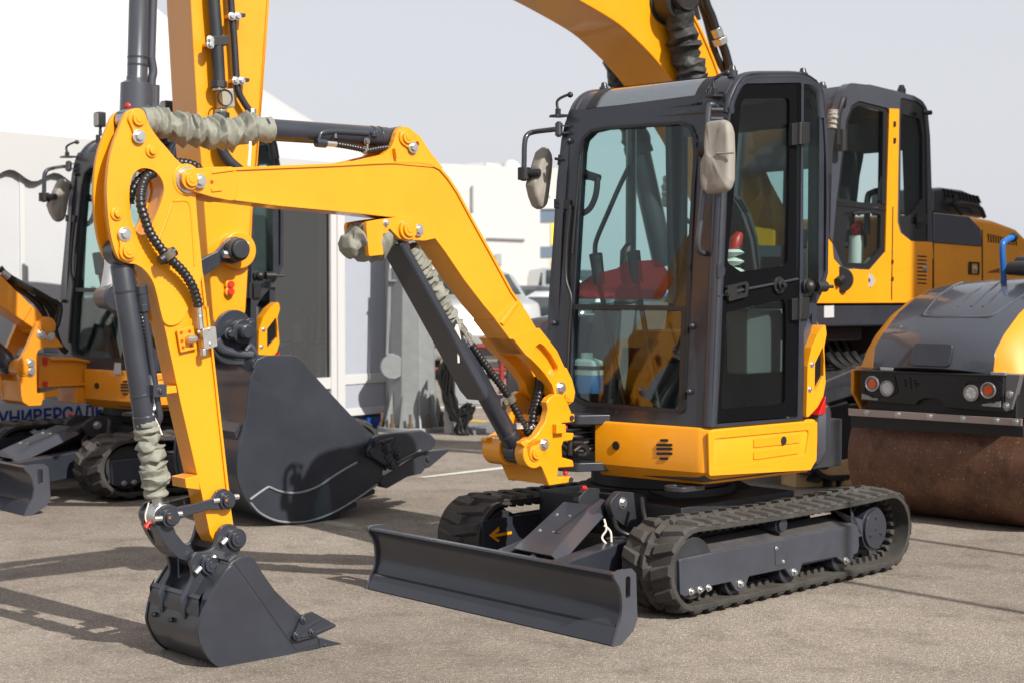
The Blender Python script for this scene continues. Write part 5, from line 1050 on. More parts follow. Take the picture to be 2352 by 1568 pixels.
    mb = MB(); p = er.p3('k', 250, 205, .01); c = LF.loc(p); mb.cyl(lw(c[0], -.32, c[2]), lw(c[0], .27, c[2]), .07); mb.cyl(lw(c[0], .27, c[2]), lw(c[0], .33, c[2]), .078, n=36); mb.cyl(lw(c[0], .33, c[2]), lw(c[0], .39, c[2]), .048, n=30); mb.cyl(lw(c[0], .39, c[2]), lw(c[0], .40, c[2]), .042, n=30); mb.bolt(er.p3('k', 195, 220, .06), LF.l, .03, .03); mb.bolt(er.p3('k', 328, 160, .06), LF.l, .03, .03); mb.build('pin', GRY, bo, bevel=.006)
    mb = MB(); mb.tube(spl([er.p3('k', *q, .02) for q in ((110,265),(150,320),(250,348),(340,352))]), .03, 10); mb.tube(spl([er.p3('k', *q, .03) for q in ((295,330),(325,300),(362,350))]), .02, 8); mb.build('lifting_rib', GRYL, bo, bevel=0)
    # ---- arm
    ap = LF.side(.18); A = lambda reg, L: ap.pts(reg, L)
    near = ap.mix([('i',1480,-420),('i',1495,0),('i',1545,880),('i',1580,1300),('a',1050,600),('a',1072,900),('a',1090,1100),('a',1100,1230),('a',1120,1290),('a',1180,1330),('a',1240,1300),('a',1268,1190),('a',1285,900),('a',1305,600),('i',2010,1310),('i',2055,700),('i',2105,0),('i',2140,-420)])
    mb = MB(); mb.prism(ap, near, -.36, 0)
    ln = A('i', [(2098,0),(2118,0),(2026,1308),(2004,1308)]); mb.prism(ap, ap.mix([('i',2125,-420),('i',2090,0),('i',2040,700),('i',1996,1310),('a',1298,600),('a',1278,900),('a',1290,900),('a',1308,600),('i',2014,1310),('i',2060,700),('i',2110,0),('i',2146,-420)]), -.37, .012)
    ao = mb.build('arm', YEL, PL, bevel=.012)
    mb = MB(); p = ap.p3('a', 1215, 880); c = LF.loc(p); mb.cyl(lw(c[0], -.24, c[2]), lw(c[0], .24, c[2]), .12, n=40); mb.build('pivot_boss', YEL, ao, bevel=.01)
    lp = LF.side(.26)
    lk = rnd(lp.pts('a', [(900,1000),(1050,915),(1110,885),(1150,840),(1180,815),(1215,808),(1255,830),(1262,890),(1240,935),(1190,950),(1140,940),(1090,985),(1000,1040),(920,1130)]), .03)
    for y in (.24, -.28):
        mb = MB(); mb.prism(LF.side(y), lk, 0, .04); lo = mb.build('link_lever', GRY, PL, bevel=.008)
        if y > 0:
            mb = MB(); p = lp.p3('a', 1210, 876, .02); mb.cyl(p, p+LF.l*.07, .075, n=40); mb.cyl(p+LF.l*.07, p+LF.l*.10, .060, n=40); mb.build('pin', DRK, lo, bevel=.008)
            for q in ((1172,900),(1262,850)):
                mb = MB(); p = lp.p3('a', *q, .05); mb.cyl(p-LF.f*.02, p+LF.f*.03, .025, n=8); mb.build('bolt', STEEL, lo, bevel=.002)
    hp = LF.side(.14).p3('j', 650, 322); hc = LF.loc(hp); mb = MB(); mb.cyl(lw(hc[0], -.05, hc[2]), lw(hc[0], .13, hc[2]), .075, n=36); mb.cyl(lw(hc[0], .13, hc[2]), lw(hc[0], .17, hc[2]), .088, n=36); mb.build('hinge_tube', GRY, PL, bevel=.008)
    mb = MB(); mb.hexa([lw(hc[0]+.06, -.1, hc[2]), lw(hc[0]+.06, .1, hc[2]), lw(hc[0]-.06, .1, hc[2]-.02), lw(hc[0]-.06, -.1, hc[2]-.02)], [lw(c[0]+.2, -.1, .95), lw(c[0]+.2, .1, .95), lw(c[0]+.08, .1, .9), lw(c[0]+.08, -.1, .9)]); mb.build('bucket_link', GRY, PL, bevel=.01)
    # red-capped grease points, pipes, clamps and the metal valve on the arm
    for y in (1055, 1092):
        mb = MB(); p = ap.p3('a', 1178, y); mb.cyl(p, p+LF.l*.03, .034, n=16); o = mb.build('grease_point', YEL, ao, bevel=.006); mb = MB(); mb.cyl(p+LF.l*.03, p+LF.l*.045, .022, n=12); mb.build('red_cap', RED, ao, bevel=0)
    mb = MB(); mb.tube([ap.p3('i', *q, .07) for q in ((1655,-380),(1675,0),(1700,300),(1720,660))], .04, 14); mb.cyl(ap.p3('i', 1715, 640, .07), ap.p3('i', 1717, 690, .07), .054, n=8); mb.cyl(ap.p3('i', 1733, 885, .07), ap.p3('i', 1735, 930, .07), .054, n=8); mb.tube(spl([ap.p3('i', *q, .07) for q in ((1735,930),(1730,1060),(1740,1170),(1790,1260),(1880,1340))]), .036, 12); mb.build('oil_pipe', DRK, ao, bevel=.002)
    mb = MB(); mb.tube(spl([ap.p3('i', *q, .06) for q in ((1795,-300),(1810,0),(1835,300),(1855,620),(1870,720),(1910,800),(1970,890))], 6), .022, 10); mb.build('oil_pipe', DRK, ao, bevel=0)
    mb = MB(); mb.prism(ap, A('i', [(1672,715),(1765,710),(1780,855),(1682,862)]), .02, .12); mb.cyl(ap.p3('i', 1712, 690, .07), ap.p3('i', 1714, 715, .07), .045, n=6); mb.cyl(ap.p3('i', 1730, 858, .07), ap.p3('i', 1733, 885, .07), .045, n=6); vb = mb.build('valve_block', mat('valve_metal', (.45,.42,.34), .4, metal=.8), ao, bevel=.006)
    mb = MB(); ring_ = [ap.at(*q, .121) for q in circ(ap.hit('i', 1697, 783), .05, 20)]; mb.tube(ring_+[ring_[0]], .006, 6); mb.build('valve_ring', BLK, vb, bevel=0)
    for (x, y, w_) in ((1665,337,60),): 
        mb = MB(); mb.prism(ap, A('i', [(1605,300),(1730,295),(1735,372),(1610,378)]), .03, .11); cl = mb.build('pipe_clamp', DRK, ao, bevel=.006); mb = MB(); mb.prism(ap, A('i', [(1585,345),(1612,345),(1612,375),(1585,372)]), 0, .06); mb.build('clamp_foot', YEL, ao, bevel=.004)
        for yy in (315, 352): mb = MB(); p = ap.p3('i', 1648, yy, .11); mb.bolt(p, LF.l, .02, .02); mb.build('bolt', STEEL, cl, bevel=.002)
    for x, y in ((1835,135),(1865,640)):
        mb = MB(); mb.prism(ap, A('i', [(x-45,y-18),(x+42,y-14),(x+42,y+14),(x-45,y+18)]), .03, .09); cl = mb.build('pipe_clamp', DRK, ao, bevel=.004); mb = MB(); mb.prism(ap, A('i', [(x-78,y-12),(x-44,y-10),(x-44,y+20),(x-78,y+16)]), 0, .07); mb.build('clamp_foot', YEL, ao, bevel=.004)
        for dx in (-18, 28): mb = MB(); mb.bolt(ap.p3('i', x+dx, y-4, .09), LF.l, .02, .02); mb.build('bolt', STEEL, cl, bevel=.002)
    mb = MB(); q = ap.p3('i', 1975, 893, .06); mb.cyl(q-V((0,0,.03)), q+V((0,0,.03)), .03, n=8); mb.build('hose_fitting', STEEL, ao, bevel=.002)
    # ---- bucket cylinder in front of the arm, out of the top of the picture
    m0 = LF.side(0); pt_ = lambda x, y: m0.p3('i', x, y)
    P_ = [pt_(1105,-430), pt_(1090,0), pt_(1076,605), pt_(1074,612), pt_(1072,640), pt_(1070,660), pt_(1066,900), pt_(1050,1100)]
    mb = MB(); mb.tube(P_, [.063, .063, .064, .066, .066, .10, .103, .103][:8], 32); co = mb.build('bucket_cylinder', GRYL, PL, bevel=.002)
    for y in (455, 515): mb = MB(); d = (P_[2]-P_[1]).normalized(); p = pt_(1080, y); mb.cyl(p-d*.006, p+d*.006, .066, n=32); mb.build('cylinder_band', GRY, co, bevel=0)
    mb = MB(); mb.tube(spl([pt_(1210,-400), pt_(1198,0), pt_(1185,420), pt_(1185,460), pt_(1200,560), pt_(1188,640), pt_(1185,840)], 6), .028, 12); mb.cyl(pt_(1215, 670), pt_(1212, 880), .03); q = pt_(1180, 860); mb.cyl(q-LF.l*.05, q+LF.l*.08, .035, n=8)
    for dx in (-25, 35): mb.bolt(m0.p3('i', 1180+dx, 862, .1), LF.l, .022, .02)
    mb.build('oil_pipe', GRYL, co, bevel=.003)
    rd = LF.loc(P_[-1]); mb = MB(); mb.cyl(P_[-1], lw(hc[0], 0, hc[2]), .05); mb.build('piston_rod', STEEL, co, bevel=0)
    mb = MB(); q = pt_(985, 840); mb.cyl(q, q+LF.l*.05, .026, n=16); mb.sphere(q+LF.l*.05, .026, 7); mb.build('red_cap', RED, co, bevel=0)
    # ---- boom
    bp = LF.side(.28); B = lambda L: bp.pts('m', L)
    lowc = [(.35, 1.35), (1.0, 1.5)]+[LF.side(-.28).hit('v', *q) for q in ((1500,1150),(1370,850),(1260,600),(1150,350),(1000,85))]+LF.side(-.28).pts('m', [(1010,690),(870,520),(740,390),(600,270),(420,160),(120,0)])+[(3.55, 3.78), (4.3, 3.95), (5.2, 4.05), (6.2, 4.02)]
    upc = [(6.3, 4.3), (5.3, 4.55), (4.0, 4.78), (3.0, 4.62)]+B([(1380,-190),(1480,0),(1600,220),(1700,450),(1755,600)])+[(1.35, 2.85), (.9, 2.2), (.2, 1.7), (.15, 1.45)]
    ol = spl2(lowc, 3)+spl2(upc, 3)
    mb = MB(); mb.prism(bp, ol, -.56, 0); bo2 = mb.build('boom', YEL, PL, bevel=.01)
    mb = MB(); mb.prism(bp, spl2(B([(1440,-60),(1480,0),(1600,220),(1700,450),(1755,600)]), 4)+list(reversed(spl2(B([(1420,-60),(1462,0),(1582,220),(1682,450),(1738,600)]), 4))), -.57, .014); mb.build('edge_flange', YEL, bo2, bevel=.004)
    cb = LF.side(.40)
    mb = MB(); p = LF.side(.28).p3('m', 1330, 30); c = LF.loc(p); mb.cyl(lw(c[0], -.42, c[2]), lw(c[0], .30, c[2]), .17, n=36); mb.cyl(lw(c[0], .30, c[2]), lw(c[0], .46, c[2]), .155, n=36); q = cb.p3('m', 1420, 10, .08); c2 = LF.loc(q); mb.cyl(lw(c[0]-.0, .40, c[2]), lw(c[0]-.0, .52, c[2]+.02), .11, n=36); mb.cyl(lw(c[0], .52, c[2]+.02), lw(c[0], .535, c[2]+.02), .10, n=36); mb.bolt(lw(c[0]-.14, .45, c[2]), LF.l, .035, .03); mb.build('pin', BLK, bo2, bevel=.008)
    for y in (.40, -.40):
        sp = LF.side(y); mb = MB(); e0 = lw(c[0], y, c[2]); e1_ = LF.side(-.40).p3('v', 1100, 1420)+LF.l*(y+.40); d = (e1_-e0).normalized(); L_ = (e1_-e0).length
        mb.cyl(e0+d*.1, e0+d*(L_*.55), .05); mb.tube([e0+d*(L_*.5), e0+d*(L_*.52), e1_], [.07, .095, .095], 28); co = mb.build('boom_cylinder', GRY, PL, bevel=.004)
        mb = MB(); boot(mb, [e0+d*.05, e0+d*(L_*.2), e0+d*(L_*.4), e0+d*(L_*.56)], .12, 21+y, .22, 12); mb.build('rod_cover', mat('black_cover', (.02,.021,.02), .6), co, bevel=0, sharp=80)
    for k, LL in enumerate((((1560,-250),(1600,0),(1650,160),(1720,420),(1790,560),(1820,640)), ((1610,-250),(1640,0),(1690,130),(1720,220),(1755,300),(1800,420),(1845,600)), ((1480,-250),(1540,0),(1580,160)))):
        mb = MB(); mb.tube(spl([LF.side(.1+.05*k).p3('m', *q) for q in LL], 6), .03+.008*(k == 1), 10); mb.build('hydraulic_hose', HOSE, bo2, bevel=0)
    mb = MB(); mb.cyl(LF.side(.15).p3('m', 1720, 225), LF.side(.15).p3('m', 1745, 290), .05, n=10); mb.cyl(LF.side(.15).p3('m', 1745, 300), LF.side(.15).p3('m', 1762, 350), .065, n=8); mb.build('hose_fitting', STEEL, bo2, bevel=.003)
    # ---- house, cab, tracks
    sp = LF.side(1.35); G = lambda L: sp.pts('g', L); Hh = lambda L: sp.pts('h', L)
    body = G([(300,1145)])+[(1.75, 1.42)]+[(-2.4, 1.38), (-2.4, 1.85)]+G([(1568,1150)])+[(-.78, 2.05)]+G([(1400,1052),(1215,1022),(975,992)])+[(.34, 1.9)]
    body = [(.34, 1.41), (-2.6, 1.405), (-2.6, 1.75), (-1.5, 1.82), (-.93, 1.96), (-.80, 2.035), (-.5, 2.095), (-.14, 2.125), (.34, 2.135)]
    mb = MB(); mb.prism(sp, [(x, z) for x, z in body if 1], -2.7, -.01); hb = mb.build('house_body', YEL, PL, bevel=.05)
    mb = MB(); mb.prism(sp, [(1.75, 1.415), (.335, 1.412), (.335, 1.9)]+G([(664,1250),(558,1372),(386,1366),(326,1300),(316,1200)])+[(1.62, 1.95), (1.75, 1.88)], -.05, .003); mb.build('door_panel', YEL, PL, bevel=.006)
    mb = MB(); mb.prism(sp, [(1.7, 1.235), (-2.6, 1.225), (-2.6, 1.398), (1.75, 1.408)], -2.6, -.02); mb.build('deck_beam', GRY, PL, bevel=.02)
    mb = MB(); mb.prism(sp, Hh([(232,258),(287,256),(287,322),(232,324)]), -.02, -.012); mb.build('warning_sticker', WHT, PL, bevel=0)
    mb = MB(); mb.prism(sp, rnd(G([(978,998),(1212,1024),(1288,1104),(1297,1222),(978,1196)]), .02), -.03, .0); mb.build('grey_panel', GRYL, hb, bevel=.01)
    for L_ in (G([(985,1200),(1300,1226),(1305,1470),(985,1500)]), G([(712,1165),(975,1195),(975,1568),(700,1568)])):
        pass
    for a, b in (((980,1000),(982,1560)), ((1300,1110),(1302,1450)), ((708,960),(700,1568))):
        mb = MB(); p0, p1 = G([a, b]); mb.prism(sp, [(p0[0]-.006, p0[1]), (p0[0]+.006, p0[1]), (p1[0]+.006, p1[1]), (p1[0]-.006, p1[1])], -.012, -.006 if a[0] > 720 else .0055); mb.build('panel_gap', BLK, hb, bevel=0)
    mb = MB()
    for k in range(8):
        y = 1278+k*25; mb.prism(sp, rnd(G([(868,y),(928,y+4),(928,y+13),(866,y+9)]), .004, 2), -.002, .0065)
    for k in range(12):
        x = 1335+k*16.5; mb.prism(sp, G([(x,1135+k*3.6),(x+7,1136+k*3.6),(x+12,1192+k*2),(x+5,1191+k*2)]), -.012, -.006)
    for k in range(11):
        x = 1340+k*15; mb.prism(sp, G([(x,1385-k*5),(x+8,1382-k*5),(x+8,1392),(x,1390)]), -.012, -.006)
    mb.build('vent_slots', BLK, hb, bevel=0)
    tp_ = LF.flat(2.10); mb = MB()
    for k in range(16):
        x = -.22-k*.035; z0 = 2.118-.0024*(k**1.3); mb.hexa([lw(x, .85, z0), lw(x-.016, .85, z0-.003), lw(x-.016, 1.22, z0-.003), lw(x, 1.22, z0)], [lw(x, .85, z0+.012), lw(x-.016, .85, z0+.009), lw(x-.016, 1.22, z0+.009), lw(x, 1.22, z0+.012)])
    mb.build('hood_vent', mat('vent_brown', (.12,.06,.008), .6), hb, bevel=0)
    mb = MB(); mb.prism(sp, rnd(G([(858,1240),(940,1250),(935,1480),(856,1478)]), .02), -.002, .0050); mb.build('vent_frame', YEL, hb, bevel=.002)
    mb = MB(); mb.prism(sp, rnd(G([(1210,1318),(1282,1322),(1280,1405),(1208,1402)]), .015), -.012, -.004, holes=[rnd(G([(1222,1330),(1272,1333),(1270,1396),(1220,1394)]), .01)]); mb.prism(sp, G([(1222,1330),(1236,1331),(1234,1396),(1220,1394)]), -.012, -.009); mb.build('latch', BLK, hb, bevel=.002)
    mb = MB(); p = sp.p3('g', 1248, 1368, -.01); mb.bolt(p, LF.l, .02, .015); p = sp.p3('g', 922, 1362, .005); mb.bolt(p, LF.l, .02, .015); mb.build('lock', STEEL, hb, bevel=.002)
    mb = MB(); mb.prism(LF.side(.75), LF.side(.75).pts('g', [(972,1010),(975,840),(1040,832),(1180,850),(1250,880),(1290,930),(1325,1035),(1200,1020)]), -.7, 0); eo = mb.build('exhaust_hood', GRY, PL, bevel=.04)
    mb = MB(); e = LF.side(.76)
    for k in range(10): mb.prism(e, e.pts('g', [(1045+k*24,842+k*5),(1055+k*24,844+k*5),(1075+k*24,900+k*4),(1062+k*24,898+k*4)]), -.02, .0)
    mb.tube(spl([e.p3('g', *q, .05) for q in ((1120,880),(1120,950),(1160,1010))]), .02, 8); mb.tube(spl([e.p3('g', *q, .05) for q in ((1100,945),(1200,945),(1280,970),(1310,1030))]), .02, 8); mb.build('exhaust_slots', BLK, eo, bevel=0)
    # cab
    co_l = rnd(G([(300,1150),(318,600),(350,330),(395,190),(430,150),(560,165),(700,195),(850,235),(905,268),(938,320),(955,500),(965,830),(972,1192),(790,1180),(660,1255),(560,1370),(390,1362)]), [0,.05,.1,.1,.1,0,0,.1,.1,.1,0,0,0,.03,0,0,0])
    wd = rnd(G([(318,1200),(342,935),(378,620),(405,400),(440,300),(490,268),(688,318),(672,960),(664,1250),(560,1368),(385,1360),(330,1300)]), [.03,0,0,.03,.06,.05,.04,0,.03,.03,.05,.03])
    wq = rnd(G([(760,245),(870,272),(915,310),(932,500),(938,860),(940,1188),(830,1182),(770,1130),(752,1060)]), .03)
    mb = MB(); mb.prism(sp, co_l, -.07, -.0, holes=[wd, wq]); mb.prism(LF.side(.25), co_l, 0, .07, holes=[wd, wq])
    rp = [(1.48, 2.5), (1.43, 2.95), (1.33, 3.075), (1.05, 3.105), (.75, 3.08), (.50, 3.02), (.41, 2.94), (.37, 2.7)]
    mb.prism(LF.side(.30), rp+[(x-.02, z-.05) for x, z in reversed(rp)], 0, 1.0)
    mb.prism(LF.side(.3), [(.36, 1.9), (.42, 2.75), (.36, 2.75), (.31, 1.9)], 0, .15); mb.prism(LF.side(1.1), [(.36, 1.9), (.42, 2.75), (.36, 2.75), (.31, 1.9)], 0, .2)
    mb.prism(LF.side(.3), [(.4, 1.88), (1.6, 1.88), (1.6, 1.42), (.4, 1.42)], 0, .06); mb.prism(LF.side(.36), [(.36, 1.44), (1.6, 1.44), (1.6, 1.48), (.36, 1.48)], 0, .9)
    cbo = mb.build('cab_frame', GRYL, PL, bevel=.01)
    mb = MB(); mb.prism(sp, rnd(G([(688,318),(752,322),(740,1060),(760,1130),(830,1185),(970,1192),(975,1300),(700,1400),(660,1262),(676,700)]), 0), -.06, .004); mb.build('door_post', YEL, cbo, bevel=.004)
    mb = MB(); dw = rnd(G([(345,930),(380,620),(408,405),(443,305),(490,275),(684,322),(668,965),(560,960)]), .03); ii = rnd(G([(362,905),(398,600),(425,400),(455,320),(495,298),(652,336),(640,940),(500,930)]), .03); lo_ = rnd(G([(330,1290),(318,1200),(338,945),(500,960),(664,975),(660,1248),(558,1366),(385,1358)]), .04); li = rnd(G([(405,1180),(430,1040),(500,985),(640,1010),(635,1240),(540,1330),(410,1325)]), .03)
    mb.prism(sp, dw, -.045, -.01, holes=[ii]); mb.prism(sp, lo_, -.045, -.01, holes=[li]); mb.prism(sp, wq, -.045, -.01, holes=[rnd(G([(770,350),(895,385),(912,500),(912,910),(830,1022),(766,1020)]), .03)])
    mb.prism(sp, G([(650,338),(672,340),(662,945),(640,942)]), -.02, .0); mb.prism(sp, G([(345,935),(665,972),(664,985),(340,948)]), -.02, -.003)
    wb = mb.build('window_border', mat('window_print', (.015,.015,.017), .12, coat=.4), cbo, bevel=.004)
    for nm, L_ in (('door_glass', ii), ('lower_glass', li), ('rear_glass', rnd(G([(770,350),(895,385),(912,500),(912,910),(830,1022),(766,1020)]), .03))):
        mb = MB(); mb.prism(sp, L_, -.034, -.026); mb.build(nm, GLASS if nm != 'lower_glass' else DGLASS, cbo, bevel=0)
    mb = MB(); mb.prism(LF.side(.25), wd, .02, .03); mb.prism(LF.side(.25), wq, .02, .03); mb.build('far_glass', GLASS, cbo, bevel=0)
    mb = MB(); mb.tube([sp.p3('g', 448, 1004, .03), sp.p3('g', 560, 1000, .03)], .012, 8); mb.cyl(sp.p3('g', 490, 1003, -.01), sp.p3('g', 490, 1003, .03), .02, n=10); mb.build('glass_latch', BLK, cbo, bevel=.003)
    mb = MB(); mb.cyl(sp.p3('g', 890, 1048, -.01), sp.p3('g', 890, 1048, .012), .06, n=24); mb.cyl(sp.p3('g', 890, 1048, .012), sp.p3('g', 890, 1048, .03), .03, n=16); mb.build('window_knob', BLK, cbo, bevel=.004)
    mb = MB(); mb.tube([sp.p3('g', 908, 348, .05), sp.p3('g', 962, 345, .07)], .02, 8); mb.build('glass_stay', BLK, cbo, bevel=.004)
    mb = MB(); mb.cyl(sp.p3('h', 315, 110, -.012), sp.p3('h', 315, 110, .01), .10, n=28); mb.tube([sp.p3('h', 330, 100, .0), sp.p3('h', 300, 125, .03)], .035, 10); mb.build('door_recess_handle', BLK, cbo, bevel=.006)
    mb = MB(); mb.cyl(sp.p3('h', 468, 115, -.01), sp.p3('h', 468, 115, -.004), .055, n=24); s_ = mb.build('round_sticker', WHT, cbo, bevel=0); mb = MB(); mb.cyl(sp.p3('h', 468, 115, -.004), sp.p3('h', 468, 115, -.002), .02, n=14); mb.build('sticker_centre', BLK, cbo, bevel=0)
    mb = MB()
    for y in (420, 528): mb.prism(sp, G([(712,y-18),(726,y-16),(724,y+18),(711,y+16)]), 0, .014)
    for y in (1320, 1432): mb.prism(sp, G([(698,y-14),(710,y-12),(708,y+14),(697,y+12)]), -.01, .014)
    mb.build('hinge', BLK, cbo, bevel=.003)
    for x, y in ((1.2, .95), (.55, 1.2), (1.3, .45)):
        mb = MB(); p = lw(x, y, 3.03); mb.cyl(p, p+V((0,0,.09)), .035, n=14); mb.cyl(p+V((0,0,.09)), p+V((0,0,.12)), .03, .02, n=10); mb.build('roof_stud', GRY, cbo, bevel=.004)
    mb = MB(); mb.loft([[lw(x+d_, y, z) for x, y in rnd([(.80, .62), (.92, .62), (.92, 1.05), (.80, 1.05)], .05)] for z, d_ in ((1.95, .12), (2.15, .08), (2.42, .04), (2.56, .0), (2.62, -.01))]); mb.box(LF, .8, 1.25, .6, 1.08, 1.85, 2.0); mb.build('seat', MATS['seat_fabric'], PL, bevel=.02)
    mb = MB(); mb.tube(spl([lw(.95, 1.2, 1.95), lw(.95, 1.2, 2.22), lw(.90, 1.2, 2.28), lw(.80, 1.2, 2.28), lw(.78, 1.2, 2.1)]), .025, 8); mb.build('inner_rail', BLK, PL, bevel=0)
    mb = MB(); p = sp.p3('g', 470, 1150, -.25); mb.tube([p+V((0,0,-.3)), p], .06, 10); mb.build('joystick_wrap', MATS['white_bag'], PL, bevel=0); mb = MB(); mb.tube([p, p+V((0,0,.05)), p+V((0,0,.1))-LF.f*.05], [.035,.05,.03], 10); mb.build('joystick_cap', RED, PL)
    mb = MB(); mb.prism(sp, sp.pts('g', [(480,1255),(522,1250),(520,1318),(482,1322)]), -.2, -.19); mb.build('paper_label', WHT, PL, bevel=0)
    mb = MB(); mb.prism(sp, sp.pts('g', [(482,1256),(522,1252),(522,1268),(482,1272)]), -.189, -.187); mb.build('label_stripe', mat('orange_label', (.6,.16,.03), .5), PL, bevel=0)
    # mirror on the cab corner wrapped in cloth + black lamp bracket
    mb = MB(); mb.tube(spl([lw(1.45, 1.38, 2.9), lw(1.52, 1.45, 2.95), lw(1.58, 1.45, 2.8), lw(1.58, 1.45, 2.6)]), .022, 8); mb.tube([lw(1.5, 1.42, 2.72), lw(1.5, 1.42, 2.56)], .04, 10); mo = mb.build('mirror_arm', BLK, PL, bevel=0)
    mb = MB(); boot(mb, [lw(1.60, 1.42, 2.86), lw(1.61, 1.42, 2.79), lw(1.61, 1.42, 2.72)], .04, 33, .15, 4); mb.build('mirror_cover', CLOTHD, mo, bevel=0, sharp=80)
    # far-side mirror that shows through the small cab
    q = LF.side(-1.25); fa = q.p3('v', 1205, 575); fb_ = q.p3('v', 1195, 870)
    mb = MB(); mb.tube(spl([fa+V((0,0,.1))-LF.f*.3, fa+V((0,0,.12)), fa, fb_, fb_-V((0,0,.12))-LF.f*.2]), .022, 8); mo2 = mb.build('mirror_arm', BLK, PL, bevel=0)
    mb = MB(); boot(mb, [fa+V((0,0,.02)), (fa+fb_)/2, fb_], .115, 41, .12, 4); mb.build('mirror_cover', CLOTHD, mo2, bevel=0, sharp=80)
    # tracks
    for y0, y1 in ((.75, 1.25), (-1.25, -.75)):
        s_ = 1 if y0 > 0 else -1; a_, b_ = (y0, y1) if s_ > 0 else (y1, y0)
        belt(LF, a_, b_, 1.35, -1.45, .43, .38, .04, PL, DRK, steel=True, nlug=34)
        mb = MB(); mb.box(LF, -1.2, 1.1, min(a_, b_)+.08, max(a_, b_)-.08, .2, .62); mb.cyl(lw(1.35, a_+.1*s_, .43), lw(1.35, b_-.06*s_, .43), .3, n=36); mb.cyl(lw(-1.45, a_+.1*s_, .43), lw(-1.45, b_-.06*s_, .43), .3, n=36); mb.build('track_frame', DRK, PL, bevel=.02)
    mb = MB(); mb.box(LF, -.8, .9, -.8, .8, .45, .85); mb.cyl(lw(0, 0, .85), lw(0, 0, 1.24), .62, n=40); mb.box(LF, 1.0, 1.6, -1.2, 1.2, 1.12, 1.24); mb.hexa([lw(1.0, .8, .72), lw(1.6, .8, .62), lw(1.6, 1.25, .62), lw(1.0, 1.25, .72)], [lw(1.0, .8, .95), lw(1.6, .8, .80), lw(1.6, 1.25, .80), lw(1.0, 1.25, .95)]); mb.build('undercarriage', DRK, PL, bevel=.02)
    for k in range(4):
        mb = MB(); mb.tube(spl([lw(.9+.1*k, .9, 1.2), lw(.95+.1*k, 1.1, .98), lw(.8+.1*k, 1.2, .85)]), .03, 8); mb.build('hydraulic_hose', HOSE, PL, bevel=0)
    mb = MB(); mb.cyl(lw(.75, 1.0, .92), lw(.75, 1.3, .92), .11, n=24); mb.box(LF, .3, .65, 1.1, 1.28, .72, .98); mb.cyl(lw(.5, 1.28, .78), lw(.2, 1.30, .76), .05, n=14); mb.build('travel_motor', DRK, PL, bevel=.01)
DRKB = mat('bucket_paint', (.024, .027, .036), .34, coat=.15, vary=.3, vscale=3, bump=.03, bscale=90, dust=.08)
large()
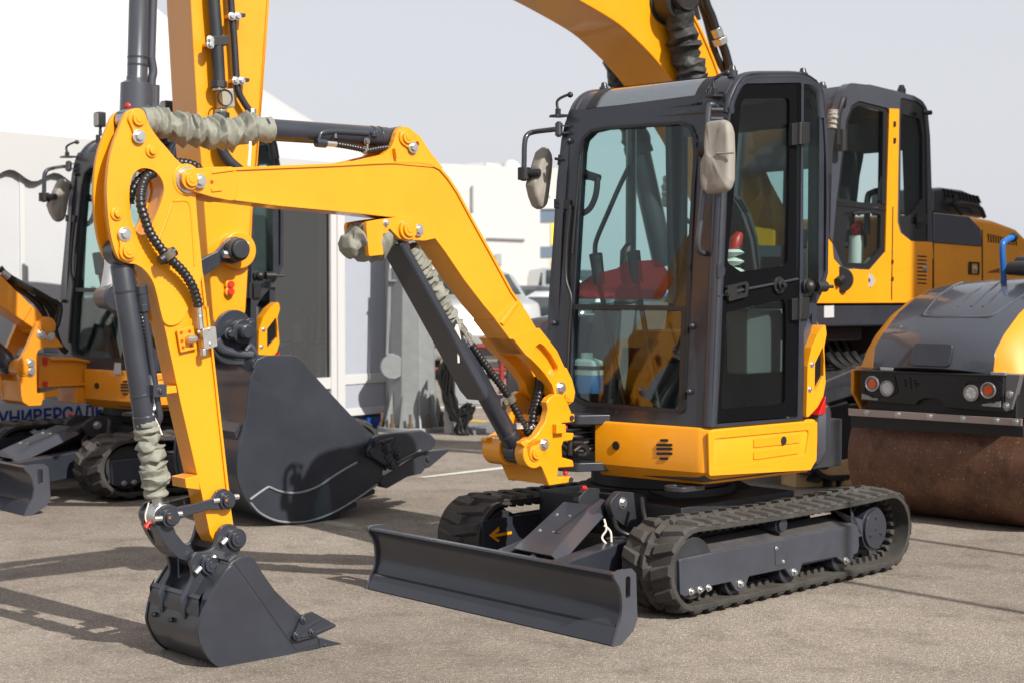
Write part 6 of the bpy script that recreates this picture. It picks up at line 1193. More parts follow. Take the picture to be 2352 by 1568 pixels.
# ================================================================== ROAD ROLLER
_f = V((-.727, -.689, 0)).normalized(); _l = V((-_f.y, _f.x, 0))
RF = Fr((2.815+_l.x*.28, 10.58+_l.y*.28), (_f.x, _f.y))
rootR = thing('road_roller', RF, 'tandem road roller at the right with rusty steel drum and grey hood', 'road roller')
def roller():
    w = RF.w; PR = rootR; r = .40
    mb = MB(); n = 72; rows = []
    for y, rr in ((-.655, r-.05), (-.655, r-.008), (-.645, r), (.645, r), (.655, r-.008), (.655, r-.05), (.60, r-.06), (.60, .05)): rows.append([w(rr*math.cos(2*math.pi*k/n), y, r+rr*math.sin(2*math.pi*k/n)) for k in range(n)])
    mb.loft(rows); dr = mb.build('drum', RUST, PR, bevel=.004)
    mb = MB(); mb.cyl(w(0, .60, r), w(0, .68, r), .17, n=32); mb.cyl(w(0, .68, r), w(0, .72, r), .10, n=24)
    for k in range(8): a = R(45*k); mb.bolt(w(.13*math.cos(a), .68, r+.13*math.sin(a)), RF.l, .02, .02)
    mb.build('drum_hub', DRK, dr, bevel=.005)
    yk = [(.12, .25), (.12, .62), (.26, .78), (.30, .82), (.30, .98), (-.5, .98), (-.3, .8), (-.12, .55), (-.12, .25)]
    for y in (.675, -.70):
        mb = MB(); mb.prism(RF.side(y), yk, 0, .03 if y < 0 else .05); mb.build('drum_yoke', YEL, PR, bevel=.01)
    # front panel with lamps
    fp = RF.front(.45); Hp = lambda L: fp.pts('h', L)
    pan = Hp([(428,615),(440,608),(1232,638),(1230,850),(900,822),(880,790),(850,775),(790,770),(750,785),(735,808),(430,785)])
    mb = MB(); mb.prism(fp, rnd(pan, .012, 3), -.05, 0); mb.prism(fp, Hp([(432,612),(1230,640),(1230,652),(430,624)]), -.1, .012); po = mb.build('front_panel', BLKP, PR, bevel=.008)
    mb = MB(); mb.prism(RF.side(.532), RF.side(.532).pts('h', [(1235,640),(1315,650),(1300,700),(1262,850),(1230,850)]), -.02, .0) if 0 else mb.prism(fp, Hp([(1234,636),(1320,640),(1305,700),(1270,835),(1232,850)]), -.06, -.01); sp_ = mb.build('side_bracket', mat('bare_grey', (.2,.2,.21), .4, metal=.5), PR, bevel=.004)
    for q in ((1262,750),(1242,816)): mb = MB(); mb.bolt(fp.p3('h', *q, -.008), RF.f, .018, .012); mb.build('bolt', STEEL, sp_, bevel=.002)
    for amber, white in (((498,690),(582,716)), ((1147,727),(1052,742))):
        for q, kind in ((amber, 'amber'), (white, 'white')):
            c = fp.hit('h', *q); P0 = lambda t: fp.at(c[0], c[1], t)
            mb = MB(); mb.prism(fp, circ(c, .052, 28), -.002, .016, holes=[circ(c, .042, 28)]); mb.cyl(P0(-.002), P0(.003), .045); lo = mb.build('lamp_housing', mat('lamp_rim', (.35,.33,.32), .3, metal=.5), po, bevel=.002)
            mb = MB(); mb.cyl(P0(.004), P0(.012), .041 if kind == 'white' else .03, n=24)
            if kind == 'white':
                for k in range(7): a = R(51.4*k); mb.cyl(fp.at(c[0]+.026*math.cos(a), c[1]+.026*math.sin(a), .012), fp.at(c[0]+.026*math.cos(a), c[1]+.026*math.sin(a), .016), .009, n=10)
            mb.build('amber_lens' if kind == 'amber' else 'white_lens', mat('amber_lens', (.75,.1,.02), .2, coat=.5) if kind == 'amber' else mat('white_lens', (.6,.6,.6), .25, coat=.5), po, bevel=.002)
    for L_ in ([(438,745),(528,772),(525,783),(436,775)], [(1110,805),(1215,788),(1213,822),(1112,814)]): mb = MB(); mb.prism(fp, Hp(L_), 0, .006); mb.build('reflector', mat('reflector_grey', (.28,.28,.28), .3), po, bevel=.001)
    for L_ in ([(470,645),(620,640),(640,735),(600,760),(500,770),(445,735)], [(1010,680),(1180,670),(1225,690),(1225,760),(1180,800),(1020,770)]):
        o = Hp(L_); cx = sum(p[0] for p in o)/6; cz = sum(p[1] for p in o)/6
        mb = MB(); mb.prism(fp, rnd(o, .02), -.002, .008, holes=[rnd([(cx+(p[0]-cx)*.93, cz+(p[1]-cz)*.9) for p in o], .02)]); mb.build('lamp_bezel', BLK, po, bevel=.002)
    mb = MB()
    for i, (x, y) in enumerate(((680,672),(682,688),(684,704),(708,664),(710,680),(712,696),(714,712),(736,674),(738,690),(740,706),(752,690))): c = fp.p3('h', x, y, -.001); mb.cyl(c, c+RF.f*.003, .008, n=8)
    mb.build('vent_holes', mat('pure_dark', (.003,.003,.003), .9), po, bevel=0)
    sb = RF.front(.455)
    mb = MB(); mb.prism(sb, sb.pts('h', [(358,828),(1332,888),(1330,928),(360,868)]), -.012, .0); so = mb.build('scraper_bar', mat('pinkish_steel', (.45,.36,.34), .35, metal=.6), PR, bevel=.003)
    for x in (465, 636, 813, 1002, 1188, 1295):
        p = sb.p3('h', x, 852+(x-465)*.0625); mb = MB(); mb.bolt(p, RF.f, .016, .012); mb.build('bolt', STEEL, so, bevel=.002)
    mb = MB(); mb.prism(sb, sb.pts('h', [(366,868),(1330,926),(1335,992),(1100,975),(366,935)]), -.03, -.014); mb.build('scraper_rubber', BLK, PR, bevel=.002)
    mb = MB(); mb.box(RF, .1, .42, -.48, .6, .72, .99); mb.box(RF, -.9, .3, -.5, .56, .82, 1.0); mb.build('drum_frame', BLK, PR, bevel=.01)
    # hood: one lofted shell, grey centre and yellow shoulders
    ST = ((.47, 1.0, 1.02), (.44, 1.0, 1.17), (.34, 1.0, 1.27), (.16, 1.0, 1.395), (-.05, 1.0, 1.495), (-.28, 1.0, 1.56), (-.55, 1.0, 1.588), (-.9, 1.0, 1.598), (-1.4, 1.0, 1.60))
    def sec(x, z0, z1, ya, yb, drop0, drop1):
        pts = []
        for k in range(9):
            y = ya+(yb-ya)*k/8; dz = drop0+(drop1-drop0)*k/8
            pts.append(w(x-.10*abs(y/.62)**2.5, y, max(z0+.004, z1-dz)))
        return pts
    gw = lambda x: .44
    mb = MB(); rows = []
    for x, z0, z1 in ST:
        t = sec(x, z0, z1, -gw(x), gw(x), 0, 0)
        t = [p-V((0,0,.028*abs(-1+k/4)**2.2)) for k, p in enumerate(t)]
        rows.append([w(x-.05, -gw(x), z0)]+t+[w(x-.05, gw(x), z0)])
    mb.loft(rows); ho = mb.build('hood', GRYL, PR, bevel=.004, sharp=50)
    for s_ in (-1, 1):
        mb = MB(); rows = []
        for x, z0, z1 in ST:
            e = .66; zz = z1-.028; hh = zz-z0
            y0 = gw(x)*s_
            rows.append([w(x-.05, y0, z0), w(x-.10*abs(.44/.62)**2.5, y0, max(zz-.002, z0+.003)), w(x-.08, s_*.53, max(z0+.003, zz-.03)), w(x-.12, s_*.60, max(z0+.002, zz-.12-.02)), w(x-.14, s_*.65, max(z0+.001, zz-.30)), w(x-.14, s_*.66, z0)])
        mb.loft(rows); mb.build('hood_shoulder', mat('shoulder_yellow', (.70, .27, .003), .5), PR, bevel=.006)
    # pressed shapes on the hood
    def on_hood(q): # point on the hood skin by pixel, found by marching the ray
        d = ray('w', *q); t = 8.5
        zs = [(s[0], s[2]) for s in ST]
        while t < 14:
            p = CAM+d*t; x, y, z = RF.loc(p); x += .10*abs(y/.62)**2.5
            for (xa, za), (xb, zb) in zip(zs, zs[1:]):
                if xb <= x <= xa:
                    zz = za+(zb-za)*(xa-x)/(xa-xb)-.028*abs(y/.44)**2.2
                    if z <= zz+.0: return p+V((0,0,.004))
            t += .01
        return p
    for L_, rr in (([(250,1200),(330,1080),(450,950),(620,830),(760,770)], .014), ([(250,1205),(420,1218),(720,1222),(1060,1215),(1180,1180),(1300,1110),(1450,1000),(1560,930)], .014), ([(710,1090),(860,940),(980,850),(1100,760)], .008), ([(1030,1085),(1180,950),(1320,830)], .008), ([(880,1080),(1050,930),(1200,800),(1350,730)], .008)):
        mb = MB(); mb.tube(spl([on_hood(q)-V((0,0,rr*.5)) for q in L_], 5), rr, 8); mb.build('hood_crease', GRYL, ho, bevel=0)
    c = w(.462, .03, 1.10); mb = MB(); mb.prism(Pl(c, RF.l, V((-.25*_f.x, -.25*_f.y, 1)).normalized(), RF.f), rnd([(-.16, -.07), (.13, -.07), (.14, .08), (-.14, .08)], .03), -.02, .006); mb.build('plate_recess', GRY, ho, bevel=.006)
    for y in (-.36, .44): mb = MB(); mb.box(RF, .36, .46, y, y+.1, .992, 1.012); mb.build('hood_clip', STEEL, ho, bevel=.003)
    # handrail, seat console and rear part (mostly out of the picture)
    mb = MB(); q = RF.side(.05); mb.tube(spl([q.p3('g', *a) for a in ((1436,1460),(1434,1420),(1426,1230),(1438,1192),(1470,1170),(1500,1158))], 6), .021, 14); ro = mb.build('handrail', mat('blue_handrail', (.008,.11,.38), .35, coat=.3), PR, bevel=0)
    mb = MB(); mb.cyl(q.p3('g', 1492, 1164), q.p3('g', 1506, 1154), .03, n=14); mb.build('rail_cap', BLK, ro, bevel=.003)
    mb = MB(); q = RF.side(.2); mb.prism(q, rnd(q.pts('g', [(1480,1405),(1482,1340),(1500,1320),(1560,1312),(1720,1300),(1720,1420)]), .03), -.04, .1); mb.prism(q, rnd(q.pts('g', [(1548,1330),(1562,1290),(1720,1250),(1720,1420),(1548,1410)]), .05), -.06, .12); mb.build('operator_console', BLK, PR, bevel=.01)
    mb = MB(); mb.box(RF, -1.9, -1.0, -.5, .56, .55, 1.3); mb.build('rear_body', YEL, PR, bevel=.04)
    mb = MB(); mb.cyl(w(-2.0, -.65, r), w(-2.0, .65, r), r, n=60); mb.build('drum', RUST, PR, bevel=.01)
BLKP = mat('black_satin', (.014, .014, .015), .38, vary=.3, vscale=5)
roller()
# ================================================================== TENT AND SURROUNDINGS
_w = V((.6, .8, 0)); TF = Fr((-1.62, 17.1), (.8, -.6))     # l runs along the wall away to the right
tent = thing('marquee_tent', TF, 'big white marquee tent at the left with scalloped valance and glass door', 'tent')
def marquee():
    w = TF.w; wp = TF.front(0); W = lambda L: wp.pts('D', L); l0, l1 = -6.3, .40
    dk = lambda L: wp.pts('k', L)
    x_door0, x_door1 = wp.hit('D', 545, 700)[0], wp.hit('D', 757, 700)[0]; x_p = wp.hit('D', 786, 700)[0]
    zb, ze = .16, 2.84
    z_d = wp.hit('D', 752, 866)[1]; zr0, zr1 = wp.hit('D', 830, 880)[1], wp.hit('D', 830, 858)[1]
    mb = MB()
    mb.prism(wp, [(l0, zb), (x_door0, zb), (x_door0, ze), (l0, ze)], -.05, 0)
    mb.prism(wp, [(x_p, zb), (l1, zb), (l1, ze), (x_p, ze)], -.05, 0)
    mb.box(TF, -6.4, -.05, l1-.05, l1, zb, ze); mb.box(TF, -6.4, -.05, l0, l0+.05, zb, ze); mb.box(TF, -6.45, -6.4, l0, l1, zb, ze)
    wo = mb.build('wall', WHT, tent, bevel=.004)
    mb = MB(); mb.box(TF, -6.4, -.06, l0+.05, l1-.05, .10, .15); mb.build('floor', mat('tent_floor', (.12,.12,.13), .7), tent, bevel=0)
    mb = MB(); mb.box(TF, -6.4, .02, l0, l1, .0, .10); mb.prism(wp, W([(838,958),(881,955),(877,984),(840,986)]), .02, .04); mb.build('plinth', BLUE, tent, bevel=0)
    mb = MB(); mb.box(TF, -.05, .03, l0, wp.hit('D', 560, 900)[0], .10, .56); mb.build('skirt_board', WHT, tent, bevel=.003)
    mb = MB()                                          # white aluminium frame
    for a, b in ((x_door1, x_door1+.09), (x_door1+.10, x_p+.02), (l1-.05, l1+.01), (x_door0-.04, x_door0+.05)):
        mb.prism(wp, [(a, zb), (b, zb), (b, ze), (a, ze)], -.07, .025)
    mb.prism(wp, [(x_p+.02, zr0), (l1-.05, zr0), (l1-.05, zr1), (x_p+.02, zr1)], -.05, .018); mb.prism(wp, [(x_p+.02, zb), (l1-.05, zb), (l1-.05, zb+.08), (x_p+.02, zb+.08)], -.05, .018)
    mb.prism(wp, [(x_door0+.05, z_d-.12), (x_door1, z_d-.12), (x_door1, z_d), (x_door0+.05, z_d)], -.06, .02); mb.prism(wp, [(x_door0+.05, zb), (x_door1, zb), (x_door1, zb+.09), (x_door0+.05, zb+.09)], -.06, .02)
    mb.prism(wp, [(l0, ze-.30), (l1, ze-.30), (l1, ze-.24), (l0, ze-.24)], -.0, .022); mb.prism(wp, [(l0, ze-.08), (l1, ze-.08), (l1, ze), (l0, ze)], -.0, .03)
    for x in (-5.4, -4.4, -3.4): mb.prism(wp, [(x, zb), (x+.05, zb), (x+.05, ze-.3), (x, ze-.3)], 0, .012)
    for z in (.62, .95): mb.prism(wp, [(l0, z), (x_door0-.04, z), (x_door0-.04, z+.02), (l0, z+.02)], 0, .010)
    mb.build('frame', WFR, tent, bevel=.004)
    mb = MB(); mb.prism(wp, [(x_p+.02, zr1), (l1-.05, zr1), (l1-.05, ze-.3), (x_p+.02, ze-.3)], 0, .006); mb.prism(wp, [(x_p+.02, zb+.08), (l1-.05, zb+.08), (l1-.05, zr0), (x_p+.02, zr0)], 0, .006); mb.build('infill_panel', mat('blueish_panel', (.36, .38, .44), .45, vary=.05), tent, bevel=0)
    mb = MB(); mb.prism(wp, [(x_door0+.05, zb+.09), (x_door1, zb+.09), (x_door1, ze), (x_door0+.05, ze)], -.03, -.022); mb.build('door_glass', KGLASS, tent, bevel=0)
    mb = MB(); a_, b_ = x_door0+.42, x_door1-.015
    for q in ([(b_, z_d), (b_+.02, z_d), (b_+.02, ze), (b_, ze)], [(a_, z_d), (a_+.03, z_d), (a_+.03, ze), (a_, ze)]): mb.prism(wp, q, -.02, -.005)
    mb.build('door_seal', BLK, tent, bevel=0)
    # roof, concave pagoda with four faces
    e = .07; ctr = (-3.2, (l0+l1)/2)
    rows = []
    for k in range(13):
        t = k/12; s = 1-t; z = 2.86+(6.9-2.86)*(t*.62+.38*t**2.6)
        ring = []
        for (fa, la), (fb, lb) in (((e, l0-e), (e, l1+e)), ((e, l1+e), (-6.4-e, l1+e)), ((-6.4-e, l1+e), (-6.4-e, l0-e)), ((-6.4-e, l0-e), (e, l0-e))):
            for i in range(10):
                u = i/10; f_, l_ = fa+(fb-fa)*u, la+(lb-la)*u
                ring.append(w(ctr[0]+(f_-ctr[0])*max(s, .02), ctr[1]+(l_-ctr[1])*max(s, .02), z-.10*4*u*(1-u)*(1-t)*t))
        rows.append(ring)
    mb = MB(); mb.loft(rows, caps=True); mb.build('roof', TENT, tent, bevel=0, sharp=60)
    mb = MB()
    for (fa, la, fb, lb) in ((e, l0-e, e, l1+e), (e, l1+e, -6.4-e, l1+e), (-6.4-e, l0-e, e, l0-e)):
        n = 120; top = []; bot = []
        for i in range(n+1):
            u = i/n; d = math.hypot(fb-fa, lb-la)*u; p = w(fa+(fb-fa)*u, la+(lb-la)*u, 0)
            top.append(p+V((0,0,2.862))); bot.append(p+V((0,0,2.50+.045*math.cos(2*math.pi*d/.46))))
        nn_ = V((0,0,1)).cross(top[-1]-top[0]).normalized()*.008
        mb.grid([top, bot, [p+nn_ for p in bot], [p+nn_ for p in top]])
    mb.build('valance', TENT, tent, bevel=0)
    cu = bpy.data.curves.new('lettering', 'FONT'); cu.body = 'УНИВЕРСАЛЬНЫЕ'; cu.size = .165; cu.extrude = .002; cu.offset = .004
    to = bpy.data.objects.new('tmp', cu); COL.objects.link(to); bpy.context.view_layer.update()
    me = bpy.data.meshes.new_from_object(to.evaluated_get(bpy.context.evaluated_depsgraph_get())); bpy.data.objects.remove(to)
    p0 = wp.p3('D', -4, 977, .032); M = Matrix(((TF.l.x, 0, TF.f.x, p0.x), (TF.l.y, 0, TF.f.y, p0.y), (0, 1, 0, p0.z), (0,0,0,1)))
    mb = MB(); mb.v = [M @ v.co for v in me.vertices]; mb.f = [tuple(p.vertices) for p in me.polygons]; mb.build('lettering', mat('letter_blue', (.012,.03,.22), .5), tent, bevel=0)
    # inside: trestle table, bottles, cup, chair
    ip = TF.front(-.9)
    tz = ip.p3('t', 400, 1208).z; la, lb = ip.hit('t', 180, 1208)[0], ip.hit('t', 690, 1208)[0]
    tb = Fr((w(-.9, (la+lb)/2, 0).x, w(-.9, (la+lb)/2, 0).y), (TF.f.x, TF.f.y)); hw_ = (lb-la)/2+.2
    tbo = thing('trestle_table', tb, 'dark folding table behind the glass door of the tent', 'table')
    mb = MB(); mb.box(tb, -.35, .1, -hw_, hw_, tz-.03, tz); mb.build('tabletop', mat('table_dark', (.05,.05,.055), .4), tbo, bevel=.004)
    for y in (-.35*hw_, .55*hw_):
        for x in (-.3, .05):
            mb = MB(); mb.cyl(tb.w(x, y, .15), tb.w(x, y, tz-.03), .022, n=10); mb.build('leg', BLK, tbo, bevel=0)
    for k, x in enumerate((478, 545)):
        p = ip.p3('t', x, 1195); fb = Fr((p.x, p.y), (TF.f.x, TF.f.y)); fb.o.z = tz
        if k == 0:
            bo = thing('water_bottle', fb, 'left one of two clear water bottles on the table in the tent', 'bottle', 'water bottles on the table'); c = V((p.x, p.y, tz))
            mb = MB(); mb.tube([c+V((0,0,z)) for z in (0, .01, .20, .27, .32, .34)], [.06, .065, .065, .055, .026, .026], 16); mb.build('bottle_body', CLEAR, bo, bevel=0)
            mb = MB(); mb.cyl(c+V((0,0,.34)), c+V((0,0,.37)), .03, n=12); mb.build('cap', RED, bo, bevel=0)
            mb = MB(); mb.cyl(c+V((0,0,.12)), c+V((0,0,.19)), .067, n=16); mb.build('paper_band', mat('bottle_band', (.35,.12,.1), .5), bo, bevel=0)
        else:
            b2 = bo.copy(); COL.objects.link(b2); b2.matrix_world = fb.mat(); b2['label'] = 'right one of two clear water bottles on the table in the tent'
            for ch in list(bo.children): c2 = ch.copy(); COL.objects.link(c2); c2.parent = b2
    p = ip.p3('t', 422, 1200); c = V((p.x, p.y, tz)); mb = MB(); mb.tube([c, c+V((0,0,.2))], [.055, .07], 16); mb.build('paper_cup', mat('cup_cream', (.6,.55,.42), .6), None, bevel=.003, label='cream paper cup beside the water bottles in the tent', cat='cup')
    p = ip.p3('t', 640, 1195); c = V((p.x, p.y, tz)); mb = MB(); mb.tube([c, c+V((0,0,.05)), c+V((0,0,.25)), c+V((0,0,.45)), c+V((0,0,.52))], [.10, .12, .11, .07, .06], 14); mb.build('snack_bag', mat('snack_brown', (.16,.09,.04), .6, vary=.8, vscale=20), None, bevel=.003, label='brown packet standing at the right end of the tent table', cat='packet')
    q = TF.front(-1.7); p = q.p3('t', 370, 1100); cf_ = Fr((p.x, p.y), (TF.f.x, TF.f.y)); ch = thing('folding_chair', cf_, 'blue folding chair behind the table in the tent', 'chair')
    zt = q.p3('t', 370, 985).z
    mb = MB(); mb.box(cf_, -.28, -.25, -.26, .26, .78, zt); mb.build('backrest', BLUE, ch, bevel=.01)
    mb = MB(); mb.box(cf_, -.25, .2, -.26, .26, .55, .6); mb.build('seat', BLUE, ch, bevel=.01)
    for x, y in ((-.24,-.24),(-.24,.24),(.18,-.24),(.18,.24)): mb = MB(); mb.cyl(cf_.w(x, y, .15), cf_.w(x, y, .56), .014, n=8); mb.build('leg', BLK, ch, bevel=0)
marquee()
# ---- galvanised mast stub with bolted base
def mast():
    g = WORLD.flat(0); h = g.hit('D', 944, 992); mf = Fr((h[0], h[1]+.25), (0, -1)); o = thing('lamp_mast', mf, 'thick galvanised steel mast with bolted base plate', 'mast'); k = mf.o.y/3600
    mb = MB(); c = mf.w(0, 0, 0); r0, r1 = 56*k, 49*k
    prof = [(.05, r0*1.08), (.20, r0*1.02), (.5, r0), (2.75, r1*.92), (2.78, r1*.5)]
    mb.loft([[c+V((r*math.cos(R(22.5+45*i_)), r*math.sin(R(22.5+45*i_)), z)) for i_ in range(8)] for z, r in prof]); mb.build('shaft', GALV, o, bevel=.01, sharp=20)
    mb = MB(); mb.cyl(c, c+V((0,0,.05)), r0*1.45, n=40); mb.build('base_plate', GALV, o, bevel=.006)
    for i_ in range(10):
        a = 2*math.pi*i_/10; d = V((math.cos(a), math.sin(a), 0)); t = V((-d.y, d.x, 0))*.008
        mb = MB(); mb.add([c+d*r0*.95-t+V((0,0,.05)), c+d*r0*1.35-t+V((0,0,.05)), c+d*r0*.98-t+V((0,0,.42)), c+d*r0*.95+t+V((0,0,.05)), c+d*r0*1.35+t+V((0,0,.05)), c+d*r0*.98+t+V((0,0,.42))], [(0,1,2),(5,4,3),(0,3,4,1),(1,4,5,2),(2,5,3,0)]); mb.build('gusset', GALV, o, bevel=0)
        a += .31; p = c+V((math.cos(a), math.sin(a), 0))*r0*1.28; mb = MB(); mb.cyl(p+V((0,0,.05)), p+V((0,0,.1)), .032, n=6); mb.cyl(p+V((0,0,.1)), p+V((0,0,.2)), .016, n=8); mb.build('anchor_bolt', mat('rusty_bolt', (.12,.08,.05), .7), o, bevel=0)
    fp = mf.front(r0*.4); mb = MB(); mb.prism(fp, fp.pts('t', [(1198,580),(1222,580),(1190,1480),(1168,1480)]), -.02, .0)
    for y in (690, 1312): mb.prism(fp, fp.pts('t', [(1205 if y<1000 else 1180,y-8),(1272 if y<1000 else 1250,y-8),(1272 if y<1000 else 1250,y+8),(1205 if y<1000 else 1180,y+8)]), -.03, .05)
    q = fp.p3('k', 1255, 430); mb.cyl(q, q+V((.02,-.14,0)), .13, n=20)
    mb.build('cable_duct', GALV, o, bevel=.004)
mast()
# ---- electric cabinet and its cables, cable ramp
def cabinet():
    g = WORLD.flat(0); h = g.hit('r', 270, 1510); cf_ = Fr((h[0]+.12, h[1]+.1), (-.25, -.97)); o = thing('electric_cabinet', cf_, 'light grey electric cabinet on a post with black cables hanging round it', 'electrical cabinet')
    fp = cf_.front(.14); mb = MB(); q = fp.pts('r', [(285,920),(545,920),(550,1200),(325,1232),(285,1170)])
    zt, zb = fp.p3('r', 400, 860).z, fp.p3('r', 400, 1215).z; y0, y1 = fp.hit('r', 300, 1100)[0], fp.hit('r', 548, 1100)[0]
    mb.box(cf_, -.12, .14, min(y0,y1), max(y0,y1), zb, zt); bo = mb.build('box', mat('cabinet_grey', (.42,.44,.46), .45), o, bevel=.008)
    mb = MB(); p = fp.p3('r', 390, 1030, .002); mb.prism(Pl(p, cf_.l, V((0,0,1)), cf_.f), [(-.03,-.035),(.03,-.035),(.03,.035),(-.03,.035)], 0, .006); lo = mb.build('lock', STEEL, bo, bevel=.002)
    mb = MB(); pa, pb = fp.hit('r', 180, 1400)[0], fp.hit('r', 260, 1400)[0]; mb.box(cf_, -.05, .08, min(pa,pb), max(pa,pb), 0, zb+.3); mb.build('post', mat('cabinet_grey', (.42,.44,.46), .45), o, bevel=.006)
    mb = MB(); rnd_ = random.Random(3)
    for k in range(16):
        x0 = rnd_.uniform(190, 290); L = [(x0, 760+rnd_.uniform(0,120))]
        L += [(x0-rnd_.uniform(0,60), 1000+rnd_.uniform(-60,60)), (x0+rnd_.uniform(-40,60), 1200+rnd_.uniform(-60,60)), (330+rnd_.uniform(-60,60), 1330+rnd_.uniform(-50,60)), (400+rnd_.uniform(-60,110), 1240+rnd_.uniform(-40,120)), (360+rnd_.uniform(-60,60), 1420+rnd_.uniform(-20,60)), (390+rnd_.uniform(-60,60), 1505)]
        mb.tube(spl([cf_.front(.16+.02*(k % 4)).p3('r', *q) for q in L], 5), .016, 6)
    for k in range(5): mb.tube(spl([cf_.front(.1).p3('r', *q) for q in ((250,700+20*k),(190,800),(150,860+15*k),(120,940))], 5), .014, 6)
    mb.build('cable_bundle', HOSE, o, bevel=0)
    mb = MB(); h0 = [V((*g.hit('r', x, y), 0)) for x, y in ((405,1465),(640,1420),(705,1480),(490,1520))]; d = (h0[1]-h0[0]); e = (h0[3]-h0[0])
    for k in range(9):
        a = h0[0]+e*(k/9); b = h0[0]+e*((k+.62)/9); z = V((0,0,.05)); mb.hexa([a, a+d, b+d, b], [a+z+e*.02, a+d+z+e*.02, b+d+z-e*.02, b+z-e*.02])
    mb.build('cable_ramp', mat('ramp_grey', (.16,.165,.17), .7), None, bevel=.004, label='grey ribbed cable ramp lying on the asphalt by the cabinet', cat='cable ramp')
cabinet()
# ---- red tube barrier
def barrier():
    bf = WORLD.side(23.0); o = thing('tube_barrier', Fr((-.6, 23.0), (0, -1)), 'red tube barrier behind the electric cabinet', 'barrier')
    P_ = lambda x, y: bf.p3('r', x, y)
    for y, nm in ((650,'rail'),(872,'rail')):
        mb = MB(); a, b = P_(-300, y-8), P_(1010, y+6); mb.cyl(a, b, .028, n=10); mb.build(nm, mat('barrier_red', (.24,.02,.015), .6), o, bevel=0)
    for x in (760, 1600):
        mb = MB(); a = P_(x, 650); mb.cyl(V((a.x, 23.0, 0)), a, .04, n=10); mb.build('post', MATS['barrier_red'], o, bevel=0)
barrier()
# ---- cars behind
def car(fr, paint, label, cat, L=4.4, Wd=1.8, Hh=1.48, van=False, group=None):
    o = thing('parked_'+cat.replace(' ', '_'), fr, label, cat, group); w = fr.w; k = Hh/1.48
    if van: body = [(-L/2, .35), (L/2, .35), (L/2+.02, .75), (L/2-.15, 1.05*k), (L/2-.75, 1.12*k), (L/2-1.35, Hh-.06), (L/2-1.8, Hh), (-L/2+.1, Hh-.02), (-L/2, Hh-.2)]; win = [(L/2-.85, 1.12*k), (L/2-1.32, Hh-.14), (L/2-2.2, Hh-.12), (L/2-2.2, 1.12*k)]
    else: body = [(-L/2, .32), (L/2, .32), (L/2+.02, .62*k), (L/2-.2, .82*k), (L/2-1.15, .95*k), (L/2-1.75, Hh-.10), (L/2-2.2, Hh), (L/2-3.1, Hh-.04), (-L/2+.55, 1.02*k), (-L/2+.05, .98*k)]; win = [(L/2-1.28, .98*k), (L/2-1.75, Hh-.16), (L/2-2.2, Hh-.09), (L/2-3.0, Hh-.12), (L/2-3.55, 1.0*k)]
    rows = []
    pr = rnd(body, .12, 4)
    for y, ins in ((-Wd/2, .03), (-Wd/2+.06, 0), (Wd/2-.06, 0), (Wd/2, .03)):
        rows.append([w(x*(1-ins*.4), y*(1-.12*max(0, (z-.95*k)/(Hh-.95*k))), z-(ins if z > .6 else 0)) for x, z in pr])
    mb = MB(); mb.loft(rows); bo = mb.build('body', paint, o, bevel=0, sharp=50)
    mb = MB()
    for s in (-1, 1):
        a = [w(x, s*(Wd/2*(1-.12*max(0, (z-.95*k)/(Hh-.95*k)))+.008), z) for x, z in win]; mb.add(a, [tuple(range(len(a)))])
    mb.build('side_window', CGL, o, bevel=0, solid=.006)
    i0 = (4, 5) if not van else (4, 5)
    (xa, za), (xb, zb) = body[i0[0]], body[i0[1]]; g = lambda t, y: w(xa+(xb-xa)*t+.015, y*(1-.10*t), za+(zb-za)*t+.015)
    mb = MB(); q = [g(.08, -Wd/2*.86), g(.08, Wd/2*.86), g(.95, Wd/2*.86), g(.95, -Wd/2*.86)]; mb.add(q, [(0,1,2,3)]); mb.build('windscreen', CGL, o, bevel=0, solid=.006)
    for s in (-1, 1):
        for x in (L/2-.85, -L/2+.85):
            mb = MB(); mb.cyl(w(x, s*(Wd/2-.2), .33), w(x, s*(Wd/2+.012), .33), .33, n=28); wo = mb.build('wheel', RUB, o, bevel=.02); mb = MB(); mb.cyl(w(x, s*(Wd/2+.012), .33), w(x, s*(Wd/2+.02), .33), .21, n=20); mb.build('rim', STEEL, wo, bevel=0)
        mb = MB(); c = w(L/2-.02, s*Wd*.36, .72*k if not van else .85); mb.prism(Pl(c, fr.l, V((0,0,1)), fr.f), rnd([(-.2,-.08),(.2,-.08),(.2,.08),(-.2,.08)], .04), -.1, .04); mb.build('headlight', mat('headlight', (.5,.52,.55), .15, coat=.5), o, bevel=.004)
    mb = MB(); c = w(L/2+.01, 0, .52); mb.prism(Pl(c, fr.l, V((0,0,1)), fr.f), rnd([(-.55,-.1),(.55,-.1),(.55,.1),(-.55,.1)], .05), -.05, .03); mb.build('grille', BLK, o, bevel=.004)
    return o
car(Fr((1.15, 31), (-.35, -.94)), CARW, 'white car parked behind the boom, left of the dark cab', 'car', group=None)
car(Fr((2.5, 38), (-.9, -.4)), CARB, 'blue car parked behind the white car', 'car', Hh=1.56)
car(Fr((.05, 42), (-.5, -.87)), mat('dark_car_paint', (.03,.032,.036), .3, coat=.6), 'dark car parked behind the sloping boom', 'car', Hh=1.62)
car(Fr((1.65, 47), (.1, -1)), CARS, 'pale grey van with a high roof parked before the white hall', 'van', L=5.0, Wd=2.0, Hh=2.15, van=True)
car(Fr((-1.05, 28.5), (.3, -.95)), CARS, 'silver van parked behind the red tube barrier', 'van', L=4.6, Wd=1.85, Hh=1.85, van=True)
car(Fr((7.2, 31), (-.6, -.8)), CARW, 'white car seen under the deck of the large excavator', 'car')
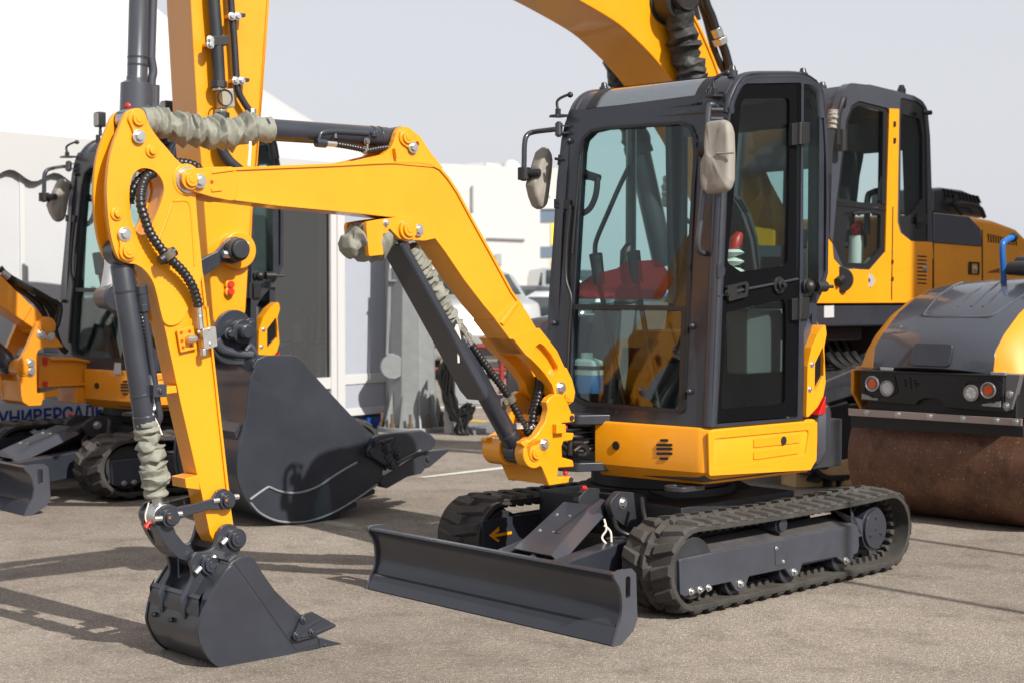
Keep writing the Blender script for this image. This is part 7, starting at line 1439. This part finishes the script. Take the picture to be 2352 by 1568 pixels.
mb = MB(); q = Fr((5.9, 26), (-.2, -.98)); mb.box(q, -.3, .3, -.35, .35, 0, 1.0); mb.box(q, .3, .32, -.28, .28, .1, .9); mb.box(q, -.32, .32, -.37, .37, 1.0, 1.06)
mb.build('red_cabinet', MATS['barrier_red'], None, bevel=.01, label='red cabinet glimpsed under the large excavator', cat='cabinet')
# ---- far white hall and the grey office block
def hall():
    Z = 75; wp = WORLD.side(Z); o = thing('white_hall', Fr((-1.2, Z), (0, -1)), 'far white flat-roofed hall behind the boom', 'building')
    P_ = lambda x, y: (lambda p: (p[0], p[1]))(wp.hit('p', x, y))
    x1 = P_(1138, 600)[0]; x0 = x1-42; zt = P_(700, 165)[1]; zt2 = P_(300, 118)[1]
    mb = MB(); mb.add([], []); mb.prism(wp, [(x0, 0), (x1, 0), (x1, zt), (P_(250, 0)[0], zt2), (x0, zt2+.3)], 0, 30); mb.build('wall', mat('hall_white', (.56,.56,.555), .6, vary=.03, vscale=.3), o, bevel=0)
    dk = mat('hall_trim', (.36,.36,.34), .6)
    mb = MB(); mb.prism(wp, [P_(470, 330), P_(488, 330), P_(488, 580), P_(470, 580)], -.12, -.01); mb.build('downpipe', dk, o, bevel=0); mb = MB(); mb.prism(wp, [P_(620, 838), P_(990, 850), P_(990, 866), P_(620, 852)], -.12, -.01); mb.build('wall_trim', dk, o, bevel=0)
    mb = MB(); mb.prism(wp, rnd([P_(700, 1000), P_(760, 1000), P_(760, 1110), P_(700, 1110)], .02), -.08, -.01); mb.build('wall_hatch', dk, o, bevel=0)
    mb = MB(); mb.prism(wp, rnd([P_(390, 130), P_(400, 85), P_(600, 70), P_(590, 130)], .1), 2, 6); mb.build('roof_unit', mat('roof_unit_grey', (.4,.4,.39), .6), o, bevel=0)
    mb = MB(); mb.prism(wp, rnd([P_(590, 160), P_(580, 72), P_(720, 82), P_(765, 110), P_(775, 160)], .3), 2, 6); mb.prism(wp, P_ and [P_(300, 118), P_(300, 90), P_(390, 80), P_(385, 118)], 3, 5); mb.build('roof_unit', mat('roof_unit_white', (.5,.5,.49), .6), o, bevel=0)
    mb = MB(); c = V((P_(850, 130)[0], Z+3, P_(850, 130)[1])); mb.sphere(c, .5, 8); mb.cyl(c-V((0,0,1.5)), c, .3, n=10); mb.build('roof_vent', mat('roof_unit_white', (.5,.5,.49), .6), o, bevel=0)
    o2 = thing('office_block', Fr((P_(1280, 600)[0]+5, Z+4), (0, -1)), 'far grey office block with yellow and blue panels left of the dark cab', 'building')
    w2 = WORLD.side(Z+4); Q = lambda x, y: w2.hit('p', x, y)
    xa = Q(1120, 600)[0]; xb = w2.hit('D', 1322, 600)[0]
    mb = MB(); mb.prism(w2, [(xa, 0), (xb, 0), (xb, Q(1200, 160)[1]), (xa, Q(1200, 160)[1])], 0, 20); mb.build('wall', mat('office_grey', (.5,.5,.49), .6), o2, bevel=0)
    mb = MB(); mb.prism(w2, [(xa, Q(0, 560)[1]), (xb, Q(0, 560)[1]), (xb, Q(0, 480)[1]), (xa, Q(0, 480)[1])], -.15, -.01); mb.prism(w2, [Q(1150, 362), Q(1240, 362), Q(1240, 436), Q(1150, 436)], -.15, -.02); mb.build('white_band', mat('hall_white', (.56,.56,.555), .6), o2, bevel=0)
    sx = lambda k: xa+.5+k*2.6
    for k in range(1):
        x = sx(k)-.45
        for (ya, yb) in ((690, 565), (1035, 930)):
            mb = MB(); mb.prism(w2, [(x, Q(0, ya)[1]), (x+2.0, Q(0, ya)[1]), (x+2.0, Q(0, yb)[1]), (x, Q(0, yb)[1])], -.05, -.01); mb.build('window', mat('office_glass', (.12,.16,.22), .15, spec=.8), o2, bevel=0)
        for (ya, yb, c) in ((915, 700, YLP), (1135, 1050, YLP)):
            mb = MB(); mb.prism(w2, [(x+.6, Q(0, ya)[1]), (x+1.8, Q(0, ya)[1]), (x+1.8, Q(0, yb)[1]), (x+.6, Q(0, yb)[1])], -.06, -.01); mb.build('yellow_panel', c, o2, bevel=0)
YLP = mat('panel_yellow', (.85, .62, .06), .5)
hall()
g = WORLD.flat(0); h = g.hit('s', 175, 1482); mb = MB(); q = Fr((h[0], h[1]+.12), (.3, -.95)); mb.box(q, -.12, .12, -.36, .36, 0, .2); mb.build('timber_block', WOOD, None, bevel=.008, label='pale timber block on the ground behind the near track', cat='timber')
# ---- unseen block added beyond the right edge so its corner shades the large excavator's rear
ex = Fr((18, 12.5), (-1, 0)); eo = thing('shade_block', ex, 'unseen tall pale block added to the right of the road roller to cast shade', 'building')
c0_ = V((3.16, 12.42, 1.6))+V((.65, -.76, 0))*6.6
mb = MB(); mb.prism(WORLD.flat(0), [(c0_.x, c0_.y), (c0_.x+16, c0_.y-1), (c0_.x+24, c0_.y+14), (c0_.x+6, c0_.y+16)], 0, 9.2); mb.build('wall', mat('shade_block_cladding', (.42,.43,.44), .5, vary=.1, vscale=.5), eo, bevel=.02)
for k in range(6):
    mb = MB(); a = c0_+V((1.0+2.5*k, -.062*(1.0+2.5*k)-.02, 0)); mb.prism(WORLD.flat(1.2), [(a.x, a.y), (a.x+1.6, a.y-.1), (a.x+1.6, a.y-.04), (a.x, a.y+.06)], 0, 2.0); mb.build('window', CGL, eo, bevel=0)  # invented windows on the added shade block
# ---- flagpoles beside the camera that throw the two thin shadows at the right
for (x, y, hgt, lab) in ((5.45, 3.80, 6.0, 'tall thin flagpole standing at the right, nearer to the camera'), (5.75, 5.66, 5.4, 'tall thin flagpole standing at the right, beyond the nearer one')):
    ff = Fr((x, y), (0, -1)); o = thing('flagpole', ff, lab, 'flagpole', 'flagpoles at the right'); mb = MB(); mb.cyl(ff.w(0,0,0), ff.w(0,0,hgt), .035, .028, n=14); mb.build('pole', GALV, o, bevel=0); mb = MB(); mb.cyl(ff.w(0,0,0), ff.w(0,0,.08), .16, n=20); mb.build('base', GALV, o, bevel=0)
# ================================================================== setting, light, camera
def asphalt():
    m = bpy.data.materials.new('asphalt'); m.use_nodes = True; N = m.node_tree.nodes; L = m.node_tree.links; b = N['Principled BSDF']
    tc = N.new('ShaderNodeTexCoord')
    def nz(s, d=6, r=.6):
        n = N.new('ShaderNodeTexNoise'); n.inputs['Scale'].default_value = s; n.inputs['Detail'].default_value = d; n.inputs['Roughness'].default_value = r; L.new(tc.outputs['Object'], n.inputs['Vector']); return n
    def ramp(src, a, ca, bb, cb):
        r_ = N.new('ShaderNodeValToRGB'); r_.color_ramp.elements[0].position = a; r_.color_ramp.elements[0].color = (*ca, 1); r_.color_ramp.elements[1].position = bb; r_.color_ramp.elements[1].color = (*cb, 1); L.new(src, r_.inputs[0]); return r_
    def mix(fac, a, bb, mode='MIX'):
        x = N.new('ShaderNodeMix'); x.data_type = 'RGBA'; x.blend_type = mode
        if isinstance(fac, float): x.inputs[0].default_value = fac
        else: L.new(fac, x.inputs[0])
        L.new(a, x.inputs[6]); L.new(bb, x.inputs[7]); return x.outputs[2]
    v = N.new('ShaderNodeTexVoronoi'); v.inputs['Scale'].default_value = 115; L.new(tc.outputs['Object'], v.inputs['Vector'])
    sp = N.new('ShaderNodeSeparateColor'); L.new(v.outputs['Color'], sp.inputs[0])
    stone = ramp(sp.outputs[0], 0, (.10, .087, .074), 1, (.50, .44, .375)); stone.color_ramp.elements.new(.6).color = (.25, .217, .184, 1)
    base = ramp(nz(160, 4).outputs['Fac'], .3, (.17, .146, .122), .7, (.31, .268, .225))
    edge = ramp(v.outputs['Distance'], .25, (1, 1, 1), .6, (0, 0, 0))
    c = mix(edge.outputs[0], base.outputs[0], stone.outputs[0])
    big = ramp(nz(.5, 6, .65).outputs['Fac'], .36, (.78, .77, .76), .66, (1.08, 1.08, 1.08)); c = mix(1.0, c, big.outputs[0], 'MULTIPLY')
    st = ramp(nz(3.1, 8, .72).outputs['Fac'], .34, (.76, .75, .74), .52, (1.04, 1.04, 1.04)); c = mix(1.0, c, st.outputs[0], 'MULTIPLY')
    L.new(c, b.inputs['Base Color']); b.inputs['Roughness'].default_value = .88; b.inputs['Specular IOR Level'].default_value = .25
    bp = N.new('ShaderNodeBump'); bp.inputs['Strength'].default_value = .55; bp.inputs['Distance'].default_value = .006
    ad = N.new('ShaderNodeMath'); ad.operation = 'SUBTRACT'; L.new(nz(120, 5).outputs['Fac'], ad.inputs[0]); L.new(v.outputs['Distance'], ad.inputs[1]); L.new(ad.outputs[0], bp.inputs['Height']); L.new(bp.outputs['Normal'], b.inputs['Normal'])
    return m
mb = MB(); mb.grid([[V((x, y, 0)) for x in (-400, -60, -20, 0, 20, 60, 400)] for y in (-60, 0, 10, 20, 40, 100, 700)])
mb.build('ground', asphalt(), None, bevel=0, kind='structure')
def ground_strip(name, m, pts, z):
    fl = WORLD.flat(0); mb = MB(); q = [V((*fl.hit(*p), z)) for p in pts]; mb.add(q, [tuple(range(len(q)))]); o = mb.build(name, m, None, bevel=0, kind='structure'); return o
LINE = mat('road_paint_white', (.62, .61, .58), .8, vary=-.35, vscale=30)
ground_strip('parking_line', LINE, [('o',600,1052),('o',1420,952),('o',1420,972),('o',690,1052)], .004)
ground_strip('parking_line', LINE, [('r',60,1238),('r',700,1242),('r',700,1252),('r',60,1254)], .004)
YLN = mat('road_paint_yellow', (.55, .32, .04), .8, vary=-.3, vscale=20)
ground_strip('yellow_line', YLN, [('r',120,1340),('r',420,1362),('r',690,1376),('r',690,1398),('r',420,1385),('r',120,1362)], .004)
# light
sc_az = (.65, -.76); EL = R(40)
sd = bpy.data.lights.new('sun', 'SUN'); sd.energy = 4.8; sd.angle = R(.55); sd.color = (1, .955, .88)
so_ = bpy.data.objects.new('sun', sd); COL.objects.link(so_)
h_ = math.hypot(*sc_az); dv = V((sc_az[0]/h_*math.cos(EL), sc_az[1]/h_*math.cos(EL), math.sin(EL)))
so_.rotation_euler = dv.to_track_quat('Z', 'Y').to_euler(); so_.location = dv*30
w = bpy.data.worlds.new('World'); scene.world = w; w.use_nodes = True; N = w.node_tree.nodes; L = w.node_tree.links
sky = N.new('ShaderNodeTexSky'); sky.sky_type = 'NISHITA'; sky.sun_disc = False; sky.sun_elevation = EL; sky.sun_rotation = math.atan2(dv.x, dv.y); sky.dust_density = 3.5; sky.air_density = 1.0; sky.ozone_density = 1.5
hs = N.new('ShaderNodeHueSaturation'); hs.inputs['Saturation'].default_value = .42; L.new(sky.outputs[0], hs.inputs['Color'])
mxw = N.new('ShaderNodeMix'); mxw.data_type = 'RGBA';  mxw.inputs[7].default_value = (7.15, 7.25, 7.7, 1); L.new(hs.outputs[0], mxw.inputs[6])
tcw = N.new('ShaderNodeTexCoord'); sxw = N.new('ShaderNodeSeparateXYZ'); L.new(tcw.outputs['Generated'], sxw.inputs[0])
mrw = N.new('ShaderNodeMapRange'); mrw.inputs[1].default_value = .05; mrw.inputs[2].default_value = .6; mrw.inputs[3].default_value = .8; mrw.inputs[4].default_value = .55; L.new(sxw.outputs['Z'], mrw.inputs[0]); L.new(mrw.outputs[0], mxw.inputs[0])
bg = N['Background']; bg.inputs['Strength'].default_value = .088; L.new(mxw.outputs[2], bg.inputs['Color'])
cam = bpy.data.cameras.new('camera'); co_ = bpy.data.objects.new('camera', cam); COL.objects.link(co_); scene.camera = co_
cam.sensor_width = 36; cam.lens = 36*FP/2352; cam.clip_end = 2000; cam.clip_start = .05
co_.location = CAM; co_.rotation_euler = (math.pi/2-PITCH, 0, 0)
cam.dof.use_dof = True; cam.dof.focus_distance = 7.0; cam.dof.aperture_fstop = 4.0
scene.view_settings.view_transform = 'Standard'; scene.view_settings.look = 'None'; scene.view_settings.exposure = .38; scene.view_settings.gamma = 1
scene.cycles.max_bounces = 10; scene.cycles.transparent_max_bounces = 16
